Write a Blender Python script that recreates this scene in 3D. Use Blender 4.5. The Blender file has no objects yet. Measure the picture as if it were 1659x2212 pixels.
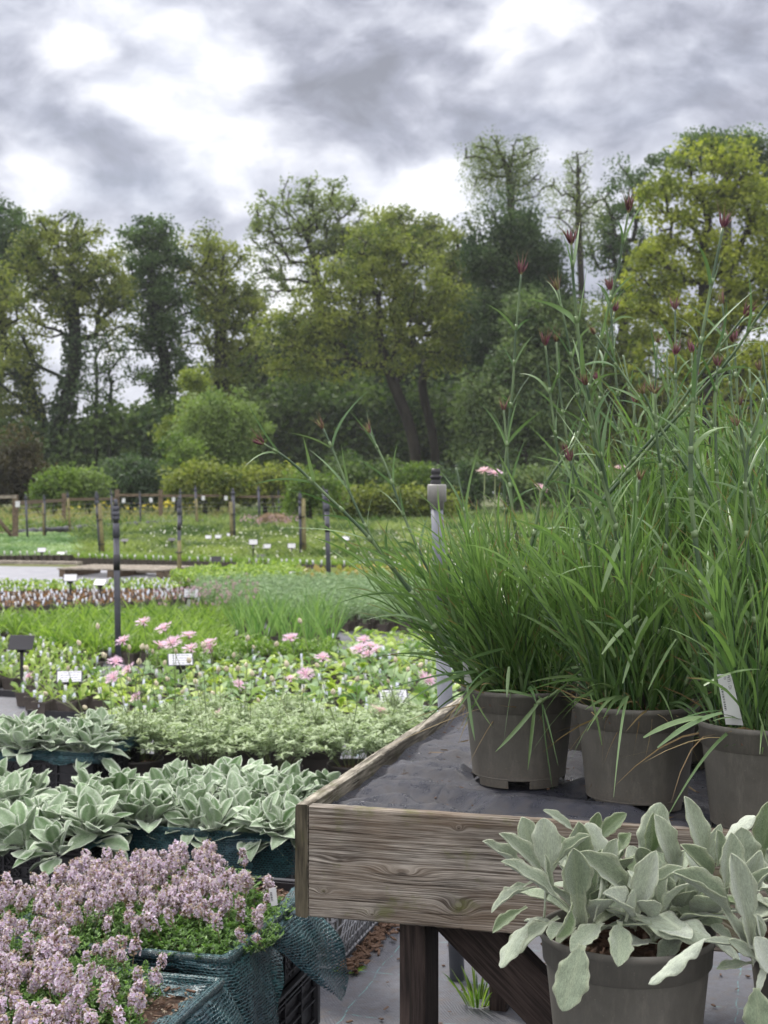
import bpy, math
import numpy as np
from mathutils import Vector

# ---------------------------------------------------------------- camera, sky, sun, exposure
scene = bpy.context.scene
COL = scene.collection
F, CX, HY, CAMH = 3000.0, 829.5, 1065.0, 1.3

cam_data = bpy.data.cameras.new("camera")
cam = bpy.data.objects.new("camera", cam_data)
COL.objects.link(cam)
cam.location = (0, 0, CAMH)
cam.rotation_euler = (math.radians(90), 0, 0)
cam_data.sensor_fit = 'VERTICAL'
cam_data.sensor_height = 36
cam_data.lens = F / 2212 * 36
cam_data.shift_y = -(1106 - HY) / 2212
cam_data.clip_start = 0.05
cam_data.clip_end = 3000
cam_data.dof.use_dof = True
cam_data.dof.focus_distance = 2.15
cam_data.dof.aperture_fstop = 12.5
scene.camera = cam

scene.view_settings.view_transform = 'Standard'
scene.view_settings.look = 'None'
scene.view_settings.exposure = 0.28
scene.view_settings.gamma = 1.0
scene.view_settings.use_curve_mapping = False
try:
    scene.cycles.max_bounces = 8
    scene.cycles.transparent_max_bounces = 24
    scene.cycles.use_denoising = True
    scene.cycles.sample_clamp_indirect = 6
except Exception:
    pass

SUN_EL, SUN_AZ = math.radians(48), math.radians(-38)      # azimuth from +Y towards +X; the sun stands behind the trees, up left
world = bpy.data.worlds.new("World")
scene.world = world
world.use_nodes = True
wt = world.node_tree
wt.nodes.clear()


class NT:
    """tiny node helper"""
    def __init__(s, tree):
        s.t = tree

    def n(s, kind, **kw):
        nd = s.t.nodes.new(kind)
        for k, v in kw.items():
            setattr(nd, k, v)
        return nd

    def link(s, a, b):
        s.t.links.new(a, b)

    def put(s, sock, v):
        if hasattr(v, 'is_output') or isinstance(v, bpy.types.NodeSocket):
            s.t.links.new(v, sock)
        else:
            try:
                sock.default_value = v
            except Exception:
                sock.default_value = tuple(v) + (1,)

    def math(s, op, a, b=0.0, c=None, clamp=False):
        nd = s.n('ShaderNodeMath', operation=op, use_clamp=clamp)
        s.put(nd.inputs[0], a)
        s.put(nd.inputs[1], b)
        if c is not None:
            s.put(nd.inputs[2], c)
        return nd.outputs[0]

    def vmath(s, op, a, b=(0, 0, 0), scale=None):
        nd = s.n('ShaderNodeVectorMath', operation=op)
        s.put(nd.inputs[0], a)
        s.put(nd.inputs[1], b)
        if scale is not None:
            s.put(nd.inputs['Scale'], scale)
        return nd.outputs['Value'] if op in ('DOT_PRODUCT', 'DISTANCE', 'LENGTH') else nd.outputs[0]

    def noise(s, vec, scale, detail=4, rough=0.55, dist=0.0, out='Fac'):
        nd = s.n('ShaderNodeTexNoise')
        if vec is not None:
            s.put(nd.inputs['Vector'], vec)
        s.put(nd.inputs['Scale'], scale)
        s.put(nd.inputs['Detail'], detail)
        s.put(nd.inputs['Roughness'], rough)
        s.put(nd.inputs['Distortion'], dist)
        return nd.outputs[out]

    def ramp(s, fac, stops, interp='LINEAR'):
        nd = s.n('ShaderNodeValToRGB')
        nd.color_ramp.interpolation = interp
        e = nd.color_ramp.elements
        while len(e) < len(stops):
            e.new(0.5)
        for i, (p, c) in enumerate(stops):
            e[i].position = p
            e[i].color = tuple(c) + (1,) if len(c) == 3 else c
        s.put(nd.inputs[0], fac)
        return nd.outputs[0]

    def maprange(s, v, a, b, c, d, smooth=False):
        nd = s.n('ShaderNodeMapRange', interpolation_type='SMOOTHSTEP' if smooth else 'LINEAR')
        for i, x in enumerate((v, a, b, c, d)):
            s.put(nd.inputs[i], x)
        return nd.outputs[0]

    def mix(s, fac, a, b, blend='MIX'):
        nd = s.n('ShaderNodeMix', data_type='RGBA', blend_type=blend)
        s.put(nd.inputs[0], fac)
        for sock, v in ((nd.inputs[6], a), (nd.inputs[7], b)):
            if isinstance(v, (tuple, list)) and len(v) == 3:
                v = tuple(v) + (1,)
            s.put(sock, v)
        return nd.outputs[2]

    def attr(s, name, out='Fac'):
        nd = s.n('ShaderNodeAttribute', attribute_name=name)
        return nd.outputs[out]


def srgb(r, g, b):
    f = lambda c: (c / 255 / 12.92) if c / 255 <= .04045 else ((c / 255 + .055) / 1.055) ** 2.4
    return (f(r), f(g), f(b))


def build_sky():
    w = NT(wt)
    out = w.n('ShaderNodeOutputWorld')
    bg = w.n('ShaderNodeBackground')
    sky = w.n('ShaderNodeTexSky', sky_type='NISHITA')
    sky.sun_disc = False
    sky.sun_elevation = SUN_EL
    sky.sun_rotation = SUN_AZ
    STR = 0.1
    d = w.n('ShaderNodeTexCoord').outputs['Generated']
    d = w.vmath('NORMALIZE', d)
    # flatten the cloud field a little so that clouds stretch sideways near the horizon
    dz = w.vmath('MULTIPLY', d, (1.0, 1.0, 1.7))
    nz1 = w.noise(dz, 9.0, 2, 0.5, 0.0, 'Color')
    nz2 = w.noise(dz, 30.0, 3, 0.55, 0.0, 'Color')
    o1 = w.vmath('SCALE', w.vmath('SUBTRACT', nz1, (.5, .5, .5)), scale=0.09)
    o2 = w.vmath('SCALE', w.vmath('SUBTRACT', nz2, (.5, .5, .5)), scale=0.022)
    dw = w.vmath('ADD', w.vmath('ADD', d, o1), o2)
    acc = None
    # lit gaps (+) and heavy grey banks (-) : position on the sky, radius, weight
    blobs = [(150, 70, 150, .55), (330, 50, 90, .40), (480, 90, 110, .62), (370, 250, 120, .62), (40, 260, 60, .4), (30, 20, 90, -.1),
             (200, 150, 110, .25), (60, 180, 100, -.35), (230, 200, 70, -.25), (300, 290, 60, -.28), (400, 140, 60, -.2), (60, 370, 110, .40), (560, 330, 120, .48),
             (450, 350, 110, .35), (750, 330, 110, .25), (950, 410, 120, .62), (820, 420, 120, .5), (1190, 400, 120, .35), (250, 500, 120, .36),
             (60, 460, 110, .12), (180, 420, 130, -.18), (380, 470, 130, -.12), (1000, 85, 80, .62), (1180, 50, 130, .55), (1080, 160, 60, .45), (1390, 150, 100, .28),
             (800, 80, 200, -.10), (700, 230, 180, -.22), (980, 260, 200, -.2), (1330, 280, 200, -.1), (1560, 110, 170, -.22), (1100, 90, 40, -.25), (870, 200, 150, -.12),
             (240, 770, 240, .5), (620, 640, 160, .5), (1300, 460, 120, .3)]
    for (x, y, r, wt_) in blobs:
        c = np.array([(x - CX) / F, 1, (HY - y) / F]); c /= np.linalg.norm(c)
        dist = w.vmath('DISTANCE', dw, tuple(c))
        m = w.maprange(dist, 0.0, r / F * 1.55, wt_, 0.0, True)
        acc = m if acc is None else w.math('ADD', acc, m)
    fine = w.noise(w.vmath('ADD', dz, o1), 19.0, 8, 0.60, 0.0)
    vo = w.n('ShaderNodeTexVoronoi', feature='SMOOTH_F1')
    w.put(vo.inputs['Vector'], w.vmath('ADD', w.vmath('ADD', dz, o1), w.vmath('SCALE', o2, scale=1.6))); vo.inputs['Scale'].default_value = 17.0; vo.inputs['Smoothness'].default_value = .55; vo.inputs['Randomness'].default_value = 1.0
    vo2 = w.n('ShaderNodeTexVoronoi', feature='SMOOTH_F1')
    w.put(vo2.inputs['Vector'], w.vmath('ADD', dz, w.vmath('SCALE', o2, scale=1.2))); vo2.inputs['Scale'].default_value = 41.0; vo2.inputs['Smoothness'].default_value = .6
    puff = w.math('ADD', w.math('MULTIPLY', w.math('SUBTRACT', .42, vo.outputs['Distance']), .60), w.math('MULTIPLY', w.math('SUBTRACT', .42, vo2.outputs['Distance']), .26))
    fine2 = w.noise(w.vmath('ADD', dz, o2), 5.0, 3, 0.5, 0.2)
    b = w.math('ADD', w.math('MULTIPLY', acc, .74), w.math('MULTIPLY', w.math('SUBTRACT', fine, .5), 1.15))
    b = w.math('ADD', b, puff)
    b = w.math('ADD', b, w.math('MULTIPLY', w.math('SUBTRACT', fine2, .5), 0.35))
    b = w.math('ADD', b, 0.53)
    col = w.ramp(b, [(0.0, srgb(140, 143, 154)), (0.28, srgb(162, 165, 180)), (0.5, srgb(192, 195, 208)), (0.74, srgb(224, 226, 236)), (1.0, (.98, .98, 1.0))])
    col = w.vmath('SCALE', col, scale=.97 / STR)
    # an overcast sky is brighter overhead than low down; extra gain there and behind the viewer is added fill light
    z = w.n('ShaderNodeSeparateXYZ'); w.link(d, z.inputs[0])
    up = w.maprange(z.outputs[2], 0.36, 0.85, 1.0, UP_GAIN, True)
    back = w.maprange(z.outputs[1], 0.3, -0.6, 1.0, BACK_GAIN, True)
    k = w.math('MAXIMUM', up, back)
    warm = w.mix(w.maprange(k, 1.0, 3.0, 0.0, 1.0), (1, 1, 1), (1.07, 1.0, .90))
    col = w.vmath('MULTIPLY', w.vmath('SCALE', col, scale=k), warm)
    blue = w.vmath('SCALE', sky.outputs[0], scale=1.0)
    thin = w.maprange(w.noise(dz, 6.0, 2, .5), 0.45, 0.75, 0.04, 0.16, True)
    col = w.mix(thin, col, blue)
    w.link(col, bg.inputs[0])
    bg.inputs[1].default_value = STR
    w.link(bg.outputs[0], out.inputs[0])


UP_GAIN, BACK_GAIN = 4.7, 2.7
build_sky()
world.cycles.sampling_method = 'MANUAL'
world.cycles.sample_map_resolution = 512

sun_data = bpy.data.lights.new("sun", 'SUN')
sun_data.energy = 3.0
sun_data.angle = math.radians(10)
sun_data.color = (1.0, 0.95, 0.88)
sun = bpy.data.objects.new("sun", sun_data)
COL.objects.link(sun)
sd = Vector((math.sin(SUN_AZ) * math.cos(SUN_EL), math.cos(SUN_AZ) * math.cos(SUN_EL), math.sin(SUN_EL)))
sun.rotation_euler = sd.to_track_quat('Z', 'Y').to_euler()
sun.location = (0, 0, 40)

# ---------------------------------------------------------------- helpers
RNG = np.random.default_rng(11)


def P(x, y, d):
    """the point at distance d that stands at (x, y) of the survey sheet"""
    return np.array([(x - CX) / F * d, d, CAMH - (y - HY) / F * d])


def GX(x, d):
    return (x - CX) / F * d


def nrm(v):
    v = np.asarray(v, float)
    return v / np.maximum(np.linalg.norm(v, axis=-1, keepdims=True), 1e-9)


class MB:
    """collects geometry and links it as ONE mesh object"""
    def __init__(s):
        s.V, s.F, s.T, s.A, s.U, s.n = [], [], [], [], [], 0
        s.M = []

    def add(s, V, faces, tint=0.5, aux=0.0, uv=None, mat=0):
        V = np.asarray(V, float).reshape(-1, 3)
        s.V.append(V)
        n = len(V)
        s.T.append(np.broadcast_to(np.asarray(tint, float), (n,)))
        s.A.append(np.broadcast_to(np.asarray(aux, float), (n,)))
        s.U.append(V if uv is None else np.asarray(uv, float).reshape(-1, 3))
        if isinstance(faces, np.ndarray):
            faces = [faces]
        for f in faces:
            f = np.asarray(f, np.int64)
            if f.ndim == 1:
                f = f[None]
            s.F.append(f + s.n)
            s.M.append(mat)
        s.n += n
        return s

    def box(s, c, size, rot=None, bevel=0, tint=0.5, axes=None, uvoff=(0, 0, 0), aux=0.0, mat=0):
        h = np.asarray(size, float) / 2
        if bevel <= 0:
            L = np.array([[x, y, z] for x in (-1, 1) for y in (-1, 1) for z in (-1, 1)], float) * h
            Fq = np.array([[0, 1, 3, 2], [4, 6, 7, 5], [0, 4, 5, 1], [2, 3, 7, 6], [0, 2, 6, 4], [1, 5, 7, 3]])
            fl = [Fq]
        else:
            b = min(bevel, h.min() * .9)
            vs = []; idx = {}
            for sx in (-1, 1):
                for sy in (-1, 1):
                    for sz in (-1, 1):
                        for a in range(3):
                            p = np.array([sx, sy, sz]) * h
                            q = p - np.array([sx, sy, sz]) * b
                            q[a] = p[a]
                            idx[(sx, sy, sz, a)] = len(vs); vs.append(q)
            L = np.array(vs)
            quads, tris = [], []
            sg = (-1, 1)
            for a in range(3):
                o = [i for i in range(3) if i != a]
                for sa in sg:
                    ring = []
                    for s1, s2 in ((-1, -1), (1, -1), (1, 1), (-1, 1)):
                        k = [0, 0, 0]; k[a] = sa; k[o[0]] = s1; k[o[1]] = s2
                        ring.append(idx[(k[0], k[1], k[2], a)])
                    quads.append(ring)
            for a in range(3):
                o = [i for i in range(3) if i != a]
                for s1 in sg:
                    for s2 in sg:
                        k1 = [0, 0, 0]; k1[a] = -1; k1[o[0]] = s1; k1[o[1]] = s2
                        k2 = list(k1); k2[a] = 1
                        quads.append([idx[(*k1, o[0])], idx[(*k1, o[1])], idx[(*k2, o[1])], idx[(*k2, o[0])]])
            for sx in sg:
                for sy in sg:
                    for sz in sg:
                        tris.append([idx[(sx, sy, sz, a)] for a in range(3)])
            fl = [np.array(quads), np.array(tris)]
        U = L + np.asarray(uvoff, float)
        W = L
        if axes is not None:
            W = L @ np.asarray(axes, float)      # rows are the world directions of the local axes
        elif rot is not None:
            c_, s_ = math.cos(rot), math.sin(rot)
            W = L @ np.array([[c_, s_, 0], [-s_, c_, 0], [0, 0, 1]])
        s.add(W + np.asarray(c, float), fl, tint, aux, U, mat)
        return s

    def tube(s, pts, rad, k=6, tint=0.5, cap=True, aux=0.0, mat=0):
        pts = np.asarray(pts, float)
        n = len(pts)
        rad = np.broadcast_to(np.asarray(rad, float), (n,))
        tg = np.gradient(pts, axis=0)
        tg = nrm(tg)
        ref = np.array([0, 0, 1.0]) if abs(tg[0][2]) < .9 else np.array([1.0, 0, 0])
        a = nrm(np.cross(tg, ref)); b = np.cross(tg, a)
        th = np.arange(k) / k * 2 * np.pi
        V = pts[:, None] + rad[:, None, None] * (np.cos(th)[None, :, None] * a[:, None] + np.sin(th)[None, :, None] * b[:, None])
        i = np.arange(n - 1)[:, None] * k; j = np.arange(k)[None]; j2 = (j + 1) % k
        q = np.stack([i + j, i + j2, i + k + j2, i + k + j], -1).reshape(-1, 4)
        fl = [q]
        if cap:
            fl += [np.arange(k)[::-1][None], (np.arange(k) + (n - 1) * k)[None]]
        ln = np.concatenate([[0], np.cumsum(np.linalg.norm(np.diff(pts, axis=0), axis=1))])
        U = np.stack([np.broadcast_to(ln[:, None], (n, k)), np.broadcast_to(th[None] * rad.mean(), (n, k)), np.zeros((n, k))], -1)
        s.add(V, fl, tint, aux, U, mat)
        return s

    def lathe(s, prof, c=(0, 0, 0), k=40, tint=0.5, skip=None, mat=0):
        prof = np.asarray(prof, float)
        n = len(prof)
        th = np.arange(k) / k * 2 * np.pi
        V = np.stack([prof[:, 0][:, None] * np.cos(th), prof[:, 0][:, None] * np.sin(th), np.broadcast_to(prof[:, 1][:, None], (n, k))], -1)
        i = np.arange(n - 1)[:, None]; j = np.arange(k)[None]; j2 = (j + 1) % k
        q = np.stack([i * k + j, i * k + j2, (i + 1) * k + j2, (i + 1) * k + j], -1)
        if skip is not None:
            keep = np.ones((n - 1, k), bool)
            for (row, a0, a1) in skip:
                m = np.array([((t - a0) % (2 * np.pi)) < ((a1 - a0) % (2 * np.pi)) for t in th])
                keep[row, m] = False
            q = q[keep]
        s.add(V.reshape(-1, 3) + np.asarray(c, float), [q.reshape(-1, 4)], tint, 0.0, None, mat)
        return s

    def scatter(s, tpl, pos, Rm, scale, tint, uvtpl=True, mat=0):
        """tpl = (V, faces list, aux); Rm (N,3,3) rows = world directions of the template axes"""
        V, fl, aux = tpl
        N = len(pos)
        sc = np.asarray(scale, float)
        if sc.ndim == 1:
            sc = sc[:, None]
        L = V[None] * (sc[:, None, :] if sc.ndim == 2 else sc)
        W = np.einsum('nvi,nij->nvj', np.broadcast_to(L, (N, len(V), 3)), Rm) + np.asarray(pos)[:, None]
        off = (np.arange(N) * len(V))[:, None, None]
        fls = [(f[None] + off).reshape(-1, f.shape[1]) for f in fl]
        t = np.repeat(np.broadcast_to(np.asarray(tint, float), (N,)), len(V))
        s.add(W.reshape(-1, 3), fls, t, np.tile(aux, N), np.tile(V, (N, 1)) + np.repeat(np.arange(N) % 97 * .37, len(V))[:, None] * np.array([1, 0, 0]), mat)
        return s

    def build(s, name, mat, parent=None, smooth=True, mesh_only=False, **props):
        me = bpy.data.meshes.new(name)
        V = np.concatenate(s.V)
        me.vertices.add(len(V))
        me.vertices.foreach_set('co', V.astype(np.float32).ravel())
        lv = np.concatenate([f.ravel() for f in s.F])
        lt = np.concatenate([np.full(len(f), f.shape[1]) for f in s.F])
        mi = np.concatenate([np.full(len(f), m) for f, m in zip(s.F, s.M)])
        ls = np.concatenate([[0], np.cumsum(lt)[:-1]])
        me.loops.add(len(lv))
        me.loops.foreach_set('vertex_index', lv.astype(np.int32))
        me.polygons.add(len(lt))
        me.polygons.foreach_set('loop_start', ls.astype(np.int32))
        me.polygons.foreach_set('loop_total', lt.astype(np.int32))
        me.polygons.foreach_set('use_smooth', np.full(len(lt), smooth))
        me.polygons.foreach_set('material_index', mi.astype(np.int32))
        for nm, arr in (('tint', np.concatenate(s.T)), ('aux', np.concatenate(s.A))):
            at = me.attributes.new(nm, 'FLOAT', 'POINT')
            at.data.foreach_set('value', arr.astype(np.float32))
        at = me.attributes.new('uvw', 'FLOAT_VECTOR', 'POINT')
        at.data.foreach_set('vector', np.concatenate(s.U).astype(np.float32).ravel())
        for m in (mat if isinstance(mat, (list, tuple)) else [mat]):
            me.materials.append(m)
        me.update(calc_edges=True)
        me.validate()
        if mesh_only:
            return me
        return link_mesh(name, me, parent, **props)


def link_mesh(name, me, parent=None, **props):
    o = bpy.data.objects.new(name, me)
    COL.objects.link(o)
    if parent is not None:
        o.parent = parent
    for k, v in props.items():
        o[k] = v
    return o


def thing(name, label, cat, loc=(0, 0, 0), rz=0.0, group=None):
    o = bpy.data.objects.new(name, None)
    COL.objects.link(o)
    o.empty_display_size = .05
    o.location = tuple(float(v) for v in loc)
    o.rotation_euler = (0, 0, rz)
    o['label'] = label
    o['category'] = cat
    if group:
        o['group'] = group
    return o


def tag(o, label, cat, group=None):
    o['label'] = label
    o['category'] = cat
    if group:
        o['group'] = group
    return o


def children_of(o):
    return [c for c in scene.objects if c.parent == o]


def copy_tree(o, kids, loc, rz, label, group):
    r = o.copy(); COL.objects.link(r)
    r.location = tuple(float(v) for v in loc); r.rotation_euler = (0, 0, rz)
    r['label'] = label
    if group:
        r['group'] = group
    for c in kids:
        d = c.copy(); COL.objects.link(d); d.parent = r
    return r


def basis(y, z):
    """rows x, y, z : y = leaf direction, z = roughly the leaf's upper side"""
    y = nrm(y); x = nrm(np.cross(y, z)); z2 = np.cross(x, y)
    return np.stack([x, y, z2], -2)


def ball(n, rng=RNG):
    v = rng.normal(size=(n, 3))
    return nrm(v)


# ---------------------------------------------------------------- materials
MATS = {}


def newmat(name):
    m = bpy.data.materials.new(name)
    m.use_nodes = True
    m.node_tree.nodes.clear()
    w = NT(m.node_tree)
    out = w.n('ShaderNodeOutputMaterial')
    return m, w, out


def principled(w, col, rough=0.6, metal=0.0, spec=0.5, sheen=0.0, bump=None):
    p = w.n('ShaderNodeBsdfPrincipled')
    w.put(p.inputs['Base Color'], tuple(col) + (1,) if isinstance(col, (tuple, list)) and len(col) == 3 else col)
    w.put(p.inputs['Roughness'], rough)
    w.put(p.inputs['Metallic'], metal)
    w.put(p.inputs['Specular IOR Level'], spec)
    if sheen:
        p.inputs['Sheen Weight'].default_value = sheen
        p.inputs['Sheen Roughness'].default_value = .4
    if bump is not None:
        w.link(bump, p.inputs['Normal'])
    return p


def bumpnode(w, h, strength=0.5, dist=0.01):
    b = w.n('ShaderNodeBump')
    b.inputs['Strength'].default_value = strength
    b.inputs['Distance'].default_value = dist
    w.put(b.inputs['Height'], h)
    return b.outputs[0]


def mat_leaf(name, c0, c1, rim=None, trans=0.3, rough=0.5, tip=None, sheen=0.0, vein=0.0, spec=0.35, fuzz=0.0, stripe=0.0):
    """leaf colour runs c0..c1 by each leaf's own tint; 'aux' marks margin or tip"""
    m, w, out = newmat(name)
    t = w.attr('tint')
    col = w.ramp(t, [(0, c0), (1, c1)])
    n = w.noise(w.attr('uvw', 'Vector'), 30.0, 3, .6)
    col = w.mix(w.maprange(n, .3, .7, 0.0, .35), col, w.vmath('SCALE', col, scale=.6))
    if rim is not None:
        col = w.mix(w.math('MULTIPLY', w.attr('aux'), .55 if name == 'stachys' else 1.0, clamp=True), col, rim)
    if tip is not None:
        col = w.mix(w.maprange(w.attr('aux'), .75, 1.0, 0, 1), col, tip)
    bump = None
    if fuzz:
        uv = w.attr('uvw', 'Vector')
        hh = w.noise(w.vmath('MULTIPLY', uv, (26, 15, 12)), 1.0, 5, .72, .8)
        h2 = w.noise(w.vmath('MULTIPLY', uv, (110, 60, 60)), 1.0, 4, .75)
        hs = w.math('ADD', w.math('MULTIPLY', hh, .55), w.math('MULTIPLY', h2, .5))
        bump = bumpnode(w, hs, fuzz, .004)
        col = w.mix(w.maprange(hs, .42, .64, 0, 1), w.vmath('SCALE', col, scale=.66), w.vmath('SCALE', col, scale=1.22))
    p = principled(w, col, rough, 0, spec, sheen, bump)
    if trans > 0:
        tr = w.n('ShaderNodeBsdfTranslucent')
        w.put(tr.inputs[0], w.mix(.5, col, w.vmath('MULTIPLY', col, (1.3, 1.5, .5))))
        mx = w.n('ShaderNodeMixShader')
        mx.inputs[0].default_value = trans
        w.link(p.outputs[0], mx.inputs[1]); w.link(tr.outputs[0], mx.inputs[2])
        w.link(mx.outputs[0], out.inputs[0])
    else:
        w.link(p.outputs[0], out.inputs[0])
    MATS[name] = m
    return m


def mat_flat(name, c0, c1=None, rough=.6, scale=20, spec=.4, bump=0.0, metal=0.0, coord='uvw', bscale=None, sheen=0):
    m, w, out = newmat(name)
    uv = w.attr('uvw', 'Vector') if coord == 'uvw' else w.n('ShaderNodeTexCoord').outputs['Object']
    n = w.noise(uv, scale, 5, .6)
    col = w.mix(w.maprange(n, .3, .7, 0, 1), c0, c1 or c0)
    col = w.mix(w.maprange(w.attr('tint'), 0, 1, .0, .0), col, col)
    bp = None
    if bump:
        bp = bumpnode(w, w.noise(uv, bscale or scale * 4, 4, .6), bump, .003)
    r = w.maprange(w.noise(uv, scale * 2.3, 3), .3, .7, rough - .08, rough + .08)
    p = principled(w, col, r, metal, spec, sheen, bp)
    w.link(p.outputs[0], out.inputs[0])
    MATS[name] = m
    return m


def mat_wood(name, light, dark, knots=(), moss=None, zf=95.0, bump=.9, warm=None, grain=1.0):
    """weathered timber: uvw.x runs along the board, uvw.y/z across"""
    m, w, out = newmat(name)
    uv = w.attr('uvw', 'Vector')
    sp = w.n('ShaderNodeSeparateXYZ'); w.link(uv, sp.inputs[0])
    wob = w.noise(w.vmath('MULTIPLY', uv, (3.5, 14, 14)), 1.0, 2, .5)
    g = w.math('ADD', w.math('MULTIPLY', sp.outputs[2], zf), w.math('MULTIPLY', sp.outputs[1], zf * .6))
    g = w.math('ADD', g, w.math('MULTIPLY', wob, .8))
    kdark = None
    for (kx, kz, sx, sz, amp) in knots:
        dv = w.vmath('MULTIPLY', w.vmath('SUBTRACT', uv, (kx, 0, kz)), (1 / sx, 0, 1 / sz))
        r = w.vmath('LENGTH', dv)
        e = w.math('EXPONENT', w.math('MULTIPLY', w.math('MULTIPLY', r, r), -1.0))
        g = w.math('ADD', g, w.math('MULTIPLY', e, amp))
        kd = w.maprange(r, .10, .34, 1, 0, True)
        kdark = kd if kdark is None else w.math('MAXIMUM', kdark, kd)
    cx = w.n('ShaderNodeCombineXYZ')
    w.link(w.math('MULTIPLY', sp.outputs[0], 2.2), cx.inputs[0]); w.link(g, cx.inputs[1])
    ring = w.noise(cx.outputs[0], 1.0, 2, .5)
    cx2 = w.n('ShaderNodeCombineXYZ')
    w.link(w.math('MULTIPLY', sp.outputs[0], 5.0), cx2.inputs[0]); w.link(w.math('MULTIPLY', g, 1.6), cx2.inputs[1])
    fine = w.noise(cx2.outputs[0], 1.0, 3, .65)
    cx3 = w.n('ShaderNodeCombineXYZ')
    w.link(w.math('MULTIPLY', sp.outputs[0], 11.0), cx3.inputs[0]); w.link(w.math('MULTIPLY', g, 2.2), cx3.inputs[1])
    hf = w.noise(cx3.outputs[0], 1.0, 3, .6)
    crack = w.noise(w.vmath('MULTIPLY', uv, (3.2, 190, 190)), 1.0, 2, .5)
    h = w.math('ADD', w.math('MULTIPLY', ring, .12), w.math('ADD', w.math('MULTIPLY', fine, .46), w.math('MULTIPLY', hf, .45)))
    f = w.maprange(h, .44, .60, 0, 1)
    f = w.math('POWER', f, 1.0)
    col = w.mix(f, dark, light)
    patch = w.noise(w.vmath('MULTIPLY', uv, (7, 16, 16)), 1.0, 4, .6)
    col = w.mix(w.maprange(patch, .42, .62, 0, .62), col, w.vmath('SCALE', col, scale=.42))
    ck = w.maprange(crack, .30, .37, 1, 0)
    col = w.mix(w.math('MULTIPLY', ck, .75), col, (.018, .015, .012))
    if warm is not None:
        wn = w.noise(w.vmath('MULTIPLY', uv, (4, 11, 11)), 1.3, 3, .6)
        col = w.mix(w.maprange(wn, .4, .65, 0, .5), col, warm)
    if kdark is not None:
        col = w.mix(w.math('MULTIPLY', kdark, .75), col, (.03, .022, .016))
    if moss is not None:
        mn = w.noise(w.vmath('MULTIPLY', uv, (12, 14, 14)), 1.0, 5, .7)
        col = w.mix(w.maprange(mn, .56, .68, 0, .55), col, moss)
    hh = w.math('SUBTRACT', h, w.math('MULTIPLY', ck, .5))
    bp = bumpnode(w, hh, bump, .004)
    p = principled(w, col, .8, 0, .25, 0, bp)
    w.link(p.outputs[0], out.inputs[0])
    MATS[name] = m
    return m


def mat_bark(name, c0, c1):
    m, w, out = newmat(name)
    uv = w.n('ShaderNodeTexCoord').outputs['Object']
    n = w.noise(w.vmath('MULTIPLY', uv, (3, 3, .8)), 1.0, 5, .7)
    col = w.mix(w.maprange(n, .35, .65, 0, 1), c0, c1)
    p = principled(w, col, .9, 0, .2, 0, bumpnode(w, n, .8, .1))
    w.link(p.outputs[0], out.inputs[0])
    MATS[name] = m
    return m


def mat_net(name):
    """knitted shade netting: uvw.x / uvw.y in metres, real holes between the threads"""
    m, w, out = newmat(name)
    uv = w.attr('uvw', 'Vector')
    sp = w.n('ShaderNodeSeparateXYZ')
    wob = w.vmath('SCALE', w.vmath('SUBTRACT', w.noise(uv, 55.0, 2, .5, 0, 'Color'), (.5, .5, .5)), scale=.0075)
    w.link(w.vmath('ADD', uv, wob), sp.inputs[0])
    px, py = .0085, .0062
    row = w.math('FLOOR', w.math('DIVIDE', sp.outputs[1], py))
    odd = w.math('MULTIPLY', w.math('MODULO', row, 2.0), .5)
    fx = w.math('SUBTRACT', w.math('FRACT', w.math('ADD', w.math('DIVIDE', sp.outputs[0], px), odd)), .5)
    fy = w.math('SUBTRACT', w.math('FRACT', w.math('DIVIDE', sp.outputs[1], py)), .5)
    r = w.math('ADD', w.math('POWER', w.math('ABSOLUTE', w.math('MULTIPLY', fx, 2.55)), 2.6), w.math('POWER', w.math('ABSOLUTE', w.math('MULTIPLY', fy, 3.1)), 2.6))
    hole = w.math('MULTIPLY', w.maprange(r, .75, 1.0, 1, 0), w.maprange(w.noise(uv, 60.0, 2), .40, .5, 0, .85))
    h = w.maprange(r, .8, 2.4, 0, 1)
    n = w.noise(uv, 160.0, 3)
    big = w.noise(uv, 9.0, 3)
    col = w.mix(w.maprange(n, .3, .7, 0, 1), (.006, .030, .038), (.035, .12, .125))
    col = w.mix(w.maprange(big, .4, .7, 0, .5), col, (.012, .03, .06))
    p = principled(w, col, .42, 0, .55, 0, bumpnode(w, h, .9, .002))
    tr = w.n('ShaderNodeBsdfTransparent')
    mx = w.n('ShaderNodeMixShader')
    w.link(hole, mx.inputs[0]); w.link(p.outputs[0], mx.inputs[1]); w.link(tr.outputs[0], mx.inputs[2])
    w.link(mx.outputs[0], out.inputs[0])
    MATS[name] = m
    return m


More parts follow.
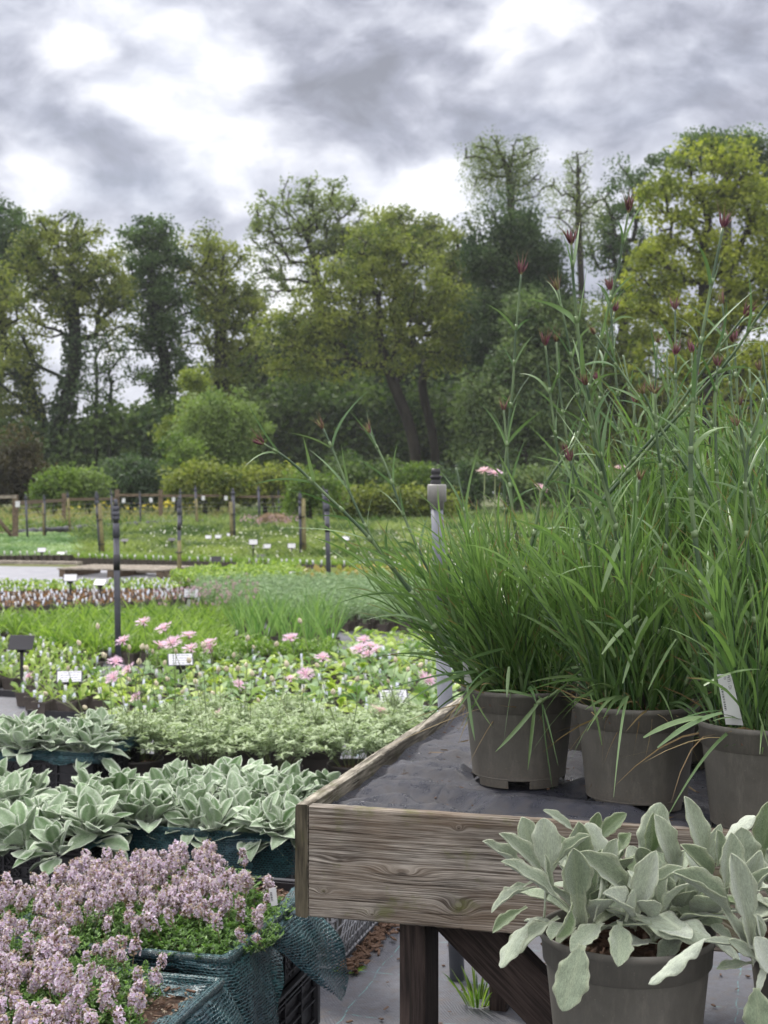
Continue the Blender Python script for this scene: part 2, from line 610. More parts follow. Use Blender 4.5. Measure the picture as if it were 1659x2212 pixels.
def mat_membrane(name, c0, c1, lines=True, rough=.5, warp=700.0, dirt=.5):
    """woven weed membrane, uvw in metres"""
    m, w, out = newmat(name)
    uv = w.attr('uvw', 'Vector')
    sp = w.n('ShaderNodeSeparateXYZ')
    wob = w.vmath('SCALE', w.vmath('SUBTRACT', w.noise(uv, 7.0, 3, .5, 0, 'Color'), (.5, .5, .5)), scale=.03)
    w.link(w.vmath('ADD', uv, wob), sp.inputs[0])
    a = w.math('SINE', w.math('MULTIPLY', sp.outputs[0], warp))
    b = w.math('SINE', w.math('MULTIPLY', sp.outputs[1], warp * .7))
    weave = w.math('MULTIPLY', a, b)
    n = w.noise(uv, 3.0, 5, .65)
    n2 = w.noise(uv, 26.0, 4, .7)
    col = w.mix(w.maprange(n, .3, .7, 0, 1), c0, c1)
    col = w.mix(w.maprange(weave, -.6, .6, 0, .25), col, w.vmath('SCALE', col, scale=.55))
    col = w.mix(w.math('MULTIPLY', w.maprange(n2, .50, .70, 0, 1), dirt), col, (.12, .10, .08))
    if lines:
        for ax, per in ((1, .30), (0, .47)):
            f = w.math('ABSOLUTE', w.math('SUBTRACT', w.math('FRACT', w.math('DIVIDE', sp.outputs[ax], per)), .5))
            ln = w.maprange(f, 0.0, .0022 / per, 1, 0)
            dash = w.maprange(w.noise(uv, 45.0, 2), .42, .55, 0, .75)
            col = w.mix(w.math('MULTIPLY', ln, dash), col, (.10, .32, .32))
    h = w.math('ADD', w.math('MULTIPLY', weave, .15), w.math('MULTIPLY', n2, 1.0))
    rr = w.maprange(n2, .4, .7, rough, .8)
    p = principled(w, col, rr, 0, .6, 0, bumpnode(w, h, .8, .005))
    w.link(p.outputs[0], out.inputs[0])
    MATS[name] = m
    return m


def mat_ground(name):
    m, w, out = newmat(name)
    uv = w.n('ShaderNodeTexCoord').outputs['Object']
    n = w.noise(uv, .35, 5, .6)
    n2 = w.noise(uv, 6.0, 5, .7)
    col = w.mix(w.maprange(n, .35, .65, 0, 1), (.045, .075, .018), (.10, .115, .035))
    col = w.mix(w.maprange(n2, .45, .65, 0, .6), col, (.11, .085, .055))
    p = principled(w, col, .95, 0, .2, 0, bumpnode(w, n2, .6, .03))
    w.link(p.outputs[0], out.inputs[0])
    MATS[name] = m
    return m


def make_materials():
    L = mat_leaf
    L('dianthus', (.036, .090, .028), (.175, .285, .088), trans=.34, rough=.45, tip=(.20, .07, .05), spec=.4)
    L('dianthus_blue', (.055, .13, .045), (.19, .28, .12), trans=.18, rough=.42, spec=.45)
    L('dianthus_stem', (.035, .070, .034), (.15, .215, .095), trans=0, rough=.4, spec=.5)
    L('bud_red', (.060, .014, .030), (.22, .06, .12), trans=.12, rough=.55, rim=(.20, .20, .07))
    L('stachys', (.13, .195, .080), (.56, .62, .51), rim=(.52, .56, .38), trans=.12, rough=.85, sheen=.5, spec=.15, fuzz=.55)
    L('stachys_far', (.12, .22, .08), (.42, .53, .36), rim=(.64, .71, .58), trans=.16, rough=.85, sheen=.5, spec=.2, fuzz=.3)
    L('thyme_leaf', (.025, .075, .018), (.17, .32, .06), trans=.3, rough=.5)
    L('thyme_floret', (.48, .40, .57), (.84, .78, .90), trans=.35, rough=.7, rim=(.55, .30, .46))
    L('thyme_calyx', (.16, .08, .08), (.26, .22, .12), trans=.1, rough=.7)
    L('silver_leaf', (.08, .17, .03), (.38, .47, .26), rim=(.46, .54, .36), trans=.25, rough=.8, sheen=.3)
    L('pink_petal', (.68, .42, .66), (.92, .70, .90), trans=.4, rough=.7, rim=(.66, .32, .52))
    L('bud_scale', (.09, .06, .05), (.66, .60, .42), trans=.05, rough=.8)
    L('thin_stem', (.10, .15, .05), (.22, .26, .12), trans=0, rough=.6)
    L('lime_leaf', (.12, .22, .06), (.38, .50, .10), trans=.36, rough=.45)
    L('sage_leaf', (.13, .24, .10), (.34, .46, .22), trans=.3, rough=.6)
    L('strap_green', (.055, .14, .022), (.31, .45, .085), trans=.4, rough=.4)
    L('iris_green', (.09, .20, .05), (.28, .43, .13), trans=.3, rough=.4)
    L('glaucous', (.12, .22, .09), (.42, .54, .34), trans=.25, rough=.6)
    L('bronze_leaf', (.17, .07, .035), (.34, .20, .08), trans=.3, rough=.5)
    L('bicolour_leaf', (.10, .30, .06), (.40, .24, .06), trans=.35, rough=.4)
    L('far_green', (.055, .105, .028), (.27, .34, .10), trans=.35, rough=.6)
    L('meadow', (.06, .12, .03), (.22, .29, .09), trans=.35, rough=.6)
    L('meadow_dry', (.20, .20, .07), (.36, .34, .14), trans=.3, rough=.7)
    L('straw_leaf', (.14, .085, .035), (.38, .30, .15), trans=.2, rough=.7)
    L('yellow_flower', (.60, .48, .02), (.85, .70, .06), trans=.3, rough=.6)
    L('lilac_haze', (.34, .20, .30), (.56, .38, .48), trans=.3, rough=.7)
    L('white_flower', (.70, .68, .66), (.85, .83, .80), trans=.3, rough=.6)
    for nm, a, b in (('oak', (0.0567, 0.0938, 0.0203), (0.2565, 0.2937, 0.0563)), ('oak_dark', (0.0297, 0.07, 0.0203), (0.108, 0.175, 0.0473)),
                     ('oak_mid', (0.0743, 0.115, 0.0225), (0.297, 0.3375, 0.0619)), ('birch', (0.0842, 0.13, 0.0374), (0.2387, 0.299, 0.0878)),
                     ('ivy', (0.019, 0.0462, 0.0178), (0.0689, 0.11, 0.0396)), ('maple', (0.1118, 0.1552, 0.0186), (0.385, 0.4255, 0.0517)),
                     ('greygreen', (0.0621, 0.1092, 0.0414), (0.1863, 0.253, 0.0931)), ('limetree', (0.0594, 0.115, 0.0198), (0.1836, 0.27, 0.054)),
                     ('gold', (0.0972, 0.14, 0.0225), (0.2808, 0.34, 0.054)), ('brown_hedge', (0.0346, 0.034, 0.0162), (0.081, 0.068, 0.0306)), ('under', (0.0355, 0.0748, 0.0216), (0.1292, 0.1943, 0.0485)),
                     ('bluegreen', (0.0324, 0.065, 0.0288), (0.108, 0.165, 0.072)), ('palegreen', (0.0918, 0.15, 0.0405), (0.2484, 0.34, 0.099))):
        L('crown_' + nm, a, b, trans=.42, rough=.55, spec=.3)
    mat_bark('bark', (.013, .012, .009), (.034, .031, .022))
    mat_bark('bark_ivy', (.008, .012, .007), (.022, .03, .014))
    Fm = mat_flat
    m, w, out = newmat('pot_grey')
    uv = w.n('ShaderNodeTexCoord').outputs['Object']
    sp = w.n('ShaderNodeSeparateXYZ'); w.link(uv, sp.inputs[0])
    n1 = w.noise(uv, 9.0, 5, .65); n2 = w.noise(w.vmath('MULTIPLY', uv, (60, 60, 14)), 1.0, 4, .7); n3 = w.noise(uv, 260.0, 3, .7)
    col = w.mix(w.maprange(n1, .35, .65, 0, 1), (.080, .076, .064), (.118, .112, .096))
    col = w.mix(w.math('MULTIPLY', w.maprange(n2, .52, .70, 0, 1), .35), col, (.20, .185, .155))
    low = w.maprange(sp.outputs[2], .0, .06, .55, 0.0)
    col = w.mix(w.math('MULTIPLY', low, w.maprange(n3, .40, .6, 0, 1)), col, (.16, .135, .10))
    col = w.mix(w.maprange(n3, .66, .72, 0, .5), col, (.25, .22, .18))
    p = principled(w, col, w.maprange(n2, .3, .7, .42, .68), 0, .4, 0, bumpnode(w, n3, .15, .002))
    w.link(p.outputs[0], out.inputs[0]); MATS['pot_grey'] = m
    Fm('pot_dark', (.035, .032, .03), (.075, .065, .058), rough=.6, scale=10)
    Fm('pot_brown', (.055, .045, .038), (.10, .085, .072), rough=.7, scale=14)
    Fm('black_plastic', (.010, .010, .012), (.022, .022, .026), rough=.42, scale=9, spec=.5)
    Fm('wire_grey', (.24, .25, .27), (.34, .35, .37), rough=.5, scale=20)
    Fm('compost', (.03, .018, .012), (.10, .06, .038), rough=.95, scale=70, bump=1.0, bscale=120)
    Fm('bark_chip', (.065, .034, .022), (.17, .105, .065), rough=.85, scale=25, bump=.5)
    Fm('grit', (.10, .075, .05), (.40, .33, .24), rough=.8, scale=60)
    Fm('label_white', (.58, .59, .60), (.68, .69, .69), rough=.4, scale=12)
    Fm('label_blue', (.55, .60, .68), (.66, .70, .77), rough=.35, scale=12)
    Fm('ink', (.02, .02, .03), (.03, .03, .04), rough=.6)
    Fm('ink_soft', (.16, .17, .22), (.22, .23, .28), rough=.6)
    Fm('pipe_dark', (.035, .037, .05), (.065, .068, .085), rough=.5, scale=14, spec=.5)
    Fm('pipe_black', (.012, .012, .014), (.02, .02, .022), rough=.5)
    Fm('pipe_pale', (.115, .125, .15), (.17, .18, .205), rough=.4, scale=10, spec=.5)
    Fm('pipe_cap', (.22, .215, .20), (.30, .295, .27), rough=.45, scale=30)
    Fm('pale_path', (.15, .155, .175), (.24, .245, .27), rough=.6, scale=3)
    mat_wood('wood_front', (.36, .33, .28), (.060, .048, .038), zf=150, bump=1.0, warm=(.17, .125, .085), moss=(.10, .11, .03),
             knots=((.165, .085, .045, .012, 2.6), (.055, .100, .03, .008, 1.0), (.027, .045, .012, .006, 1.8), (.112, .013, .012, .007, 1.5), (.262, .034, .026, .016, 3.2), (.262, .168, .010, .006, 1.8),
                    (.55, .12, .03, .02, 6.0), (.72, .05, .02, .02, 5.0)))
    mat_wood('wood_side', (.40, .37, .30), (.11, .095, .07), zf=70, bump=.9, moss=(.09, .10, .035))
    mat_wood('wood_end', (.12, .105, .07), (.025, .022, .014), zf=60, bump=1.0, moss=(.07, .08, .02))
    mat_wood('wood_dark', (.065, .047, .040), (.022, .016, .014), zf=110, bump=.4)
    mat_wood('wood_post', (.24, .185, .125), (.09, .062, .042), zf=60, bump=.4, moss=(.10, .11, .05))
    mat_wood('wood_pale', (.42, .38, .31), (.20, .17, .13), zf=50, bump=.4)
    mat_wood('cane', (.30, .27, .13), (.15, .13, .06), zf=50, bump=.3)
    mat_net('netting')
    mat_membrane('membrane_ground', (.048, .052, .064), (.095, .10, .118), True, .5, 700, .55)
    mat_membrane('membrane_bench', (.007, .009, .017), (.027, .030, .046), False, .25, 2600, .30)
    mat_ground('ground')
    Fm('meadow_ground', (.06, .10, .02), (.13, .17, .05), rough=.95, scale=.6, coord='obj')
    Fm('hay', (.22, .16, .09), (.36, .27, .17), rough=.9, scale=6)


make_materials()

# ---------------------------------------------------------------- the setting
ROT = math.radians(-15.5)
U = np.array([math.cos(ROT), math.sin(ROT), 0.0])
Vv = np.array([-math.sin(ROT), math.cos(ROT), 0.0])
Z3 = np.array([0, 0, 1.0])
AX = np.stack([U, Vv, Z3])
OB = np.array([-0.1528, 2.381, 0.0])


def B(s, t, z):
    return OB + s * U + t * Vv + z * Z3


def vnoise(x, y, seed=0, oct=3, rough=.5):
    """value noise on arrays"""
    out = 0; amp = 1; tot = 0
    for o in range(oct):
        r = np.random.default_rng(seed * 31 + o).random((64, 64))
        xi, yi = np.floor(x).astype(int), np.floor(y).astype(int)
        fx, fy = x - xi, y - yi
        fx = fx * fx * (3 - 2 * fx); fy = fy * fy * (3 - 2 * fy)
        g = lambda a, b: r[a % 64, b % 64]
        v = (g(xi, yi) * (1 - fx) + g(xi + 1, yi) * fx) * (1 - fy) + (g(xi, yi + 1) * (1 - fx) + g(xi + 1, yi + 1) * fx) * fy
        out = out + amp * v; tot += amp; amp *= rough; x = x * 2; y = y * 2
    return out / tot


def grid_mesh(fn, a, b, na, nb):
    A, Bq = np.meshgrid(np.linspace(*a, na), np.linspace(*b, nb), indexing='ij')
    V, uv = fn(A, Bq)
    i = np.arange(na - 1)[:, None] * nb; j = np.arange(nb - 1)[None]
    q = np.stack([i + j, i + nb + j, i + nb + j + 1, i + j + 1], -1).reshape(-1, 4)
    return V.reshape(-1, 3), q, uv.reshape(-1, 3)


def make_setting():
    g = MB()

    def fn(A, Bq):
        r = np.sinh(A * 4.5) / np.sinh(4.5)
        X = r * 1500 * np.cos(Bq); Y = r * 1500 * np.sin(Bq)
        Zq = -0.012 * np.ones_like(X) + (vnoise(X * .15 + 40, Y * .15 + 40, 3) - .5) * .25 * np.clip((Y - 62) / 30, 0, 1)
        V = np.stack([X, Y, Zq], -1)
        return V, V
    V, q, uv = grid_mesh(fn, (0.0, 1), (0, 2 * np.pi), 90, 97)
    g.add(V, q[:, ::-1], uv=uv)
    g.build('ground', MATS['ground'], kind='structure')

    def sheet(name, mat, poly_fn, a, b, n, z=0.0, amp=.006, sc=5.0):
        m = MB()

        def f2(A, Bq):
            p = OB[None, None] * np.array([1, 1, 0]) + A[..., None] * U + Bq[..., None] * Vv
            zz = z + (vnoise(A * sc + 9, Bq * sc + 9, 5, 3) - .5) * amp * 2
            p[..., 2] = zz
            uvv = np.stack([A, Bq, 0 * A], -1)
            return p, uvv
        V, q, uv = grid_mesh(f2, a, b, n[0], n[1])
        m.add(V, q, uv=uv)
        return m.build(name, MATS[mat], kind='structure')
    sheet('weed_membrane', 'membrane_ground', None, (-7, 14), (-3.5, 38), (160, 300), 0.004, .007)
    sheet('path', 'pale_path', None, (-16, -1.9), (15.5, 19.2), (60, 20), 0.03, .006)
    sheet('far_path', 'pale_path', None, (-22, 2.0), (39.0, 44.0), (60, 12), 0.03, .01)
    sheet('meadow_ground', 'meadow_ground', None, (-40, 60), (40, 120), (60, 60), 0.02, .08)


make_setting()


# ---------------------------------------------------------------- bench
def make_bench():
    root = thing('wooden_bench', 'weathered grey timber bench with raised edge boards, lined with black membrane, carrying potted pinks', 'bench', B(0, 0, 0) * np.array([1, 1, 0]))
    off = B(0, 0, 0)
    zt, h = .765, .190

    def lp(p):
        return np.asarray(p) - np.asarray(root.location)

    # front board
    def board(name, s0, s1, t0, t1, z0, z1, along, mat, wear=.0016, n=90, seed=1):
        """box with slightly worn, wavy edges; along = 's' or 't'"""
        m = MB()
        L = (s1 - s0) if along == 's' else (t1 - t0)
        T = (t1 - t0) if along == 's' else (s1 - s0)
        H = z1 - z0
        r = .0025
        sec = [(0, r), (r, 0), (T - r, 0), (T, r), (T, H * .25), (T, H * .5), (T, H * .75), (T, H - r), (T - r, H), (T / 2, H), (r, H), (0, H - r), (0, H * .75), (0, H * .5), (0, H * .25)]
        k = len(sec)
        xs = np.linspace(0, L, n)
        V = []; UV = []
        for i, x in enumerate(xs):
            for j, (a, b) in enumerate(sec):
                w = (vnoise(np.array([x * 14 + seed]), np.array([j * .7 + seed]), seed)[0] - .5) * 2 * wear
                ch = (vnoise(np.array([x * 60]), np.array([seed * 3.3 + j * .31]), seed + 5)[0])
                ed = wear * 1.2 * max(0, ch - .6) * 4 if j in (0, 1, 7, 8, 10, 11) else 0
                aa = a + w * .4 + (ed if a < T / 2 else -ed) * .6
                bb = b + w * .6 + (ed if b < H / 2 else -ed) * .6
                p = B(s0 + x, t0 + aa, z0 + bb) if along == 's' else B(s0 + aa, t0 + x, z0 + bb)
                V.append(lp(p)); UV.append((x, aa, bb))
        V = np.array(V); UV = np.array(UV)
        i = np.arange(n - 1)[:, None] * k; j = np.arange(k)[None]; j2 = (j + 1) % k
        q = np.stack([i + j, i + k + j, i + k + j2, i + j2], -1).reshape(-1, 4)
        if along == 't':
            q = q[:, ::-1]
        m.add(V, [q], uv=UV)
        caps = [np.arange(k)[None], (np.arange(k) + (n - 1) * k)[::-1][None]]
        m.add(V.copy(), caps, uv=UV[:, [2, 1, 0]] * np.array([1, 1, 1]), mat=1)
        return m.build(name, [MATS[mat], MATS['wood_end']], root, smooth=False)
    th = .0235
    board('front_board', th + .0015, 2.3, .0012, .026, zt - h, zt, 's', 'wood_front', seed=1, n=420)
    board('side_board', 0, th, 0, 1.62, zt - h - .002, zt + .001, 't', 'wood_side', seed=2, n=260, wear=.003)
    board('back_board', th + .001, 2.3, 1.594, 1.618, zt - h, zt, 's', 'wood_side', seed=3, n=40)
    board('end_board', 2.302, 2.325, 0, 1.62, zt - h, zt, 't', 'wood_side', seed=4, n=40)
    deck = MB()
    nb = 10
    for i in range(nb):
        t = .03 + (i + .5) * 1.56 / nb
        deck.box(lp(B(1.16, t, .700)), (2.26, 1.56 / nb - .012, .02), axes=AX, uvoff=(0, t, 0))
    deck.build('deck', MATS['wood_dark'], root, smooth=False)
    # membrane lying on the deck, wrinkled
    m = MB()
    ridges = [(.03, .30, .62, .16, .016, .016), (.02, .52, .66, .40, .013, .018), (.03, .10, .8, .07, .012, .014), (.02, .78, .7, .66, .010, .02), (.25, .20, 1.3, .10, .008, .02),
              (.02, .16, .30, .13, .010, .01), (.05, .98, .8, .84, .010, .02), (.03, .40, .25, .33, .011, .010)]

    rr_ = np.random.default_rng(14)
    for _ in range(26):
        s0_ = rr_.uniform(.02, .9); t0_ = rr_.uniform(.03, 1.3); an_ = rr_.normal(.1, .5); ln_ = rr_.uniform(.12, .5)
        ridges.append((s0_, t0_, s0_ + ln_ * math.cos(an_), t0_ + ln_ * math.sin(an_), rr_.uniform(.003, .008), rr_.uniform(.004, .011)))

    def fn(A, Bq):
        z = .727 + (vnoise(A * 7 + 3, Bq * 9 + 2, 8, 4) - .5) * .020 + (vnoise(A * 30 + 3, Bq * 45 + 2, 9, 3) - .5) * .003
        warp = (vnoise(A * 6 + 5, Bq * 5 + 1, 12, 2) - .5) * .07
        for (a0, b0, a1, b1, amp, w) in ridges:
            d = np.array([a1 - a0, b1 - b0]); Lr = np.linalg.norm(d); d /= Lr
            tt = (A - a0) * d[0] + (Bq - b0) * d[1]
            dist = -(A - a0) * d[1] + (Bq - b0) * d[0] + warp
            win = np.clip(tt / .04, 0, 1) * np.clip((Lr - tt) / .1, 0, 1)
            z = z + amp * 2.1 * win * np.where(dist > 0, np.exp(-(dist / w) ** 2), np.exp(-(dist / (w * 3)) ** 2))
        edge = np.exp(-np.clip(A - .024, 0, 9) / .012) * .012
        z = z + edge
        flat = np.ones_like(A)
        for (px_, pd_) in ((1121, 2.72), (1375, 2.52), (1655, 2.31), (1290, 3.10), (1480, 2.92), (1680, 2.72), (1600, 3.22)):
            q_ = np.array([GX(px_, pd_), pd_, 0]) - OB
            dd_ = np.hypot(A - q_ @ U, Bq - q_ @ Vv)
            flat = np.minimum(flat, np.clip((dd_ - .092) / .03, 0, 1))
        z = .7345 + (z - .7345) * flat
        z = np.minimum(z, .764)
        p = OB[None, None] + A[..., None] * U + Bq[..., None] * Vv
        p[..., 2] = z
        return p - np.array(root.location)[None, None], np.stack([A, Bq, 0 * A], -1)
    V, q, uv = grid_mesh(fn, (th + .001, 2.299), (.0275, 1.592), 420, 300)
    m.add(V, q, uv=uv)
    m.build('membrane_lining', MATS['membrane_bench'], root)
    # legs and brace

    def leg(s, t, z0=0.006, name='leg', w=.045, dd=.105):
        b = MB()
        b.box((0, 0, 0), (zt - h * .35 - z0, w, dd), axes=np.stack([Z3, U, Vv]), bevel=.003)
        return b.build(name, MATS['wood_dark'], root, smooth=False, ), (s, t, z0)
    for (s, t) in ((.195, .10), (2.1, .10), (.13, 1.22), (2.1, 1.45)):
        o, _ = leg(s, t)
        top = .69
        o.location = Vector(lp(B(s, t, (top + .006) / 2)))
    # knee brace from the leg down to the middle of the stretcher
    br = MB()
    p0 = B(.205, .125, .615); p1 = B(.84, .125, .02)
    d = nrm(p1 - p0); L = np.linalg.norm(p1 - p0)
    nz = np.cross(d, Vv)
    br.box(lp((p0 + p1) / 2), (L, .045, .085), axes=np.stack([d, Vv, nz]), bevel=.003)
    br.build('brace', MATS['wood_dark'], root, smooth=False)
    br = MB()
    p0 = B(2.09, .125, .615); p1 = B(1.5, .125, .02)
    d = nrm(p1 - p0); L = np.linalg.norm(p1 - p0); nz = np.cross(d, Vv)
    br.box(lp((p0 + p1) / 2), (L, .045, .085), axes=np.stack([d, Vv, nz]), bevel=.003)
    br.build('brace', MATS['wood_dark'], root, smooth=False)
    for z in (.665,):
        br = MB(); br.box(lp(B(1.15, .10, z)), (2.1, .04, .055), axes=AX); br.build('rail', MATS['wood_dark'], root, smooth=False)
        br = MB(); br.box(lp(B(.125, .79, z)), (.04, 1.3, .055), axes=AX); br.build('rail', MATS['wood_dark'], root, smooth=False)
    return root


make_bench()


# ---------------------------------------------------------------- round pots
def pot_parts(root, R=.113, H=.185, mat='pot_grey', soil_drop=.028, k=96):
    rb = R * .80; band = H * .22
    m = MB()
    nt = .015
    prof = [(rb * .97, 0), (rb, nt), (R * .918, H - band - .002), (R * .925, H - band), (R * .955, H - band + .002), (R * .972, H - .012), (R * .995, H - .010), (R, H - .006), (R * .998, H - .001),
            (R * .985, H), (R * .965, H - .003), (R * .945, H - .012), (R * .90, H - band), (rb * .96, nt + .002), (0.001, nt + .002)]
    skip = []
    for i in range(5):
        a = i * 2 * np.pi / 5 + .55
        skip.append((0, a, a + .50))
    m.lathe(prof, (0, 0, 0), k, skip=skip)
    # moulded step line just above the foot
    m.lathe([(rb * 1.004, nt + .001), (rb * 1.012, nt + .0022), (rb * 1.006, nt + .0036)], (0, 0, 0), k)
    m.build('pot', MATS[mat], root)
    s = MB()
    n = 28
    rr = R * .93
    V = [(0, 0, H - soil_drop)]
    rings = 7
    rg = np.random.default_rng(3)
    for i in range(1, rings + 1):
        for j in range(n):
            a = j / n * 2 * np.pi
            r = rr * i / rings
            V.append((r * math.cos(a), r * math.sin(a), H - soil_drop + rg.normal() * .0035))
    tri = [[0, 1 + j, 1 + (j + 1) % n] for j in range(n)]
    q = [[1 + (i - 1) * n + j, 1 + i * n + j, 1 + i * n + (j + 1) % n, 1 + (i - 1) * n + (j + 1) % n] for i in range(1, rings) for j in range(n)]
    s.add(np.array(V), [np.array(tri), np.array(q)])
    # bark and compost crumbs
    N = 150
    a = rg.uniform(0, 2 * np.pi, N); r = rr * np.sqrt(rg.random(N))
    pos = np.stack([r * np.cos(a), r * np.sin(a), H - soil_drop + rg.uniform(0, .004, N)], -1)
    Rm = basis(ball(N, rg), ball(N, rg))
    s.scatter(box_tpl(), pos, Rm, np.stack([rg.uniform(.003, .008, N), rg.uniform(.005, .018, N), rg.uniform(.001, .004, N)], -1), rg.random(N), mat=1)
    s.build('potting_soil', [MATS['compost'], MATS['bark_chip']], root, smooth=False)


def box_tpl():
    V = np.array([[x, y, z] for x in (-.5, .5) for y in (-.5, .5) for z in (-.5, .5)], float)
    Fq = np.array([[0, 1, 3, 2], [4, 6, 7, 5], [0, 4, 5, 1], [2, 3, 7, 6], [0, 2, 6, 4], [1, 5, 7, 3]])
    return V, [Fq], np.zeros(8)


# ---------------------------------------------------------------- leaves and blades
def leaf_tpl(n=6, m=4, w=.35, bend=.15, cup=.15, pet=.18, wave=0.0, petw=.16, pw=.75, seed=0, fold=0.0, pucker=0.0):
    rg = np.random.default_rng(seed)
    t = np.linspace(0, 1, n + 1)
    s = np.linspace(-1, 1, m + 1)
    u = np.clip((t - pet) / (1 - pet), 0, 1)
    hw = w / 2 * np.maximum(np.sin(np.pi * np.clip(u, 0, 1) ** 1.05) ** (pw * .82), 0)
    hw = np.maximum(hw, np.where(t <= pet + .06, w / 2 * petw * 2, 0.003))
    ph = rg.uniform(0, 6, 2)
    T, S = np.meshgrid(t, s, indexing='ij')
    HW = np.repeat(hw[:, None], m + 1, 1)
    wv = wave * np.sin(T * 17 + ph[0] + (S > 0) * ph[1]) * np.abs(S) ** 2 * (HW / (w / 2))
    X = S * HW + wv * .4 * np.sign(S)
    Zz = -bend * T ** 2 + cup * np.abs(S) ** 1.6 * HW + wv + fold * np.abs(S) * HW
    if pucker:
        vein = np.sin((T + .35 * np.abs(S)) * 34 + ph[0])
        Zz = Zz + pucker * vein * (1 - np.abs(S) ** 3 * .4) * (HW / (w / 2)) + pucker * .8 * np.sin(T * 11 + ph[1]) * S
        X = X * (1 + pucker * 5 * np.sin(T * 31 + ph[1] + (S > 0)) * (np.abs(S) > .9))
    Y = T - .12 * bend * T ** 2 * 1.0
    V = np.stack([X, Y, Zz], -1).reshape(-1, 3)
    i = np.arange(n)[:, None] * (m + 1); j = np.arange(m)[None]
    q = np.stack([i + j, i + j + 1, i + m + 2 + j, i + m + 1 + j], -1).reshape(-1, 4)
    aux = np.where(np.abs(S) > .98, .9, np.where(np.abs(S) < .05, .28, 0.0)) + np.where(T < pet + .02, .5, 0)
    return V, [q], aux.reshape(-1)


def blades(mb, base, dir, L, bend, w, tint, K=5, fold=.25, wp=(.55, 1.0, .9, .6, 0.0), mat=0, rng=RNG):
    """thin grassy leaves; bend = offset of the tip from the straight line, as a fraction of length (N,3)"""
    base = np.asarray(base, float); dir = nrm(dir)
    N = len(base)
    t = np.linspace(0, 1, K)
    L = np.broadcast_to(L, (N,)); w = np.broadcast_to(w, (N,))
    C = base[:, None] + (dir * L[:, None])[:, None] * t[None, :, None] + (bend * L[:, None])[:, None] * (t ** 2)[None, :, None]
    tg = nrm(np.gradient(C, axis=1))
    rv = nrm(rng.normal(size=(N, 3)) + np.array([0, -.6, 0]))
    side = nrm(np.cross(tg, rv[:, None]))
    nn = np.cross(side, tg)
    prof = np.interp(t, np.linspace(0, 1, len(wp)), wp)
    hw = (w[:, None] * .5 * prof[None])[..., None]
    Lf = C - side * hw + nn * hw * fold; Rt = C + side * hw + nn * hw * fold
    V = np.stack([Lf, C, Rt], 2).reshape(-1, 3)
    i = (np.arange(N)[:, None, None] * K + np.arange(K - 1)[None, :, None]) * 3
    j = np.arange(2)[None, None]
    q = np.stack([i + j, i + j + 1, i + j + 4, i + j + 3], -1).reshape(-1, 4)
    T = np.repeat(np.broadcast_to(tint, (N,)), K * 3)
    A = np.tile(np.repeat(t, 3), N)
    rnd = rng.random(N) < .35
    A = A * np.repeat(np.where(rnd, 1.0, .6), K * 3)
    uv = np.stack([np.tile(np.repeat(t, 3), N) * .2, np.repeat(rng.random(N), K * 3) * 5, np.tile([0, .01, .02], N * K)], -1)
    mb.add(V, q, T, A, uv, mat)


def catmull(pts, n=24):
    pts = np.asarray(pts, float)
    P_ = np.vstack([2 * pts[0] - pts[1], pts, 2 * pts[-1] - pts[-2]])
    out = []
    m = len(pts) - 1
    for i in range(m):
        p0, p1, p2, p3 = P_[i:i + 4]
        for t in np.linspace(0, 1, max(2, n // m), endpoint=False):
            out.append(.5 * ((2 * p1) + (-p0 + p2) * t + (2 * p0 - 5 * p1 + 4 * p2 - p3) * t ** 2 + (-p0 + 3 * p1 - 3 * p2 + p3) * t ** 3))
    out.append(pts[-1])
    return np.array(out)


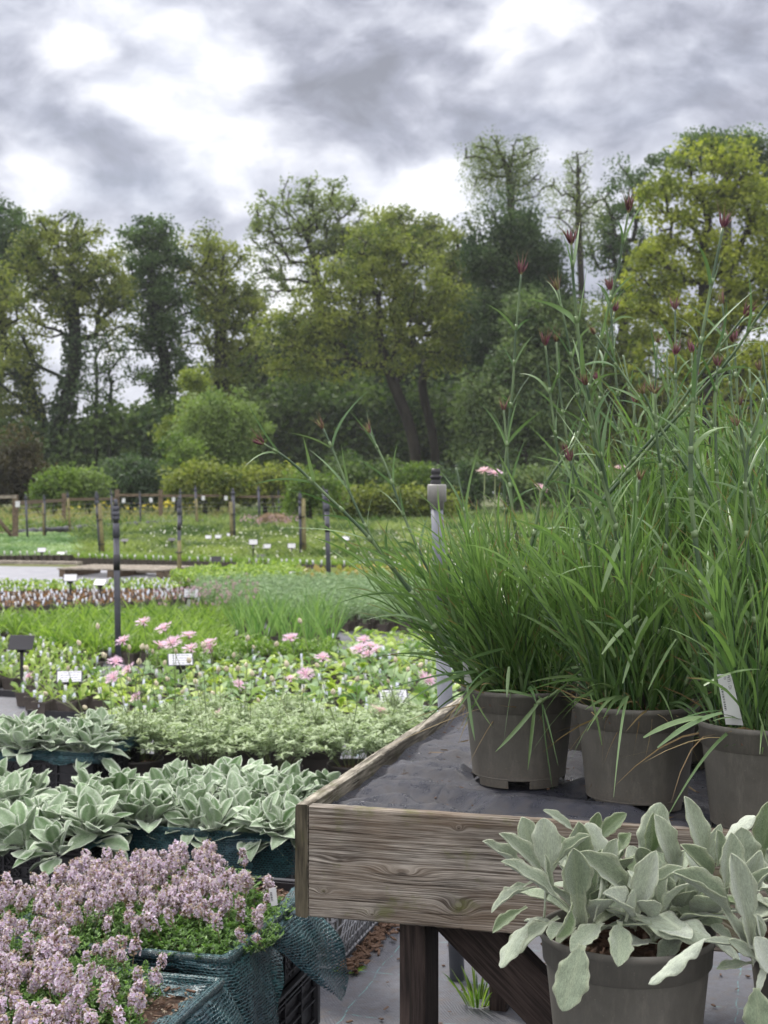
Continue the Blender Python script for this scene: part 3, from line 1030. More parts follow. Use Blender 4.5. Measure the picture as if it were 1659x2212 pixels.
# ---------------------------------------------------------------- crates and netting
def crate(name, label, corner, w, dpt, h, z0, style='black', group=None, lattice=True):
    """corner = its front right corner on the plan; w runs to the left along the bench direction, dpt away from the viewer"""
    c = np.array([corner[0], corner[1], 0]) - U * w / 2 + Vv * dpt / 2
    root = thing(name, label, 'crate', (c[0], c[1], z0), ROT, group)
    mat = MATS['black_plastic'] if style == 'black' else MATS['wire_grey']
    t = .004
    if style == 'black':
        base = MB(); base.box((0, 0, .006), (w - .02, dpt - .02, .006)); base.build('base', mat, root, smooth=False)
        for (ax, sgn) in (('x', -1), ('x', 1), ('y', -1), ('y', 1)):
            m = MB()
            L = dpt if ax == 'x' else w
            H = h - .012

            def bx(a, z, la, lz, out=0.0, th=t):
                off = sgn * ((w if ax == 'x' else dpt) / 2 - .008 + out)
                if ax == 'x':
                    m.box((off, a, z), (th, la, lz))
                else:
                    m.box((a, off, z), (la, th, lz))
            bx(0, h / 2, L - .03, H, -.004)
            nr = max(3, int(L / .11))
            for i in range(nr + 1):
                a = -L / 2 + .018 + i * (L - .036) / nr
                bx(a, h / 2, .006, H - .02, .002, .012)
            for z in (.03, h * .45, h * .62, h - .035):
                bx(0, z, L - .04, .005, .0015, .010)
            if lattice:
                # criss-cross vents between ribs
                for i in range(nr):
                    if i % 3 == 1 and nr > 3 and i not in (1,):
                        continue
                    a0 = -L / 2 + .018 + i * (L - .036) / nr
                    wd = (L - .036) / nr
                    for q in range(7):
                        for sg in (-1, 1):
                            cz = h * .22 + q * h * .085
                            d = np.array([wd * .5, sg * wd * .5]); ln = np.linalg.norm(d)
                            ca = a0 + wd / 2
                            off = sgn * ((w if ax == 'x' else dpt) / 2 - .0062)
                            ax1 = np.array([0, d[0], d[1]]) / ln if ax == 'x' else np.array([d[0], 0, d[1]]) / ln
                            axn = np.array([sgn, 0, 0]) if ax == 'x' else np.array([0, sgn, 0])
                            ax2 = np.cross(axn, ax1)
                            for shift in (-wd * .28, wd * .28):
                                cc = (off, ca + shift, cz) if ax == 'x' else (ca + shift, off, cz)
                                m.box(cc, (ln * .8, .0035, .004), axes=np.stack([ax1, ax2, axn]))
            m.build('side_panel', mat, root, smooth=False)
        r = MB()
        for z, o, hh in ((h - .004, .004, .008), (h - .022, .0, .004)):
            r.box((0, -dpt / 2 + .004 - o, z), (w + o * 2, .014, hh), bevel=.002)
            r.box((0, dpt / 2 - .004 + o, z), (w + o * 2, .014, hh), bevel=.002)
            r.box((-w / 2 + .004 - o, 0, z + .0003), (.014, dpt - .02, hh), bevel=.002)
            r.box((w / 2 - .004 + o, 0, z + .0003), (.014, dpt - .02, hh), bevel=.002)
        r.build('rim', mat, root, smooth=False)
        for sx in (-1, 1):
            for sy in (-1, 1):
                m = MB(); m.box((sx * (w / 2 - .014), sy * (dpt / 2 - .014), h / 2 - .006), (.034, .034, h - .024), bevel=.008)
                m.build('corner_post', mat, root, smooth=False)
    else:
        base = MB(); base.box((0, 0, .008), (w - .03, dpt - .03, .006)); base.build('base', mat, root, smooth=False)
        for (ax, sgn) in (('x', -1), ('x', 1), ('y', -1), ('y', 1)):
            m = MB()
            L = dpt if ax == 'x' else w
            off = sgn * (w if ax == 'x' else dpt) / 2

            def pt(a, z, o=0):
                return (off + sgn * o, a, z) if ax == 'x' else (a, off + sgn * o, z)
            for z in (.012, .045, .075, .105, .135, .165, h - .006):
                r = .0045 if z in (.012, h - .006) else .0028
                m.tube([pt(-L / 2, z), pt(L / 2, z)], r, 6)
            nv = int(L / .045)
            for i in range(nv + 1):
                a = -L / 2 + i * L / nv
                m.tube([pt(a, .01, -.003), pt(a, h - .006, -.003)], .0024, 6)
            if ax == 'x':
                for i in range(int(L / .03)):
                    a = -L / 2 + i * .03
                    m.tube([pt(a, .012, .002), pt(min(a + .12, L / 2), .012 + min(.12, L / 2 - a), .002)], .0022, 5)
            m.build('wire_side', mat, root, smooth=True)
        m = MB()
        for sgn in (-1, 1):
            m.box((sgn * (w / 2 - .02), 0, h * .5), (.003, dpt - .05, h * .8)); m.box((0, sgn * (dpt / 2 - .02), h * .5), (w - .05, .003, h * .8))
        m.build('liner', MATS['pot_grey'], root, smooth=False)
    return root


def fill_soil(root, w, dpt, z, gritty=.4, seed=0):
    rg = np.random.default_rng(seed)
    m = MB()

    def fn(A, Bq):
        z_ = z + (vnoise(A * 25 + 4, Bq * 25 + 4, seed, 3) - .5) * .022
        V = np.stack([A, Bq, z_], -1)
        return V, V
    V, q, uv = grid_mesh(fn, (-w / 2 + .014, w / 2 - .014), (-dpt / 2 + .014, dpt / 2 - .014), 40, 40)
    m.add(V, q, uv=uv)
    N = 1500
    pos = np.stack([rg.uniform(-w / 2 + .02, w / 2 - .02, N), rg.uniform(-dpt / 2 + .02, dpt / 2 - .02, N), np.full(N, z + .004) + rg.uniform(-.006, .008, N)], -1)
    sz = rg.uniform(.003, .0085, N)
    chip = rg.random(N) < (1 - gritty)
    Rm = basis(ball(N, rg) * np.array([1, 1, .3]), np.array([0, 0, 1.0]) + .4 * ball(N, rg))
    a = chip
    m.scatter(box_tpl(), pos[a], Rm[a], np.stack([sz[a] * .8, sz[a] * 2.6, sz[a] * .35], -1), rg.random(a.sum()), mat=1)
    a = ~chip
    m.scatter(pebble_tpl(), pos[a], Rm[a], np.stack([sz[a] * .5, sz[a] * .6, sz[a] * .4], -1), rg.random(a.sum()), mat=2)
    return m.build('compost', [MATS['compost'], MATS['bark_chip'], MATS['grit']], root, smooth=False)


def pebble_tpl():
    V = np.array([[1, 0, 0], [-1, 0, 0], [0, 1, 0], [0, -1, 0], [0, 0, 1], [0, 0, -1]], float)
    Ft = np.array([[0, 2, 4], [2, 1, 4], [1, 3, 4], [3, 0, 4], [2, 0, 5], [1, 2, 5], [3, 1, 5], [0, 3, 5]])
    return V, [Ft], np.zeros(6)


def rim_path(corner, w, dpt, parts):
    """points and outward directions along a crate's rim; parts = list of 'front','right','back','left'"""
    FR = np.array([corner[0], corner[1], 0.0])
    c = {'FR': FR, 'FL': FR - U * w, 'BR': FR + Vv * dpt, 'BL': FR - U * w + Vv * dpt}
    seq = {'front': ('FL', 'FR', -Vv), 'right': ('FR', 'BR', U), 'back': ('BR', 'BL', Vv), 'left': ('BL', 'FL', -U)}
    pts, outs = [], []
    for k in parts:
        a, b, o = seq[k]
        n = max(8, int(np.linalg.norm(c[b] - c[a]) / .008))
        for i in range(n):
            f = i / n
            p = c[a] * (1 - f) + c[b] * f
            e = .06
            pts.append(p); outs.append(o)
    outs = np.array(outs)
    # soften the corners
    for _ in range(6):
        o2 = outs.copy()
        o2[1:-1] = (outs[:-2] + outs[1:-1] * 2 + outs[2:]) / 4
        outs = nrm(o2)
    return np.array(pts), outs


def net(name, label, corner, w, dpt, z, parts, drop=.06, flare=.01, seed=0, lobes=(), inside=.05, rough=.012, group=None):
    """netting folded over a crate's rim; lobes = (centre along path, half width, extra drop, extra flare)"""
    pts, outs = rim_path(corner, w, dpt, parts)
    n = len(pts)
    s = np.concatenate([[0], np.cumsum(np.linalg.norm(np.diff(pts, axis=0), axis=1))])
    c = np.concatenate([np.linspace(-1, 0, 6), np.linspace(0, 1, 22)[1:]])       # -1 inside the crate, 0 on the rim, 1 bottom hem
    drops = drop * (1 + .35 * (vnoise(s * 12 + seed, s * 0 + seed, seed + 2) - .5) * 2)
    fl = np.full(n, flare)
    for (cs, hw, dr, fr) in lobes:
        k = np.exp(-((s - cs) / hw) ** 4)
        drops = drops + k * dr; fl = fl + k * fr
    V = np.zeros((n, len(c), 3)); UV = np.zeros((n, len(c), 3))
    for j, cc in enumerate(c):
        if cc <= 0:
            r = -inside * (-cc) ** 1.3
            zz = z + .006 - .018 * (-cc) ** 1.5 + (vnoise(s * 22 + 3, np.full(n, cc * 2 + seed), seed, 2) - .5) * rough
            off = r
            v = cc * .05
        else:
            rip = (vnoise(s * 16 + seed * 3, np.full(n, cc * 1.6), seed + 7, 2) - .5) * 2
            off = .012 + fl * np.sin(min(cc, 1) * 1.5) + rip * rough * (.4 + cc)
            zz = z + .006 - drops * cc ** 1.05 - .004 * (cc > 0) + rip * .004 + (vnoise(s * 30 + 1, np.full(n, 3.3), seed + 9, 2) - .5) * .018 * cc
            v = cc * drops * 1.12
        V[:, j] = pts + outs * (off[:, None] if np.ndim(off) else off)
        V[:, j, 2] = zz
        UV[:, j, 0] = s; UV[:, j, 1] = v
    i = np.arange(n - 1)[:, None] * len(c); j = np.arange(len(c) - 1)[None]
    k = len(c)
    q = np.stack([i + j, i + k + j, i + k + j + 1, i + j + 1], -1).reshape(-1, 4)
    m = MB(); m.add(V.reshape(-1, 3), q, uv=UV.reshape(-1, 3))
    # rolled, bunched edge along the rim
    m.tube(np.column_stack([pts[:, :2] + outs[:, :2] * .004, np.full(n, z + .004)]), .008 + .005 * vnoise(s * 18, s * 0 + 1.7, seed + 3), 7)
    o = m.build(name, MATS['netting'])
    return tag(o, label, 'netting', group)


C1 = (-.311 + .6 * -.267, 2.67 - .6 * .964)      # front right corner of the nearest thyme crate
C2 = (-.316, 2.78)
L1 = (-.256, 3.76)
L0 = (-.795, 3.69)
L2 = (-1.05, 4.95)
RZ = .36


def make_crates():
    for nm, cr, w, d, lb, style in (
            ('C1', C1, .50, .58, 'black plastic crate in the bottom left corner holding the nearest flowering thyme', 'black'),
            ('C2', C2, .52, .60, 'black plastic crate of flowering thyme with green netting spilling over its right corner', 'black'),
            ('L1', L1, .50, .58, 'black crate lined with green netting, holding lamb\'s ears just left of the bench corner', 'black'),
            ('L0', L0, .60, .55, 'open-lattice black crate of lamb\'s ears at the left edge of the picture', 'black'),
            ('L2', L2, .60, .42, 'black crate behind, farthest of the lamb\'s ear crates, at the left edge', 'black')):
        rt = crate('plastic_crate', lb, cr, w, d, .18, RZ - .18, style, 'crates of plants')
        fill_soil(rt, w, d, .155 if nm != 'C1' else .165, .7 if nm == 'C1' else .3, seed=ord(nm[0]) % 5 + int(nm[1]))
        if nm != 'L1':
            crate('plastic_crate', {'C1': 'lower black crate under the nearest thyme crate in the bottom left corner', 'C2': 'lower black crate under the netted thyme crate, showing beside the path',
                                    'L0': 'lower black crate under the open-lattice lamb\'s ear crate', 'L2': 'lower black crate under the farthest lamb\'s ear crate'}[nm], cr, w, d, .172, .008, 'black', 'crates stacked underneath', lattice=False)
    # the wire crate that carries the middle lamb's ear crate, on the membrane by the bench corner
    crate('wire_crate', 'grey wire crate standing on the membrane under the corner of the bench', (-.137, 3.74), .64, .62, .172, .008, 'wire')
    net('netting', 'green shade netting spilling in folds over the right corner of the second thyme crate', C2, .52, .60, RZ, ('left', 'front', 'right'), .030, .006, 1,
        lobes=((1.17, .10, .19, .07), (1.30, .03, .02, .02), (1.48, .11, .15, .12)), rough=.026)
    net('netting', 'green shade netting draped over the right edge of the nearest thyme crate, bottom left', C1, .50, .58, RZ, ('front', 'right', 'back'), .05, .012, 2,
        lobes=((.62, .10, .06, .04), (.94, .13, .13, .085)), rough=.028)
    net('netting', 'green netting turned down over the front rim of the middle lamb\'s ear crate', L1, .50, .58, RZ, ('left', 'front', 'right'), .085, .008, 3, rough=.008,
        lobes=((.84, .22, .03, .0),))
    net('netting', 'bunched green netting at the right corner of the lattice crate of lamb\'s ears', L0, .60, .55, RZ - .004, ('right',), .004, .0, 4, inside=.09, rough=.03, lobes=())
    net('netting', 'green netting on the rim of the farthest lamb\'s ear crate at the left edge', L2, .60, .42, RZ, ('front', 'right'), .03, .006, 5)


make_crates()

# ---------------------------------------------------------------- lamb's ears
LEAFS = [leaf_tpl(9, 6, w, b, c_, pet, wave, seed=i) for i, (w, b, c_, pet, wave) in enumerate(
    ((.50, .22, .40, .24, .016), (.46, .42, .6, .26, .022), (.52, .10, .35, .20, .014), (.48, .60, .3, .24, .024), (.42, -.08, .65, .22, .010)))]


def solid(o, th):
    md = o.modifiers.new('thickness', 'SOLIDIFY'); md.thickness = th; md.offset = 0
    return o


def rosette(mb, c, n, L, seed, lean=(0, 0, 0), up=.55, tpls=LEAFS, wscale=1.0):
    rg = np.random.default_rng(seed)
    f = (np.arange(n) + .5) / n                       # 0 outermost .. 1 innermost
    az = np.arange(n) * 2.39996 + rg.uniform(0, 6)
    el = np.radians(np.interp(f, [0, .3, .6, 1], [4, 36, 62, 86]) + rg.normal(0, 9, n))
    out = np.stack([np.cos(az), np.sin(az), 0 * az], -1)
    d = nrm(out * np.cos(el)[:, None] + Z3 * np.sin(el)[:, None] + np.asarray(lean))
    nm = nrm(-out * np.sin(el)[:, None] + Z3 * np.cos(el)[:, None] + rg.normal(0, .22, (n, 3)))
    Ls = L * np.interp(f, [0, .3, .8, 1], [.95, 1.1, .85, .45]) * rg.uniform(.82, 1.15, n)
    base = np.asarray(c) + out * .008 + Z3 * (f * .035)[:, None]
    Rm = basis(d, nm)
    k = rg.integers(0, len(tpls), n)
    t = np.clip(rg.normal(.5, .25, n), 0, 1)
    for i in range(len(tpls)):
        a = k == i
        if a.any():
            sc = np.stack([Ls[a] * rg.uniform(.85, 1.15, a.sum()) * wscale, Ls[a], Ls[a]], -1)
            mb.scatter(tpls[i], base[a], Rm[a], sc, t[a])


def lambs_ears():
    # crates of lamb's ears: every plant in a crate is a thing
    def plants(corner, w, d, spots, z, L, seed, labels, up=0.0):
        for i, ((s, t), lb) in enumerate(zip(spots, labels)):
            c = np.array([corner[0], corner[1], 0]) - U * s * w + Vv * t * d
            m = MB()
            rg = np.random.default_rng(seed + i)
            for k in range(5):
                o = rg.normal(0, .048, 3) * np.array([1, 1, 0])
                rosette(m, o + np.array([0, 0, .0]), 15, L * rg.uniform(.68, 1.0), seed * 10 + i * 5 + k, lean=o * 4 + rg.normal(0, .12, 3))
            root = thing('lambs_ear_plant', lb, 'plant', (c[0], c[1], z), 0, "lamb's ears in crates")
            solid(m.build('foliage', MATS['stachys_far'], root), .0012)
    z = .345
    plants(L1, .50, .58, [(.12, .16), (.50, .12), (.86, .20), (.22, .52), (.62, .50), (.95, .58), (.35, .86), (.75, .88)], z, .128, 20,
           ["lamb's ear plant at the front right of the middle crate, by the bench corner", "big spreading lamb's ear plant at the front middle of the netted crate",
            "lamb's ear plant leaning over the front left corner of the middle crate", "lamb's ear plant second from the bench in the middle crate, behind the front row",
            "lamb's ear plant in the centre of the middle crate", "lamb's ear plant halfway back on the left side of the middle crate",
            "lamb's ear plant at the back of the middle crate nearest the bench", "lamb's ear plant at the back left of the middle crate"])
    plants(L0, .60, .55, [(.10, .14), (.42, .16), (.76, .14), (.20, .50), (.60, .48), (.90, .55), (.30, .85), (.75, .86)], z, .125, 50,
           ["lamb's ear plant above the bunched netting at the right corner of the lattice crate", "lamb's ear plant over the lattice crate's front rim, second from its right",
            "lamb's ear plant cut by the picture's left edge, front of lattice crate", "lamb's ear plant behind the bunched netting of the lattice crate",
            "tall lamb's ear plant in the centre of the lattice crate", "lamb's ear plant on the left side of the lattice crate",
            "lamb's ear plant at the back right of the lattice crate", "lamb's ear plant at the back left of the lattice crate"])
    plants(L2, .60, .42, [(.12, .2), (.42, .15), (.72, .25), (.25, .7), (.6, .75)], z, .13, 80,
           ["lamb's ear plant at the front right of the farthest crate", "lamb's ear plant at the front middle of the farthest crate by the left edge", "lamb's ear plant at the front left of the farthest crate",
            "lamb's ear plant at the back right of the farthest crate", "lamb's ear plant at the back left of the farthest crate"])


lambs_ears()

# the two big potted lamb's ears in front of the bench; leaves read off as (base, tip, width) in a local sheet
def K4(x, y, d):
    return P(1084.3 + x * .3873, 1355.4 + y * .3873, d)


def K3(x, y, d):
    return P(596.4 + x * .3382, 1463.8 + y * .3382, d)


def front_pot(name_lb, centre, zbase, leaves, fill, seed, group=None):
    root = thing('potted_lambs_ear', name_lb, 'potted plant', (centre[0], centre[1], zbase), 0, group)
    o = np.array(root.location)
    pot_parts(root, R=.1135, H=.185, soil_drop=.022)
    rg = np.random.default_rng(seed)
    m = MB(); pet = MB()
    for L in leaves:
        (b, t, w) = L[:3]
        opt = L[3] if len(L) > 3 else {}
        fn = opt.get('fn', K4)
        d0, d1 = opt.get('d', (1.78, 1.72))
        p0 = fn(*b, d0); p1 = fn(*t, d1)
        v = p1 - p0; Ln = np.linalg.norm(v)
        facing = np.array(opt.get('n', (0.0, -.8, .6)), float) + rg.normal(0, .08, 3)
        sgn = opt.get('side', 1)
        kx = .3873 if fn is K4 else .3382
        wm = w * kx / F * (d0 + d1) / 2
        tp = leaf_tpl(34, 8, 1.0, opt.get('bend', .18) * rg.uniform(.8, 1.6), opt.get('cup', .35), opt.get('pet', .16), opt.get('wave', .018) * 2.0, petw=opt.get('petw', .12), pw=.80, pucker=.012, seed=int(rg.integers(1e6)))
        V, f, aux = tp
        # unit template: x in [-.5,.5] is the width
        V = V.copy()
        bend = V[:, 2].copy()
        Rm = basis(v, facing)
        sc = np.array([[wm * 1.0, Ln * 1.03, max(wm, Ln * .5)]])
        V[:, 2] -= 0
        # lift so that the chord runs from base to tip
        tt = np.clip(V[:, 1], 0, 1)
        V[:, 2] += opt.get('bend', .18) * tt
        m.scatter((V, f, aux), p0[None] - o, Rm[None], sc, np.array([np.clip(opt.get('tint', rg.normal(.5, .3)) + rg.normal(0, .12), 0, 1)]))
        # the thick pale leaf stalk
    for (c, n, Ln) in fill:
        rosette(m, fn_local(c, o), n, Ln, int(rg.integers(1e6)), wscale=1.0, tpls=LEAFS_N)
    f = m.build('foliage', MATS['stachys'], root)
    solid(f, .0009)
    return root


def fn_local(c, o):
    return np.asarray(c, float) - o


LEAFS_N = [leaf_tpl(30, 8, w, b, c_, pet, wave, seed=i + 40, pucker=.006) for i, (w, b, c_, pet, wave) in enumerate(
    ((.40, .25, .35, .26, .014), (.37, .42, .45, .30, .02), (.42, .12, .4, .24, .012), (.40, .55, .25, .28, .022), (.36, -.04, .55, .26, .010)))]

ZB = .551
PC1 = (GX(1354, 1.80), 1.80)
PC2 = (GX(1798, 1.83), 1.83)
side_ = dict(n=(0, -.45, .9))
LV1 = [
    ((430, 1660), (400, 1240), 175, dict(n=(.1, -1, .15), pet=.40, petw=.24, cup=.5, tint=.35, d=(1.74, 1.70), bend=.05)),
    ((390, 1590), (10, 1295), 118, dict(n=(.35, -.6, .75), cup=.3, pet=.22, tint=.6, d=(1.75, 1.69))),
    ((250, 1400), (-10, 1150), 100, dict(n=(.3, -.7, .6), cup=.4, tint=.55, d=(1.78, 1.73))),
    ((200, 1360), (110, 1062), 150, dict(n=(.2, -.9, .3), tint=.45, d=(1.84, 1.82), bend=.1)),
    ((270, 1440), (235, 1085), 165, dict(n=(-.1, -.9, .4), tint=.95, d=(1.79, 1.76), bend=-.2, cup=-.25)),
    ((400, 1360), (430, 1090), 150, dict(n=(.2, -.9, .35), tint=.3, cup=.6, d=(1.82, 1.79), bend=.1)),
    ((290, 1330), (490, 1160), 70, dict(n=(-.4, -.6, .8), tint=.4, cup=.7, d=(1.78, 1.76), wave=.03)),
    ((620, 1400), (480, 1095), 175, dict(n=(.4, -.8, .55), tint=.85, cup=-.2, d=(1.85, 1.82))),
    ((730, 1500), (430, 1260), 150, dict(n=(.5, -.7, .35), tint=.12, cup=.6, d=(1.78, 1.71), wave=.03, bend=.12)),
    ((740, 1640), (562, 1480), 130, dict(n=(.4, -.7, .8), tint=.7, cup=.7, d=(1.74, 1.69), bend=.4)),
    ((735, 1680), (855, 1255), 150, dict(n=(-.35, -.9, .4), tint=.9, pet=.3, cup=.45, d=(1.76, 1.72), bend=.1)),
    ((790, 1400), (885, 985), 175, dict(n=(-.1, -.9, .4), tint=.75, cup=-.3, d=(1.88, 1.86), bend=.1)),
    ((820, 1300), (850, 1040), 120, dict(n=(.2, -.9, .2), tint=.05, d=(1.86, 1.84))),
    ((990, 1420), (848, 1050), 140, dict(n=(.3, -.9, .4), tint=.8, cup=.3, d=(1.84, 1.79), bend=.1)),
    ((1150, 1350), (1025, 952), 125, dict(n=(.2, -.95, .3), tint=.7, cup=.35, d=(1.83, 1.79), bend=.06)),
    ((520, 1200), (690, 1035), 95, dict(n=(-.3, -.7, .6), tint=.15, d=(1.92, 1.90))),
    ((490, 1190), (540, 1032), 75, dict(n=(0, -.9, .3), tint=.2, d=(1.93, 1.92))),
    ((420, 1150), (232, 1018), 62, dict(n=(.3, -.7, .7), tint=.6, d=(1.92, 1.90))),
    ((790, 1490), (1005, 1335), 85, dict(n=(-.4, -.5, .8), tint=.55, cup=.6, d=(1.76, 1.72))),
    ((560, 1650), (385, 1800), 125, dict(n=(-.2, -.7, .75), tint=.45, d=(1.72, 1.67), bend=.2, pet=.1)),
    ((450, 1770), (340, 2135), 190, dict(n=(-.25, -.95, .25), tint=.35, d=(1.67, 1.65), bend=.1, cup=.15, pet=.04, wave=.03)),
    ((655, 1640), (650, 1890), 140, dict(n=(.1, -.9, .5), tint=.35, d=(1.72, 1.66), bend=.3, pet=.08, wave=.03)),
    ((730, 1610), (1165, 1728), 205, dict(n=(.1, -.55, .85), tint=.42, d=(1.74, 1.68), cup=-.1, bend=.22, pet=.12, wave=.045)),
    ((940, 1560), (1230, 1640), 125, dict(n=(.1, -.6, .8), tint=.4, d=(1.77, 1.74), wave=.05, cup=-.1)),
    ((320, 1620), (-10, 1860), 120, dict(n=(-.4, -.5, .8), tint=.5, d=(1.76, 1.72), bend=.35, wave=.04)),
    ((170, 1420), (-20, 1530), 75, dict(n=(-.3, -.5, .9), tint=.8, d=(1.78, 1.75), bend=.3, wave=.04)),
    ((390, 1540), (300, 1735), 100, dict(n=(.8, -.7, .4), tint=.15, d=(1.72, 1.68), bend=.45, cup=.6)),
    ((510, 1640), (550, 1400), 50, dict(n=(.9, -.6, .3), tint=.5, d=(1.73, 1.72), pet=.3)),
    ((230, 1620), (235, 1262), 50, dict(n=(.8, -.8, .2), tint=.6, d=(1.76, 1.74), pet=.25)),
    ((560, 1480), (640, 1180), 120, dict(n=(-.5, -.8, .4), tint=.55, d=(1.84, 1.82))),
    ((620, 1330), (720, 1150), 120, dict(n=(-.2, -.6, .8), tint=.1, d=(1.87, 1.85), wave=.05)),
    ((690, 1640), (730, 1460), 55, dict(n=(.3, -.9, .3), tint=.75, d=(1.73, 1.72), pet=.2)),
    ((880, 1560), (1010, 1250), 120, dict(n=(-.6, -.7, .5), tint=.6, d=(1.84, 1.82))),
    ((1000, 1500), (1220, 1100), 120, dict(n=(.2, -.9, .5), tint=.7, d=(1.90, 1.88), wave=.03)),
    ((140, 1560), (-60, 1700), 80, dict(n=(-.4, -.5, .8), tint=.4, d=(1.80, 1.78), bend=.4)),
    ((1640, 1300), (1325, 1045), 95, dict(fn=K3, n=(.3, -.6, .7), tint=.8, d=(1.80, 1.74), cup=.5, wave=.05)),
    ((1660, 1160), (1432, 1000), 62, dict(fn=K3, n=(.3, -.6, .7), tint=.85, d=(1.82, 1.78), cup=.5)),
    ((1660, 1260), (1468, 1185), 62, dict(fn=K3, n=(.1, -.4, .9), tint=.9, d=(1.80, 1.76), bend=.2)),
    ((1660, 1340), (1362, 1480), 70, dict(fn=K3, n=(-.2, -.4, .9), tint=.85, d=(1.78, 1.72), bend=.5)),
    ((1640, 1540), (1420, 1850), 130, dict(fn=K3, n=(-.5, -.6, .6), tint=.5, d=(1.74, 1.68), bend=.45, cup=-.2, wave=.03)),
]
LV2 = [
    ((1400, 1830), (1225, 1560), 62, dict(n=(.3, -.9, .3), tint=.95, pet=.0, cup=.4, petw=.3, d=(1.72, 1.69), bend=.05, wave=0)),
    ((1265, 1590), (945, 1372), 128, dict(n=(.35, -.55, .5), tint=.3, cup=.75, d=(1.69, 1.64), pet=.0, bend=.22)),
    ((1420, 1860), (1283, 1275), 150, dict(n=(.2, -1, .1), tint=.6, pet=.38, petw=.28, cup=.45, d=(1.71, 1.68), bend=.0, wave=.006)),
    ((1240, 1480), (1278, 1150), 150, dict(n=(.2, -.95, .25), tint=.5, d=(1.77, 1.76), cup=.6, bend=.05)),
    ((1190, 1440), (1000, 1212), 110, dict(n=(.3, -.6, .5), tint=.2, cup=.8, d=(1.78, 1.75))),
    ((1180, 1430), (1040, 1225), 170, dict(n=(.3, -.6, .9), tint=.98, cup=-.35, d=(1.80, 1.78))),
    ((1270, 1540), (1100, 1365), 105, dict(n=(.4, -.5, .9), tint=1.0, cup=-.3, d=(1.74, 1.71))),
    ((1420, 1800), (1120, 1750), 60, dict(n=(.1, -.5, .9), tint=.9, pet=.0, petw=.3, cup=.3, d=(1.70, 1.66), bend=.1, wave=0)),
    ((1130, 1735), (815, 1990), 112, dict(n=(-.5, -.25, .95), tint=.85, pet=.0, cup=-.35, d=(1.66, 1.60), bend=.30, wave=.035)),
    ((1360, 1560), (1440, 1250), 120, dict(n=(-.3, -.8, .4), tint=.6, cup=.5, d=(1.80, 1.77), bend=.2)),
    ((1340, 1560), (1500, 1340), 80, dict(n=(-.5, -.5, .8), tint=.5, cup=.6, d=(1.76, 1.72))),
    ((1440, 1290), (1500, 970), 180, dict(n=(.2, -.95, .1), tint=.0, cup=.3, d=(1.90, 1.88))),
    ((1220, 1200), (1405, 1045), 110, dict(n=(-.3, -.5, .9), tint=.98, cup=-.2, d=(1.88, 1.86))),
    ((1330, 1420), (1335, 1115), 190, dict(n=(.1, -.8, .5), tint=.65, cup=.2, d=(1.84, 1.82), wave=.04)),
    ((1200, 1330), (1200, 1130), 90, dict(n=(.3, -.8, .4), tint=.45, cup=.5, d=(1.82, 1.81))),
    ((1480, 1860), (1425, 2050), 45, dict(n=(-.5, -.7, .4), tint=.95, pet=.0, petw=.4, cup=.2, d=(1.68, 1.66), bend=.2, wave=0)),
    ((1420, 2010), (1440, 2330), 170, dict(n=(-.1, -.95, .3), tint=.35, pet=.02, cup=.1, d=(1.66, 1.65), bend=.1, wave=.045)),
    ((1420, 1850), (1265, 1745), 75, dict(n=(0, -.7, .7), tint=.25, cup=.2, d=(1.69, 1.66))),
    ((1400, 1870), (1200, 1905), 75, dict(n=(0, -.4, .9), tint=.3, cup=.2, d=(1.71, 1.68))),
    ((1430, 1790), (1430, 1630), 60, dict(n=(.1, -.9, .3), tint=.7, d=(1.70, 1.69))),
    ((1380, 1560), (1350, 1370), 60, dict(n=(-.6, -.7, .4), tint=1.0, d=(1.73, 1.72), wave=.05)),
    ((1300, 1760), (1170, 1660), 70, dict(n=(.2, -.7, .6), tint=.3, d=(1.73, 1.71))),
    ((1460, 1800), (1420, 1600), 60, dict(n=(.3, -.9, .2), tint=.8, pet=.3, d=(1.70, 1.69))),
    ((1520, 1960), (1420, 1730), 150, dict(n=(.3, -.8, .4), tint=.9, d=(1.68, 1.66), cup=.3)),
    ((1400, 1500), (1484, 1440), 60, dict(n=(-.3, -.5, .9), tint=.9, d=(1.74, 1.70), wave=.06)),
]


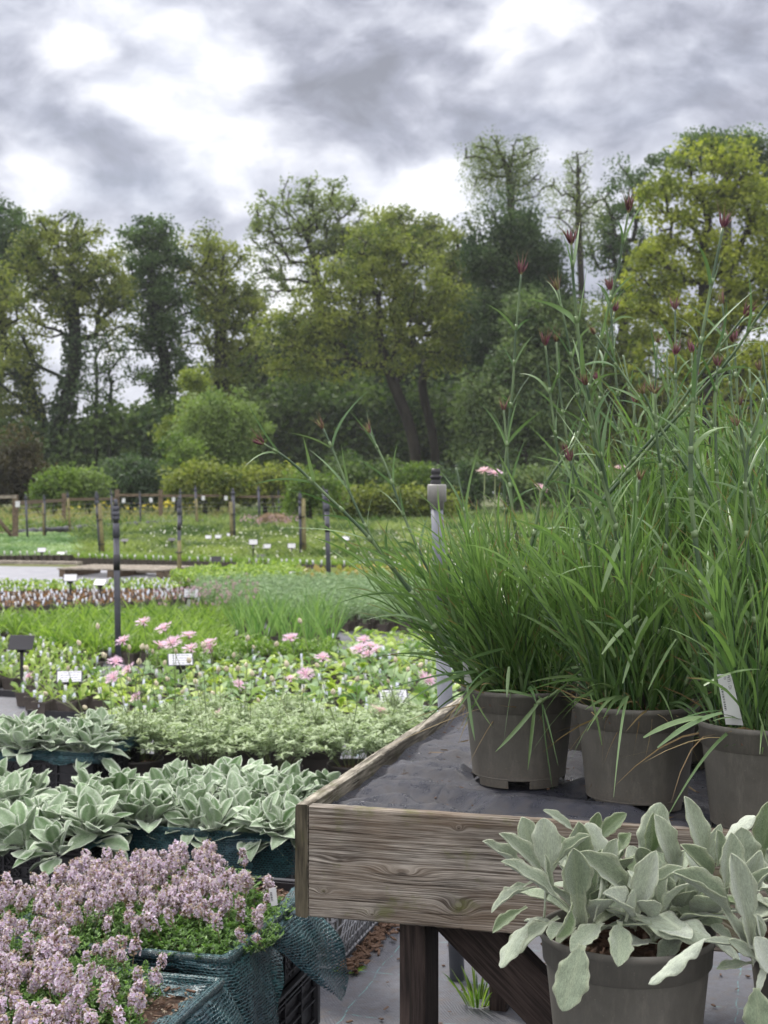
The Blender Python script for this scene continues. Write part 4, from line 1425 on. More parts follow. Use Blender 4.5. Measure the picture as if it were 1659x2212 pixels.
def front_pots():
    front_pot('large grey pot of woolly lamb\'s ears before the bench board, pot in full view', PC1, ZB, LV1,
              [((PC1[0] - .055, PC1[1] - .02, .735), 16, .085), ((PC1[0] + .03, PC1[1] - .045, .73), 16, .080), ((PC1[0] + .075, PC1[1] - .01, .73), 15, .085), ((PC1[0] - .02, PC1[1] + .06, .735), 16, .095), ((PC1[0] + .05, PC1[1] + .06, .735), 14, .095)], 5)
    front_pot('pot of woolly lamb\'s ears at the bottom right, cut off by the picture edge', PC2, ZB - .01, LV2,
              [((PC2[0] - .06, PC2[1] + .03, .73), 12, .085), ((PC2[0] + .0, PC2[1] - .03, .73), 12, .09), ((PC2[0] - .02, PC2[1] + .08, .73), 12, .09)], 6)
    # crates that raise the pots; their tops lie just under the lower edge of the picture
    crate('plastic_crate', 'upturned black crate carrying the big pots of lamb\'s ears in front of the bench', (1.02, 1.50), .86, .30, ZB - .196, .186, 'black', 'crates under the front pots', lattice=False)
    crate('plastic_crate', 'lower black crate under the big front pots', (1.02, 1.50), .86, .30, .178, .006, 'black', 'crates under the front pots', lattice=False)
    # slotted black tray on crates beside and behind the pots
    tr = thing('slotted_tray', 'black slotted plastic tray below the bench in the bottom right corner', 'tray', (.86, 1.93, .50), ROT)
    m = MB()
    m.box((0, -.15, .0), (.62, .012, .05)); m.box((0, .15, .0), (.62, .012, .05)); m.box((-.31, 0, .0), (.012, .29, .05)); m.box((.31, 0, .0), (.012, .29, .05))
    for i in range(14):
        m.box((-.29 + i * .0446, 0, .018), (.012, .29, .006), rot=0)
    for j in range(3):
        m.box((0, -.07 + j * .07, .0185), (.61, .014, .007))
    m.build('grid', MATS['black_plastic'], tr, smooth=False)
    m = MB()
    for sx in (-.28, .28):
        for sy in (-.13, .13):
            m.box((sx, sy, -.262), (.03, .03, .474))
    m.build('support', MATS['black_plastic'], tr, smooth=False)


front_pots()


# ---------------------------------------------------------------- thyme
def thyme_head_mesh(seed):
    rg = np.random.default_rng(seed)
    m = MB()
    H = rg.uniform(.020, .040)
    R = rg.uniform(.0065, .0095)
    n = int(34 * H / .022)
    # petals: small four-lobed florets on a dome/cylinder
    az = rg.uniform(0, 6.28, n); zz = rg.random(n) ** .8
    r = R * np.sqrt(np.clip(1 - (zz - .35) ** 2 / .6, .1, 1)) * rg.uniform(.85, 1.15, n)
    pos = np.stack([r * np.cos(az), r * np.sin(az), zz * H], -1)
    out = nrm(np.stack([np.cos(az), np.sin(az), (zz - .3) * 1.3], -1) + rg.normal(0, .25, (n, 3)))
    k = 4
    for j in range(k):
        a = j * np.pi / 2 + rg.uniform(0, 6.28, n)
        ref = nrm(np.cross(out, np.array([.3, .2, .9])))
        r2 = np.cross(out, ref)
        d = nrm(ref * np.cos(a)[:, None] + r2 * np.sin(a)[:, None] + out * .35)
        Rm = basis(d, out)
        s = rg.uniform(.0026, .0046, n) * (1.35 if j == 0 else 1)
        V = np.array([[-.28, 0, 0], [.28, 0, 0], [.5, .75, .1], [-.5, .75, .1], [.0, 1.05, .2]])
        m.scatter((V, [np.array([[0, 1, 2, 3]]), np.array([[3, 2, 4]])], np.array([.7, .7, 0, 0, 0])), pos, Rm, s, np.clip(rg.normal(.5, .3, n), 0, 1), mat=0)
    # calyces between them
    n2 = 30
    az = rg.uniform(0, 6.28, n2); zz = rg.uniform(-.15, 1.0, n2)
    r = R * rg.uniform(.5, 1.0, n2)
    pos = np.stack([r * np.cos(az), r * np.sin(az), zz * H], -1)
    out = nrm(np.stack([np.cos(az), np.sin(az), .5 + 0 * az], -1))
    V = np.array([[-.3, 0, 0], [.3, 0, 0], [.38, .7, .12], [-.38, .7, .12], [0, 1, .0]])
    m.scatter((V, [np.array([[0, 1, 2, 3]]), np.array([[3, 2, 4]])], np.zeros(5)), pos, basis(out, Z3 + .3 * ball(n2, rg)), rg.uniform(.005, .008, n2), rg.random(n2), mat=1)
    # a leafy bit of stem below
    st = np.array([[0, 0, -.035], [rg.normal(0, .001), rg.normal(0, .001), -.015], [0, 0, H * .8]])
    m.tube(st, .0009, 4, mat=1)
    n3 = 10
    zz = rg.uniform(-.034, -.002, n3); az = rg.uniform(0, 6.28, n3)
    out = nrm(np.stack([np.cos(az), np.sin(az), .6 + 0 * az], -1))
    m.scatter(small_leaf(), np.stack([0 * az, 0 * az, zz], -1), basis(out, Z3 + .3 * ball(n3, rg)), rg.uniform(.006, .010, n3), rg.random(n3), mat=2)
    return m.build('flower_head', [MATS['thyme_floret'], MATS['thyme_calyx'], MATS['thyme_leaf']], mesh_only=True)


def small_leaf(w=.42, fold=.25):
    V = np.array([[0, 0, 0], [-w / 2, .45, fold * w / 2], [0, .45, 0], [w / 2, .45, fold * w / 2], [0, 1, -.05]])
    return V, [np.array([[0, 2, 1], [0, 3, 2], [1, 2, 4], [2, 3, 4]])], np.array([.2, .6, 0, .6, .6])


def thyme():
    heads = [thyme_head_mesh(i) for i in range(9)]
    rg = np.random.default_rng(77)

    def plants(corner, w, d, spots, seed, hgt, labels, dens):
        for i, ((s, t), lb) in enumerate(zip(spots, labels)):
            c = np.array([corner[0], corner[1], 0]) - U * s * w + Vv * t * d
            z = .343
            root = thing('thyme_plant', lb, 'plant', (c[0], c[1], z), 0, 'flowering thyme in crates')
            R = .138
            hh = hgt[i]
            # leafy shoots
            n = 330
            a = rg.uniform(0, 6.28, n); r = R * np.sqrt(rg.random(n))
            top = hh * (1 - .45 * (r / R) ** 2) * rg.uniform(.72, 1.05, n)
            lean = np.stack([np.cos(a), np.sin(a)], -1) * (r / R)[:, None] * .03
            m = MB()
            nl = 22
            pos = []; dr = []; tt = []
            for k in range(n):
                f = rg.uniform(.15, 1.0, nl)
                x = r[k] * np.cos(a[k]) + lean[k, 0] * f; y = r[k] * np.sin(a[k]) + lean[k, 1] * f
                zz = top[k] * f
                pos.append(np.stack([x, y, zz], -1))
                az = rg.uniform(0, 6.28, nl)
                dr.append(np.stack([np.cos(az), np.sin(az), rg.uniform(.15, 1.2, nl)], -1))
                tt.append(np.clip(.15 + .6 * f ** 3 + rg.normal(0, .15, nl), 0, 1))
            pos = np.concatenate(pos); dr = np.concatenate(dr); tt = np.concatenate(tt)
            N = len(pos)
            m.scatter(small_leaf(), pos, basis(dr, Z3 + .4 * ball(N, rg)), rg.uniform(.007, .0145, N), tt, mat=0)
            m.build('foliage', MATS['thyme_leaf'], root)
            # flower heads, each a part
            nh = int(dens[i])
            pts = []
            tries = 0
            while len(pts) < nh and tries < 4000:
                tries += 1
                aa = rg.uniform(0, 6.28); rr = R * 1.06 * math.sqrt(rg.random())
                p = np.array([rr * math.cos(aa), rr * math.sin(aa)])
                if all((p[0] - q[0]) ** 2 + (p[1] - q[1]) ** 2 < 99 and np.hypot(*(p - q)) > .0155 for q in pts):
                    pts.append(p)
            for p in pts:
                rr = np.hypot(*p) / R
                zz = hh * (1 - .45 * min(rr, 1) ** 2) * rg.uniform(.8, 1.25) + rg.uniform(.004, .022)
                h = link_mesh('flower_head', heads[rg.integers(len(heads))], root)
                h.location = (p[0] * 1.12, p[1] * 1.12, zz)
                h.rotation_euler = (-p[1] * 3.0 + rg.normal(0, .12), p[0] * 3.0 + rg.normal(0, .12), rg.uniform(0, 6.28))
                k = rg.uniform(.80, 1.2)
                h.scale = (k, k, k * rg.uniform(.9, 1.15))
    plants(C2, .52, .60, [(.20, .24), (.58, .19), (.95, .20), (.26, .50), (.60, .48), (.98, .50), (.52, .74), (.86, .76)], 1,
           [.055, .058, .036, .050, .060, .030, .058, .030],
           ['mostly green thyme plant at the front right of the second crate beside the netting', 'thyme plant at the front middle of the second crate', 'thyme plant at the left front of the second crate',
            'thyme plant behind the green one on the right side of the second crate', 'tall thyme plant in the centre of the second crate', 'thyme plant halfway back on the left of the second crate',
            'thyme plant at the back of the second crate, its flowers against the netted rim', 'thyme plant at the back left corner of the second crate'],
           [14, 30, 32, 36, 46, 34, 44, 34])
    plants(C1, .50, .58, [(.36, .22), (.76, .18), (.40, .52), (.80, .50), (.48, .82), (.88, .84)], 2,
           [.055, .07, .065, .08, .055, .08],
           ['thyme plant lowest in the picture beside the gravel in the nearest crate', 'thyme plant at the front left of the nearest crate', 'thyme plant in the middle of the nearest crate, next to the gravel',
            'thyme plant halfway back on the left side of the nearest crate', 'thyme plant at the back of the nearest crate close to its netted rim', 'thyme plant at the back left of the nearest crate'],
           [40, 42, 46, 46, 38, 46])


thyme()


# ---------------------------------------------------------------- silver mound with pink cornflowers
def pink_flower_mesh(seed):
    rg = np.random.default_rng(seed)
    m = MB()
    n = 17
    for ring, (cnt, L, el, w) in enumerate(((16, .034, .10, .0045), (11, .021, .6, .0038), (10, .013, 1.1, .0034))):
        for i in range(cnt):
            a = i / cnt * 6.283 + rg.normal(0, .1)
            out = np.array([math.cos(a), math.sin(a), 0])
            e = el + rg.normal(0, .16)
            d = out * math.cos(e) + Z3 * math.sin(e)
            base = out * .003 + Z3 * .004
            side = np.cross(d, Z3); side = side / np.linalg.norm(side)
            Lc = L * rg.uniform(.8, 1.15)
            # a narrow tube that splits into three or four pointed lobes
            mid = base + d * Lc * .45
            m.add([base - side * w * .18, base + side * w * .18, mid + side * w * .35, mid - side * w * .35], np.array([[0, 1, 2, 3]]), rg.uniform(.3, .9), [.7, .7, .2, .2])
            for q in (-1, -.3, .35, 1):
                dd = nrm(d + side * q * .45 + Z3 * rg.normal(.05, .12))
                tip = mid + dd * Lc * .55 * rg.uniform(.8, 1.1)
                s2 = nrm(np.cross(dd, Z3)) * w * .24
                b = mid + side * q * w * .22
                m.add([b - s2 * .7, b + s2 * .7, b + dd * Lc * .3 + s2, tip, b + dd * Lc * .3 - s2], [np.array([[0, 1, 2, 4]]), np.array([[4, 2, 3]])], rg.uniform(.3, 1), [.2, .2, 0, 0, 0])
    return m


def bud_prof(m, r, h, tint, tint2, z0=0.0, mat=0):
    k = 9
    prof = [(r * .25, z0 - h * .1), (r * .8, z0 + h * .1), (r, z0 + h * .32), (r * .85, z0 + h * .6), (r * .45, z0 + h * .88), (.0006, z0 + h)]
    th = np.arange(k) / k * 6.283
    V = []; T = []
    for i, (a, b) in enumerate(prof):
        for j in range(k):
            rr = a * (1 + .12 * ((i + j) % 2))
            V.append((rr * math.cos(th[j]), rr * math.sin(th[j]), b)); T.append(tint if (i + j) % 2 else tint2)
    n = len(prof)
    i = np.arange(n - 1)[:, None] * k; j = np.arange(k)[None]; j2 = (j + 1) % k
    q = np.stack([i + j, i + j2, i + k + j2, i + k + j], -1).reshape(-1, 4)
    m.add(np.array(V), [q], np.array(T), mat=mat)


def silver_mound():
    rg = np.random.default_rng(5)
    # trays/pots the mound grows in: pots standing on upturned crates at the height of the lamb's ear crates
    fl_mesh = []
    for i in range(5):
        m = pink_flower_mesh(i)
        mm = MB(); mm.V, mm.F, mm.T, mm.A, mm.U, mm.n, mm.M = m.V, m.F, m.T, m.A, m.U, m.n, m.M
        bud_prof(mm, .006, .016, .1, .5, z0=-.013, mat=1)
        fl_mesh.append(mm.build('flower_head', [MATS['pink_petal'], MATS['bud_scale']], mesh_only=True))
    bud_mesh = []
    for i in range(4):
        m = MB(); bud_prof(m, .0065 * (1 + .1 * i), .019, .35 + .2 * i % .6, 1.0)
        bud_mesh.append(m.build('flower_bud', MATS['bud_scale'], mesh_only=True))
    pots = []
    for (px, d, zz) in ((300, 5.35, .30), (450, 5.25, .30), (600, 5.2, .30), (760, 5.3, .29), (380, 5.75, .28), (540, 5.7, .29), (690, 5.7, .28), (840, 5.65, .28), (240, 5.7, .26), (850, 6.1, .26), (620, 6.1, .27), (460, 6.1, .26)):
        pots.append((GX(px, d), d, zz - .185))
    names = ['at the left front of the silver mound', 'above the gap between the two netted crates', 'at the front middle of the silver mound', 'at the front right of the mound',
             'left of centre in the second row', 'in the middle of the second row', 'right of centre in the second row', 'at the right end of the second row',
             'beside the farthest lamb\'s ears, far left', 'at the back right of the silver mound', 'at the back middle of the silver mound', 'at the back left of the silver mound']
    roots = []
    for i, ((x, y, zb), nm) in enumerate(zip(pots, names)):
        root = thing('silver_cornflower', 'silver-leaved potted cornflower ' + nm, 'potted plant', (x, y, zb), 0, 'potted silver cornflowers')
        pot_parts(root, .095, .165, 'pot_dark', k=32)
        m = MB()
        n = 95
        a = rg.uniform(0, 6.28, n); r = .20 * np.sqrt(rg.random(n))
        H = .19
        pos = []; dr = []; L = []; tt = []
        for k in range(n):
            top = np.array([r[k] * math.cos(a[k]), r[k] * math.sin(a[k]), .165 + H * (1 - .5 * (r[k] / .2) ** 2) * rg.uniform(.6, 1.0)])
            b0 = np.array([top[0] * .3, top[1] * .3, .15])
            nl = 27
            f = rg.uniform(.3, 1.02, nl)[:, None]
            pp = b0 * (1 - f) + top * f + Z3 * .03 * f * (1 - f) * 4
            az = rg.uniform(0, 6.28, nl)
            pos.append(pp); dr.append(np.stack([np.cos(az), np.sin(az), rg.uniform(-.1, 1.0, nl)], -1))
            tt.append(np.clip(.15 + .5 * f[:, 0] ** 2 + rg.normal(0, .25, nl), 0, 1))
            if k % 3 == 0:
                m.tube(np.array([b0, (b0 + top) / 2 + Z3 * .02, top]), .0011, 3, mat=1, cap=False)
        pos = np.concatenate(pos); dr = np.concatenate(dr); tt = np.concatenate(tt); N = len(pos)
        sc = rg.uniform(.016, .032, N)
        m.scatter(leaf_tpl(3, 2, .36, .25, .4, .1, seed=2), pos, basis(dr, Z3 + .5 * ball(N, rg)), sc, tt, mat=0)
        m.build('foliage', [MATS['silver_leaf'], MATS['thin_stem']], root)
        roots.append((root, np.array([x, y, zb])))
        c = crate('plastic_crate', 'black crate raising the silver cornflower ' + nm, (x + .09, y - .10), .19, .19, zb - .008, .006, 'black', 'crates under the silver mound', lattice=False)
    fls = [(310, 1345), (355, 1358), (267, 1385), (345, 1396), (372, 1390), (408, 1374), (412, 1402), (452, 1390), (455, 1402), (250, 1432), (278, 1448), (245, 1465), (295, 1507), (65, 1462), (475, 1543),
           (628, 1380), (697, 1422), (628, 1468), (660, 1457), (516, 1480), (786, 1384), (800, 1397), (776, 1404), (812, 1405), (795, 1414), (912, 1464), (925, 1470), (818, 1540)]
    buds = [(212, 1358), (173, 1393), (280, 1403), (147, 1448), (60, 1446), (102, 1501), (330, 1411), (355, 1436), (380, 1411), (432, 1461), (410, 1431), (535, 1383), (550, 1401), (515, 1448), (490, 1450), (472, 1450), (687, 1441),
            (597, 1396), (650, 1346), (282, 1471), (340, 1481), (425, 1476), (392, 1498), (532, 1441), (770, 1471), (187, 1531), (306, 1402), (318, 1404), (365, 1470), (440, 1400), (560, 1516), (720, 1500), (590, 1472), (655, 1495),
            (855, 1430), (880, 1450), (742, 1440), (300, 1435), (228, 1420), (462, 1500), (620, 1440), (800, 1590), (905, 1440), (505, 1420), (545, 1460), (840, 1475)]
    pr = np.array([[r[1][0], r[1][1]] for r in roots])
    pp = (pr[:, 0] / pr[:, 1]) * F + CX
    for j, (x, y) in enumerate(fls + buds):
        isf = j < len(fls)
        # a stem rises from the mound roughly below its head
        lean = rg.normal(25, 30)
        k = int(np.argmin(np.abs(pp - (x + lean)) + rg.uniform(0, 45, len(pp))))
        root, o = roots[k]
        d = o[1] + rg.uniform(-.12, .10)
        tip = P(x, y, d)
        base = np.array([o[0] + rg.normal(0, .04), o[1] + rg.normal(0, .03), o[2] + .18])
        mid = base * .45 + tip * .55 + np.array([rg.normal(0, .012), 0, .02])
        st = MB()
        pts = catmull([base, mid, tip], 10) - o
        st.tube(pts, np.linspace(.0017, .0012, len(pts)), 5, tint=rg.random(), cap=False)
        so = st.build('flower_stem', MATS['thin_stem'], root)
        dirv = nrm(pts[-1] - pts[-3])
        me = fl_mesh[rg.integers(5)] if isf else bud_mesh[rg.integers(4)]
        h = link_mesh('flower_head' if isf else 'flower_bud', me, so)
        h.location = tuple(pts[-1])
        dv = nrm(dirv + np.array([rg.normal(0, .25), -.35 if isf else 0, .2]))
        h.rotation_euler = Vector(dv).to_track_quat('Z', 'Y').to_euler()
        k_ = rg.uniform(.95, 1.25) if isf else rg.uniform(1.0, 1.35)
        h.scale = (k_, k_, k_)


silver_mound()


# ---------------------------------------------------------------- carthusian pinks on the bench
def bud_cluster(m, tip, d, size, rg, pale=False):
    """papery calyxes in a tuft of long awned scales"""
    d = nrm(d)
    a = nrm(np.cross(d, np.array([.3, .9, .1]))); b = np.cross(d, a)
    nc = rg.integers(3, 7)
    for i in range(nc):
        th = i / nc * 6.283 + rg.uniform(-.4, .4)
        off = (a * math.cos(th) + b * math.sin(th))
        sp = rg.uniform(.06, .34); ln = rg.uniform(.5, .85)
        base = tip + off * size * .04
        top = tip + off * size * sp + d * size * ln
        mid = base * .5 + top * .5 + off * size * .05
        pts = catmull(np.array([base, mid, top]), 8)
        rr = np.interp(np.linspace(0, 1, len(pts)), [0, .25, .5, .75, 1], [.3, 1, .9, .45, .03]) * size * rg.uniform(.055, .085)
        m.tube(pts, rr, 6, tint=rg.uniform(.0, 1), aux=rg.uniform(.5, .95) if pale else rg.uniform(0, .3), mat=1)
    n = rg.integers(7, 12)
    th = rg.uniform(0, 6.28, n)
    off = a * np.cos(th)[:, None] + b * np.sin(th)[:, None]
    dr = nrm(d + off * rg.uniform(.1, .75, n)[:, None])
    blades(m, tip + off * size * .05, dr, size * rg.uniform(.7, 1.45, n), off * rg.uniform(-.2, .25, n)[:, None], size * .13, rg.uniform(.0, .9, n), K=6, wp=(.9, 1.0, .5, .22, .14, .04), mat=1, rng=rg)
    m.tube(np.array([tip - d * size * .15, tip, tip + d * size * .25]), np.array([.04, .075, .10]) * size, 7, tint=.8, aux=.8, mat=1)


def dianthus_stem(root, o, pts_px, d0, d1, r0=.0040, r1=.0022, bud=.042, seed=0, pale=False, leafscale=1.0, wide=1.0):
    rg = np.random.default_rng(seed)
    n = len(pts_px)
    ds = np.linspace(d0, d1, n)
    ctrl = np.array([P(x, y, d) for (x, y), d in zip(pts_px, ds)]) - o
    pts = catmull(ctrl, 6 * (n - 1))
    m = MB()
    k = len(pts)
    ln = np.concatenate([[0], np.cumsum(np.linalg.norm(np.diff(pts, axis=0), axis=1))])
    Lt = ln[-1]
    nodes = []
    s = .04
    gap = .062
    while s < Lt - .03:
        nodes.append(s); s += gap * rg.uniform(.85, 1.15); gap *= 1.05
    q = np.linspace(0, Lt, 60)
    Q = np.stack([np.interp(q, ln, pts[:, i]) for i in range(3)], -1)
    rad = np.interp(q, [0, Lt], [r0, r1])
    for s in nodes:
        rad = rad * (1 + .22 * np.exp(-((q - s) / .005) ** 2))
    m.tube(Q, rad, 7, tint=np.repeat(np.clip(rg.normal(.45, .05, 60) + .35 * np.sin(q * 40), 0, 1), 7), mat=0)
    tg = nrm(np.gradient(Q, axis=0))
    phi = rg.uniform(0, 3.14)
    for i, s in enumerate(nodes):
        j = int(np.argmin(abs(q - s)))
        d = tg[j]
        a = nrm(np.cross(d, np.array([.1, 1, .05]))); b = np.cross(d, a)
        ph = phi + i * 1.3
        for sg in (-1, 1):
            off = (a * math.cos(ph) + b * math.sin(ph) * .8) * sg
            f = i / max(1, len(nodes))
            spread = rg.uniform(.18, .75)
            L = leafscale * rg.uniform(.065, .14) * (1.15 - .35 * f)
            droop = np.array([0, 0, -1.0]) * rg.uniform(-.1, .55) + rg.normal(0, .1, 3)
            blades(m, (Q[j] + off * .0015)[None], (d + off * spread)[None], np.array([L]), (off * .25 + droop)[None], np.array([.0055 * wide * rg.uniform(.75, 1.2)]), np.array([rg.uniform(.2, .9)]), K=8, wp=(.9, 1.0, .95, .75, .4, .05), mat=2, rng=rg)
            # leaf sheath hugging the stem
        m.tube(np.array([Q[j] - d * .0, Q[min(j + 1, 59)] * .5 + Q[j] * .5, Q[j] + d * .012]), np.array([rad[j] * 1.15, rad[j] * 1.25, rad[j] * 1.05]), 7, tint=.95, mat=0)
    so = m.build('flower_stem', [MATS['dianthus_stem'], MATS['bud_red'], MATS['dianthus_blue']], root)
    if bud > 0:
        bm = MB()
        bud_cluster(bm, Q[-1], tg[-1], bud * .84, rg, pale)
        bm.build('flower_bud', [MATS['dianthus_stem'], MATS['bud_red']], so)


def tuft(root, o_z, seed, nshoot, Hrange, lean=(0, 0, 0), spread=.5, droopers=26, wk=1.0, rbase=.085):
    """grassy shoots: each shoot is a short stem with narrow leaves in pairs"""
    rg = np.random.default_rng(seed)
    m = MB()
    a = rg.uniform(0, 6.283, nshoot); r = rbase * np.sqrt(rg.random(nshoot))
    base = np.stack([r * np.cos(a), r * np.sin(a), np.full(nshoot, o_z)], -1)
    out = np.stack([np.cos(a), np.sin(a), 0 * a], -1) * (r / rbase)[:, None]
    H = rg.uniform(*Hrange, nshoot)
    d = nrm(Z3 + out * spread * rg.uniform(.2, 1.1, nshoot)[:, None] + np.asarray(lean) * rg.uniform(.2, 1.3, nshoot)[:, None] + rg.normal(0, .09, (nshoot, 3)))
    curve = out * .12 + rg.normal(0, .08, (nshoot, 3)) * np.array([1, 1, .2])
    nn = 7
    for j in range(nn):
        f = (j / (nn - 1)) ** .9
        pos = base + d * (H * f)[:, None] * .72 + curve * (H * f ** 2)[:, None]
        dd = nrm(d + 2 * curve * f)
        th = rg.uniform(0, 6.283, nshoot)
        a1 = nrm(np.cross(dd, np.array([.2, .9, .1]))); b1 = np.cross(dd, a1)
        for sg in (-1, 1):
            off = (a1 * np.cos(th)[:, None] + b1 * np.sin(th)[:, None]) * sg
            L = H * rg.uniform(.28, .50, nshoot) * (1.05 - .25 * f)
            L = np.clip(L * 1.12, .07, .21)
            bend = off * rg.uniform(.0, .35, nshoot)[:, None] + np.array([0, 0, -1.0]) * rg.uniform(-.05, .28, nshoot)[:, None]
            sp = rg.uniform(.10, .36, nshoot) * (1.25 - .6 * f)
            blades(m, pos, dd + off * sp[:, None], L, bend, rg.uniform(.0034, .0068, nshoot) * wk, np.clip(rg.normal(.35 + .35 * f, .2, nshoot), 0, 1), K=6, wp=(.7, 1.0, .9, .55, .04), rng=rg, mat=0)
    # shoot stems
    for k in range(0, nshoot, 2):
        pts = np.array([base[k] - Z3 * .01, base[k] + d[k] * H[k] * .36 + curve[k] * H[k] * .25, base[k] + d[k] * H[k] * .72 + curve[k] * H[k]])
        m.tube(pts, [.0017, .0013, .0008], 4, tint=rg.random(), mat=1, cap=False)
    # loose leaves arching over the rim
    n = droopers
    a = rg.uniform(0, 6.283, n); a = np.where(rg.random(n) < .6, rg.uniform(3.4, 6.0, n), a)
    out = np.stack([np.cos(a), np.sin(a), 0 * a], -1)
    bs = out * rbase * rg.uniform(.4, 1.05, n)[:, None] + Z3 * (o_z + rg.uniform(.01, .09, n))[:, None]
    blades(m, bs, out + Z3 * rg.uniform(.1, 1.1, n)[:, None], rg.uniform(.09, .19, n), Z3 * -1 * rg.uniform(.3, 1.1, n)[:, None] + out * .2, rg.uniform(.004, .0085, n), rg.uniform(.2, 1, n), K=10, wp=(.7, 1.0, 1, .9, .6, .1), rng=rg, mat=2)
    # dead and short basal leaves
    n = 110
    a = rg.uniform(0, 6.283, n)
    out = np.stack([np.cos(a), np.sin(a), 0 * a], -1)
    blades(m, out * rbase * rg.uniform(.1, .9, n)[:, None] + Z3 * o_z, out + Z3 * rg.uniform(.1, 1.4, n)[:, None], rg.uniform(.04, .10, n), Z3 * -.2, rg.uniform(.0022, .004, n), rg.uniform(0, .6, n), K=4, rng=rg, mat=0)
    n = 46
    a = rg.uniform(0, 6.283, n)
    out = np.stack([np.cos(a), np.sin(a), 0 * a], -1)
    blades(m, out * rbase * rg.uniform(.2, 1.0, n)[:, None] + Z3 * o_z, out + Z3 * rg.uniform(-.1, 1.8, n)[:, None], rg.uniform(.05, .20, n), -Z3 * .5 + rg.normal(0, .3, (n, 3)), rg.uniform(.002, .0045, n), rg.uniform(0, 1, n), K=6, rng=rg, mat=3)
    return m.build('foliage', [MATS['dianthus'], MATS['dianthus_stem'], MATS['dianthus_blue'], MATS['straw_leaf']], root)


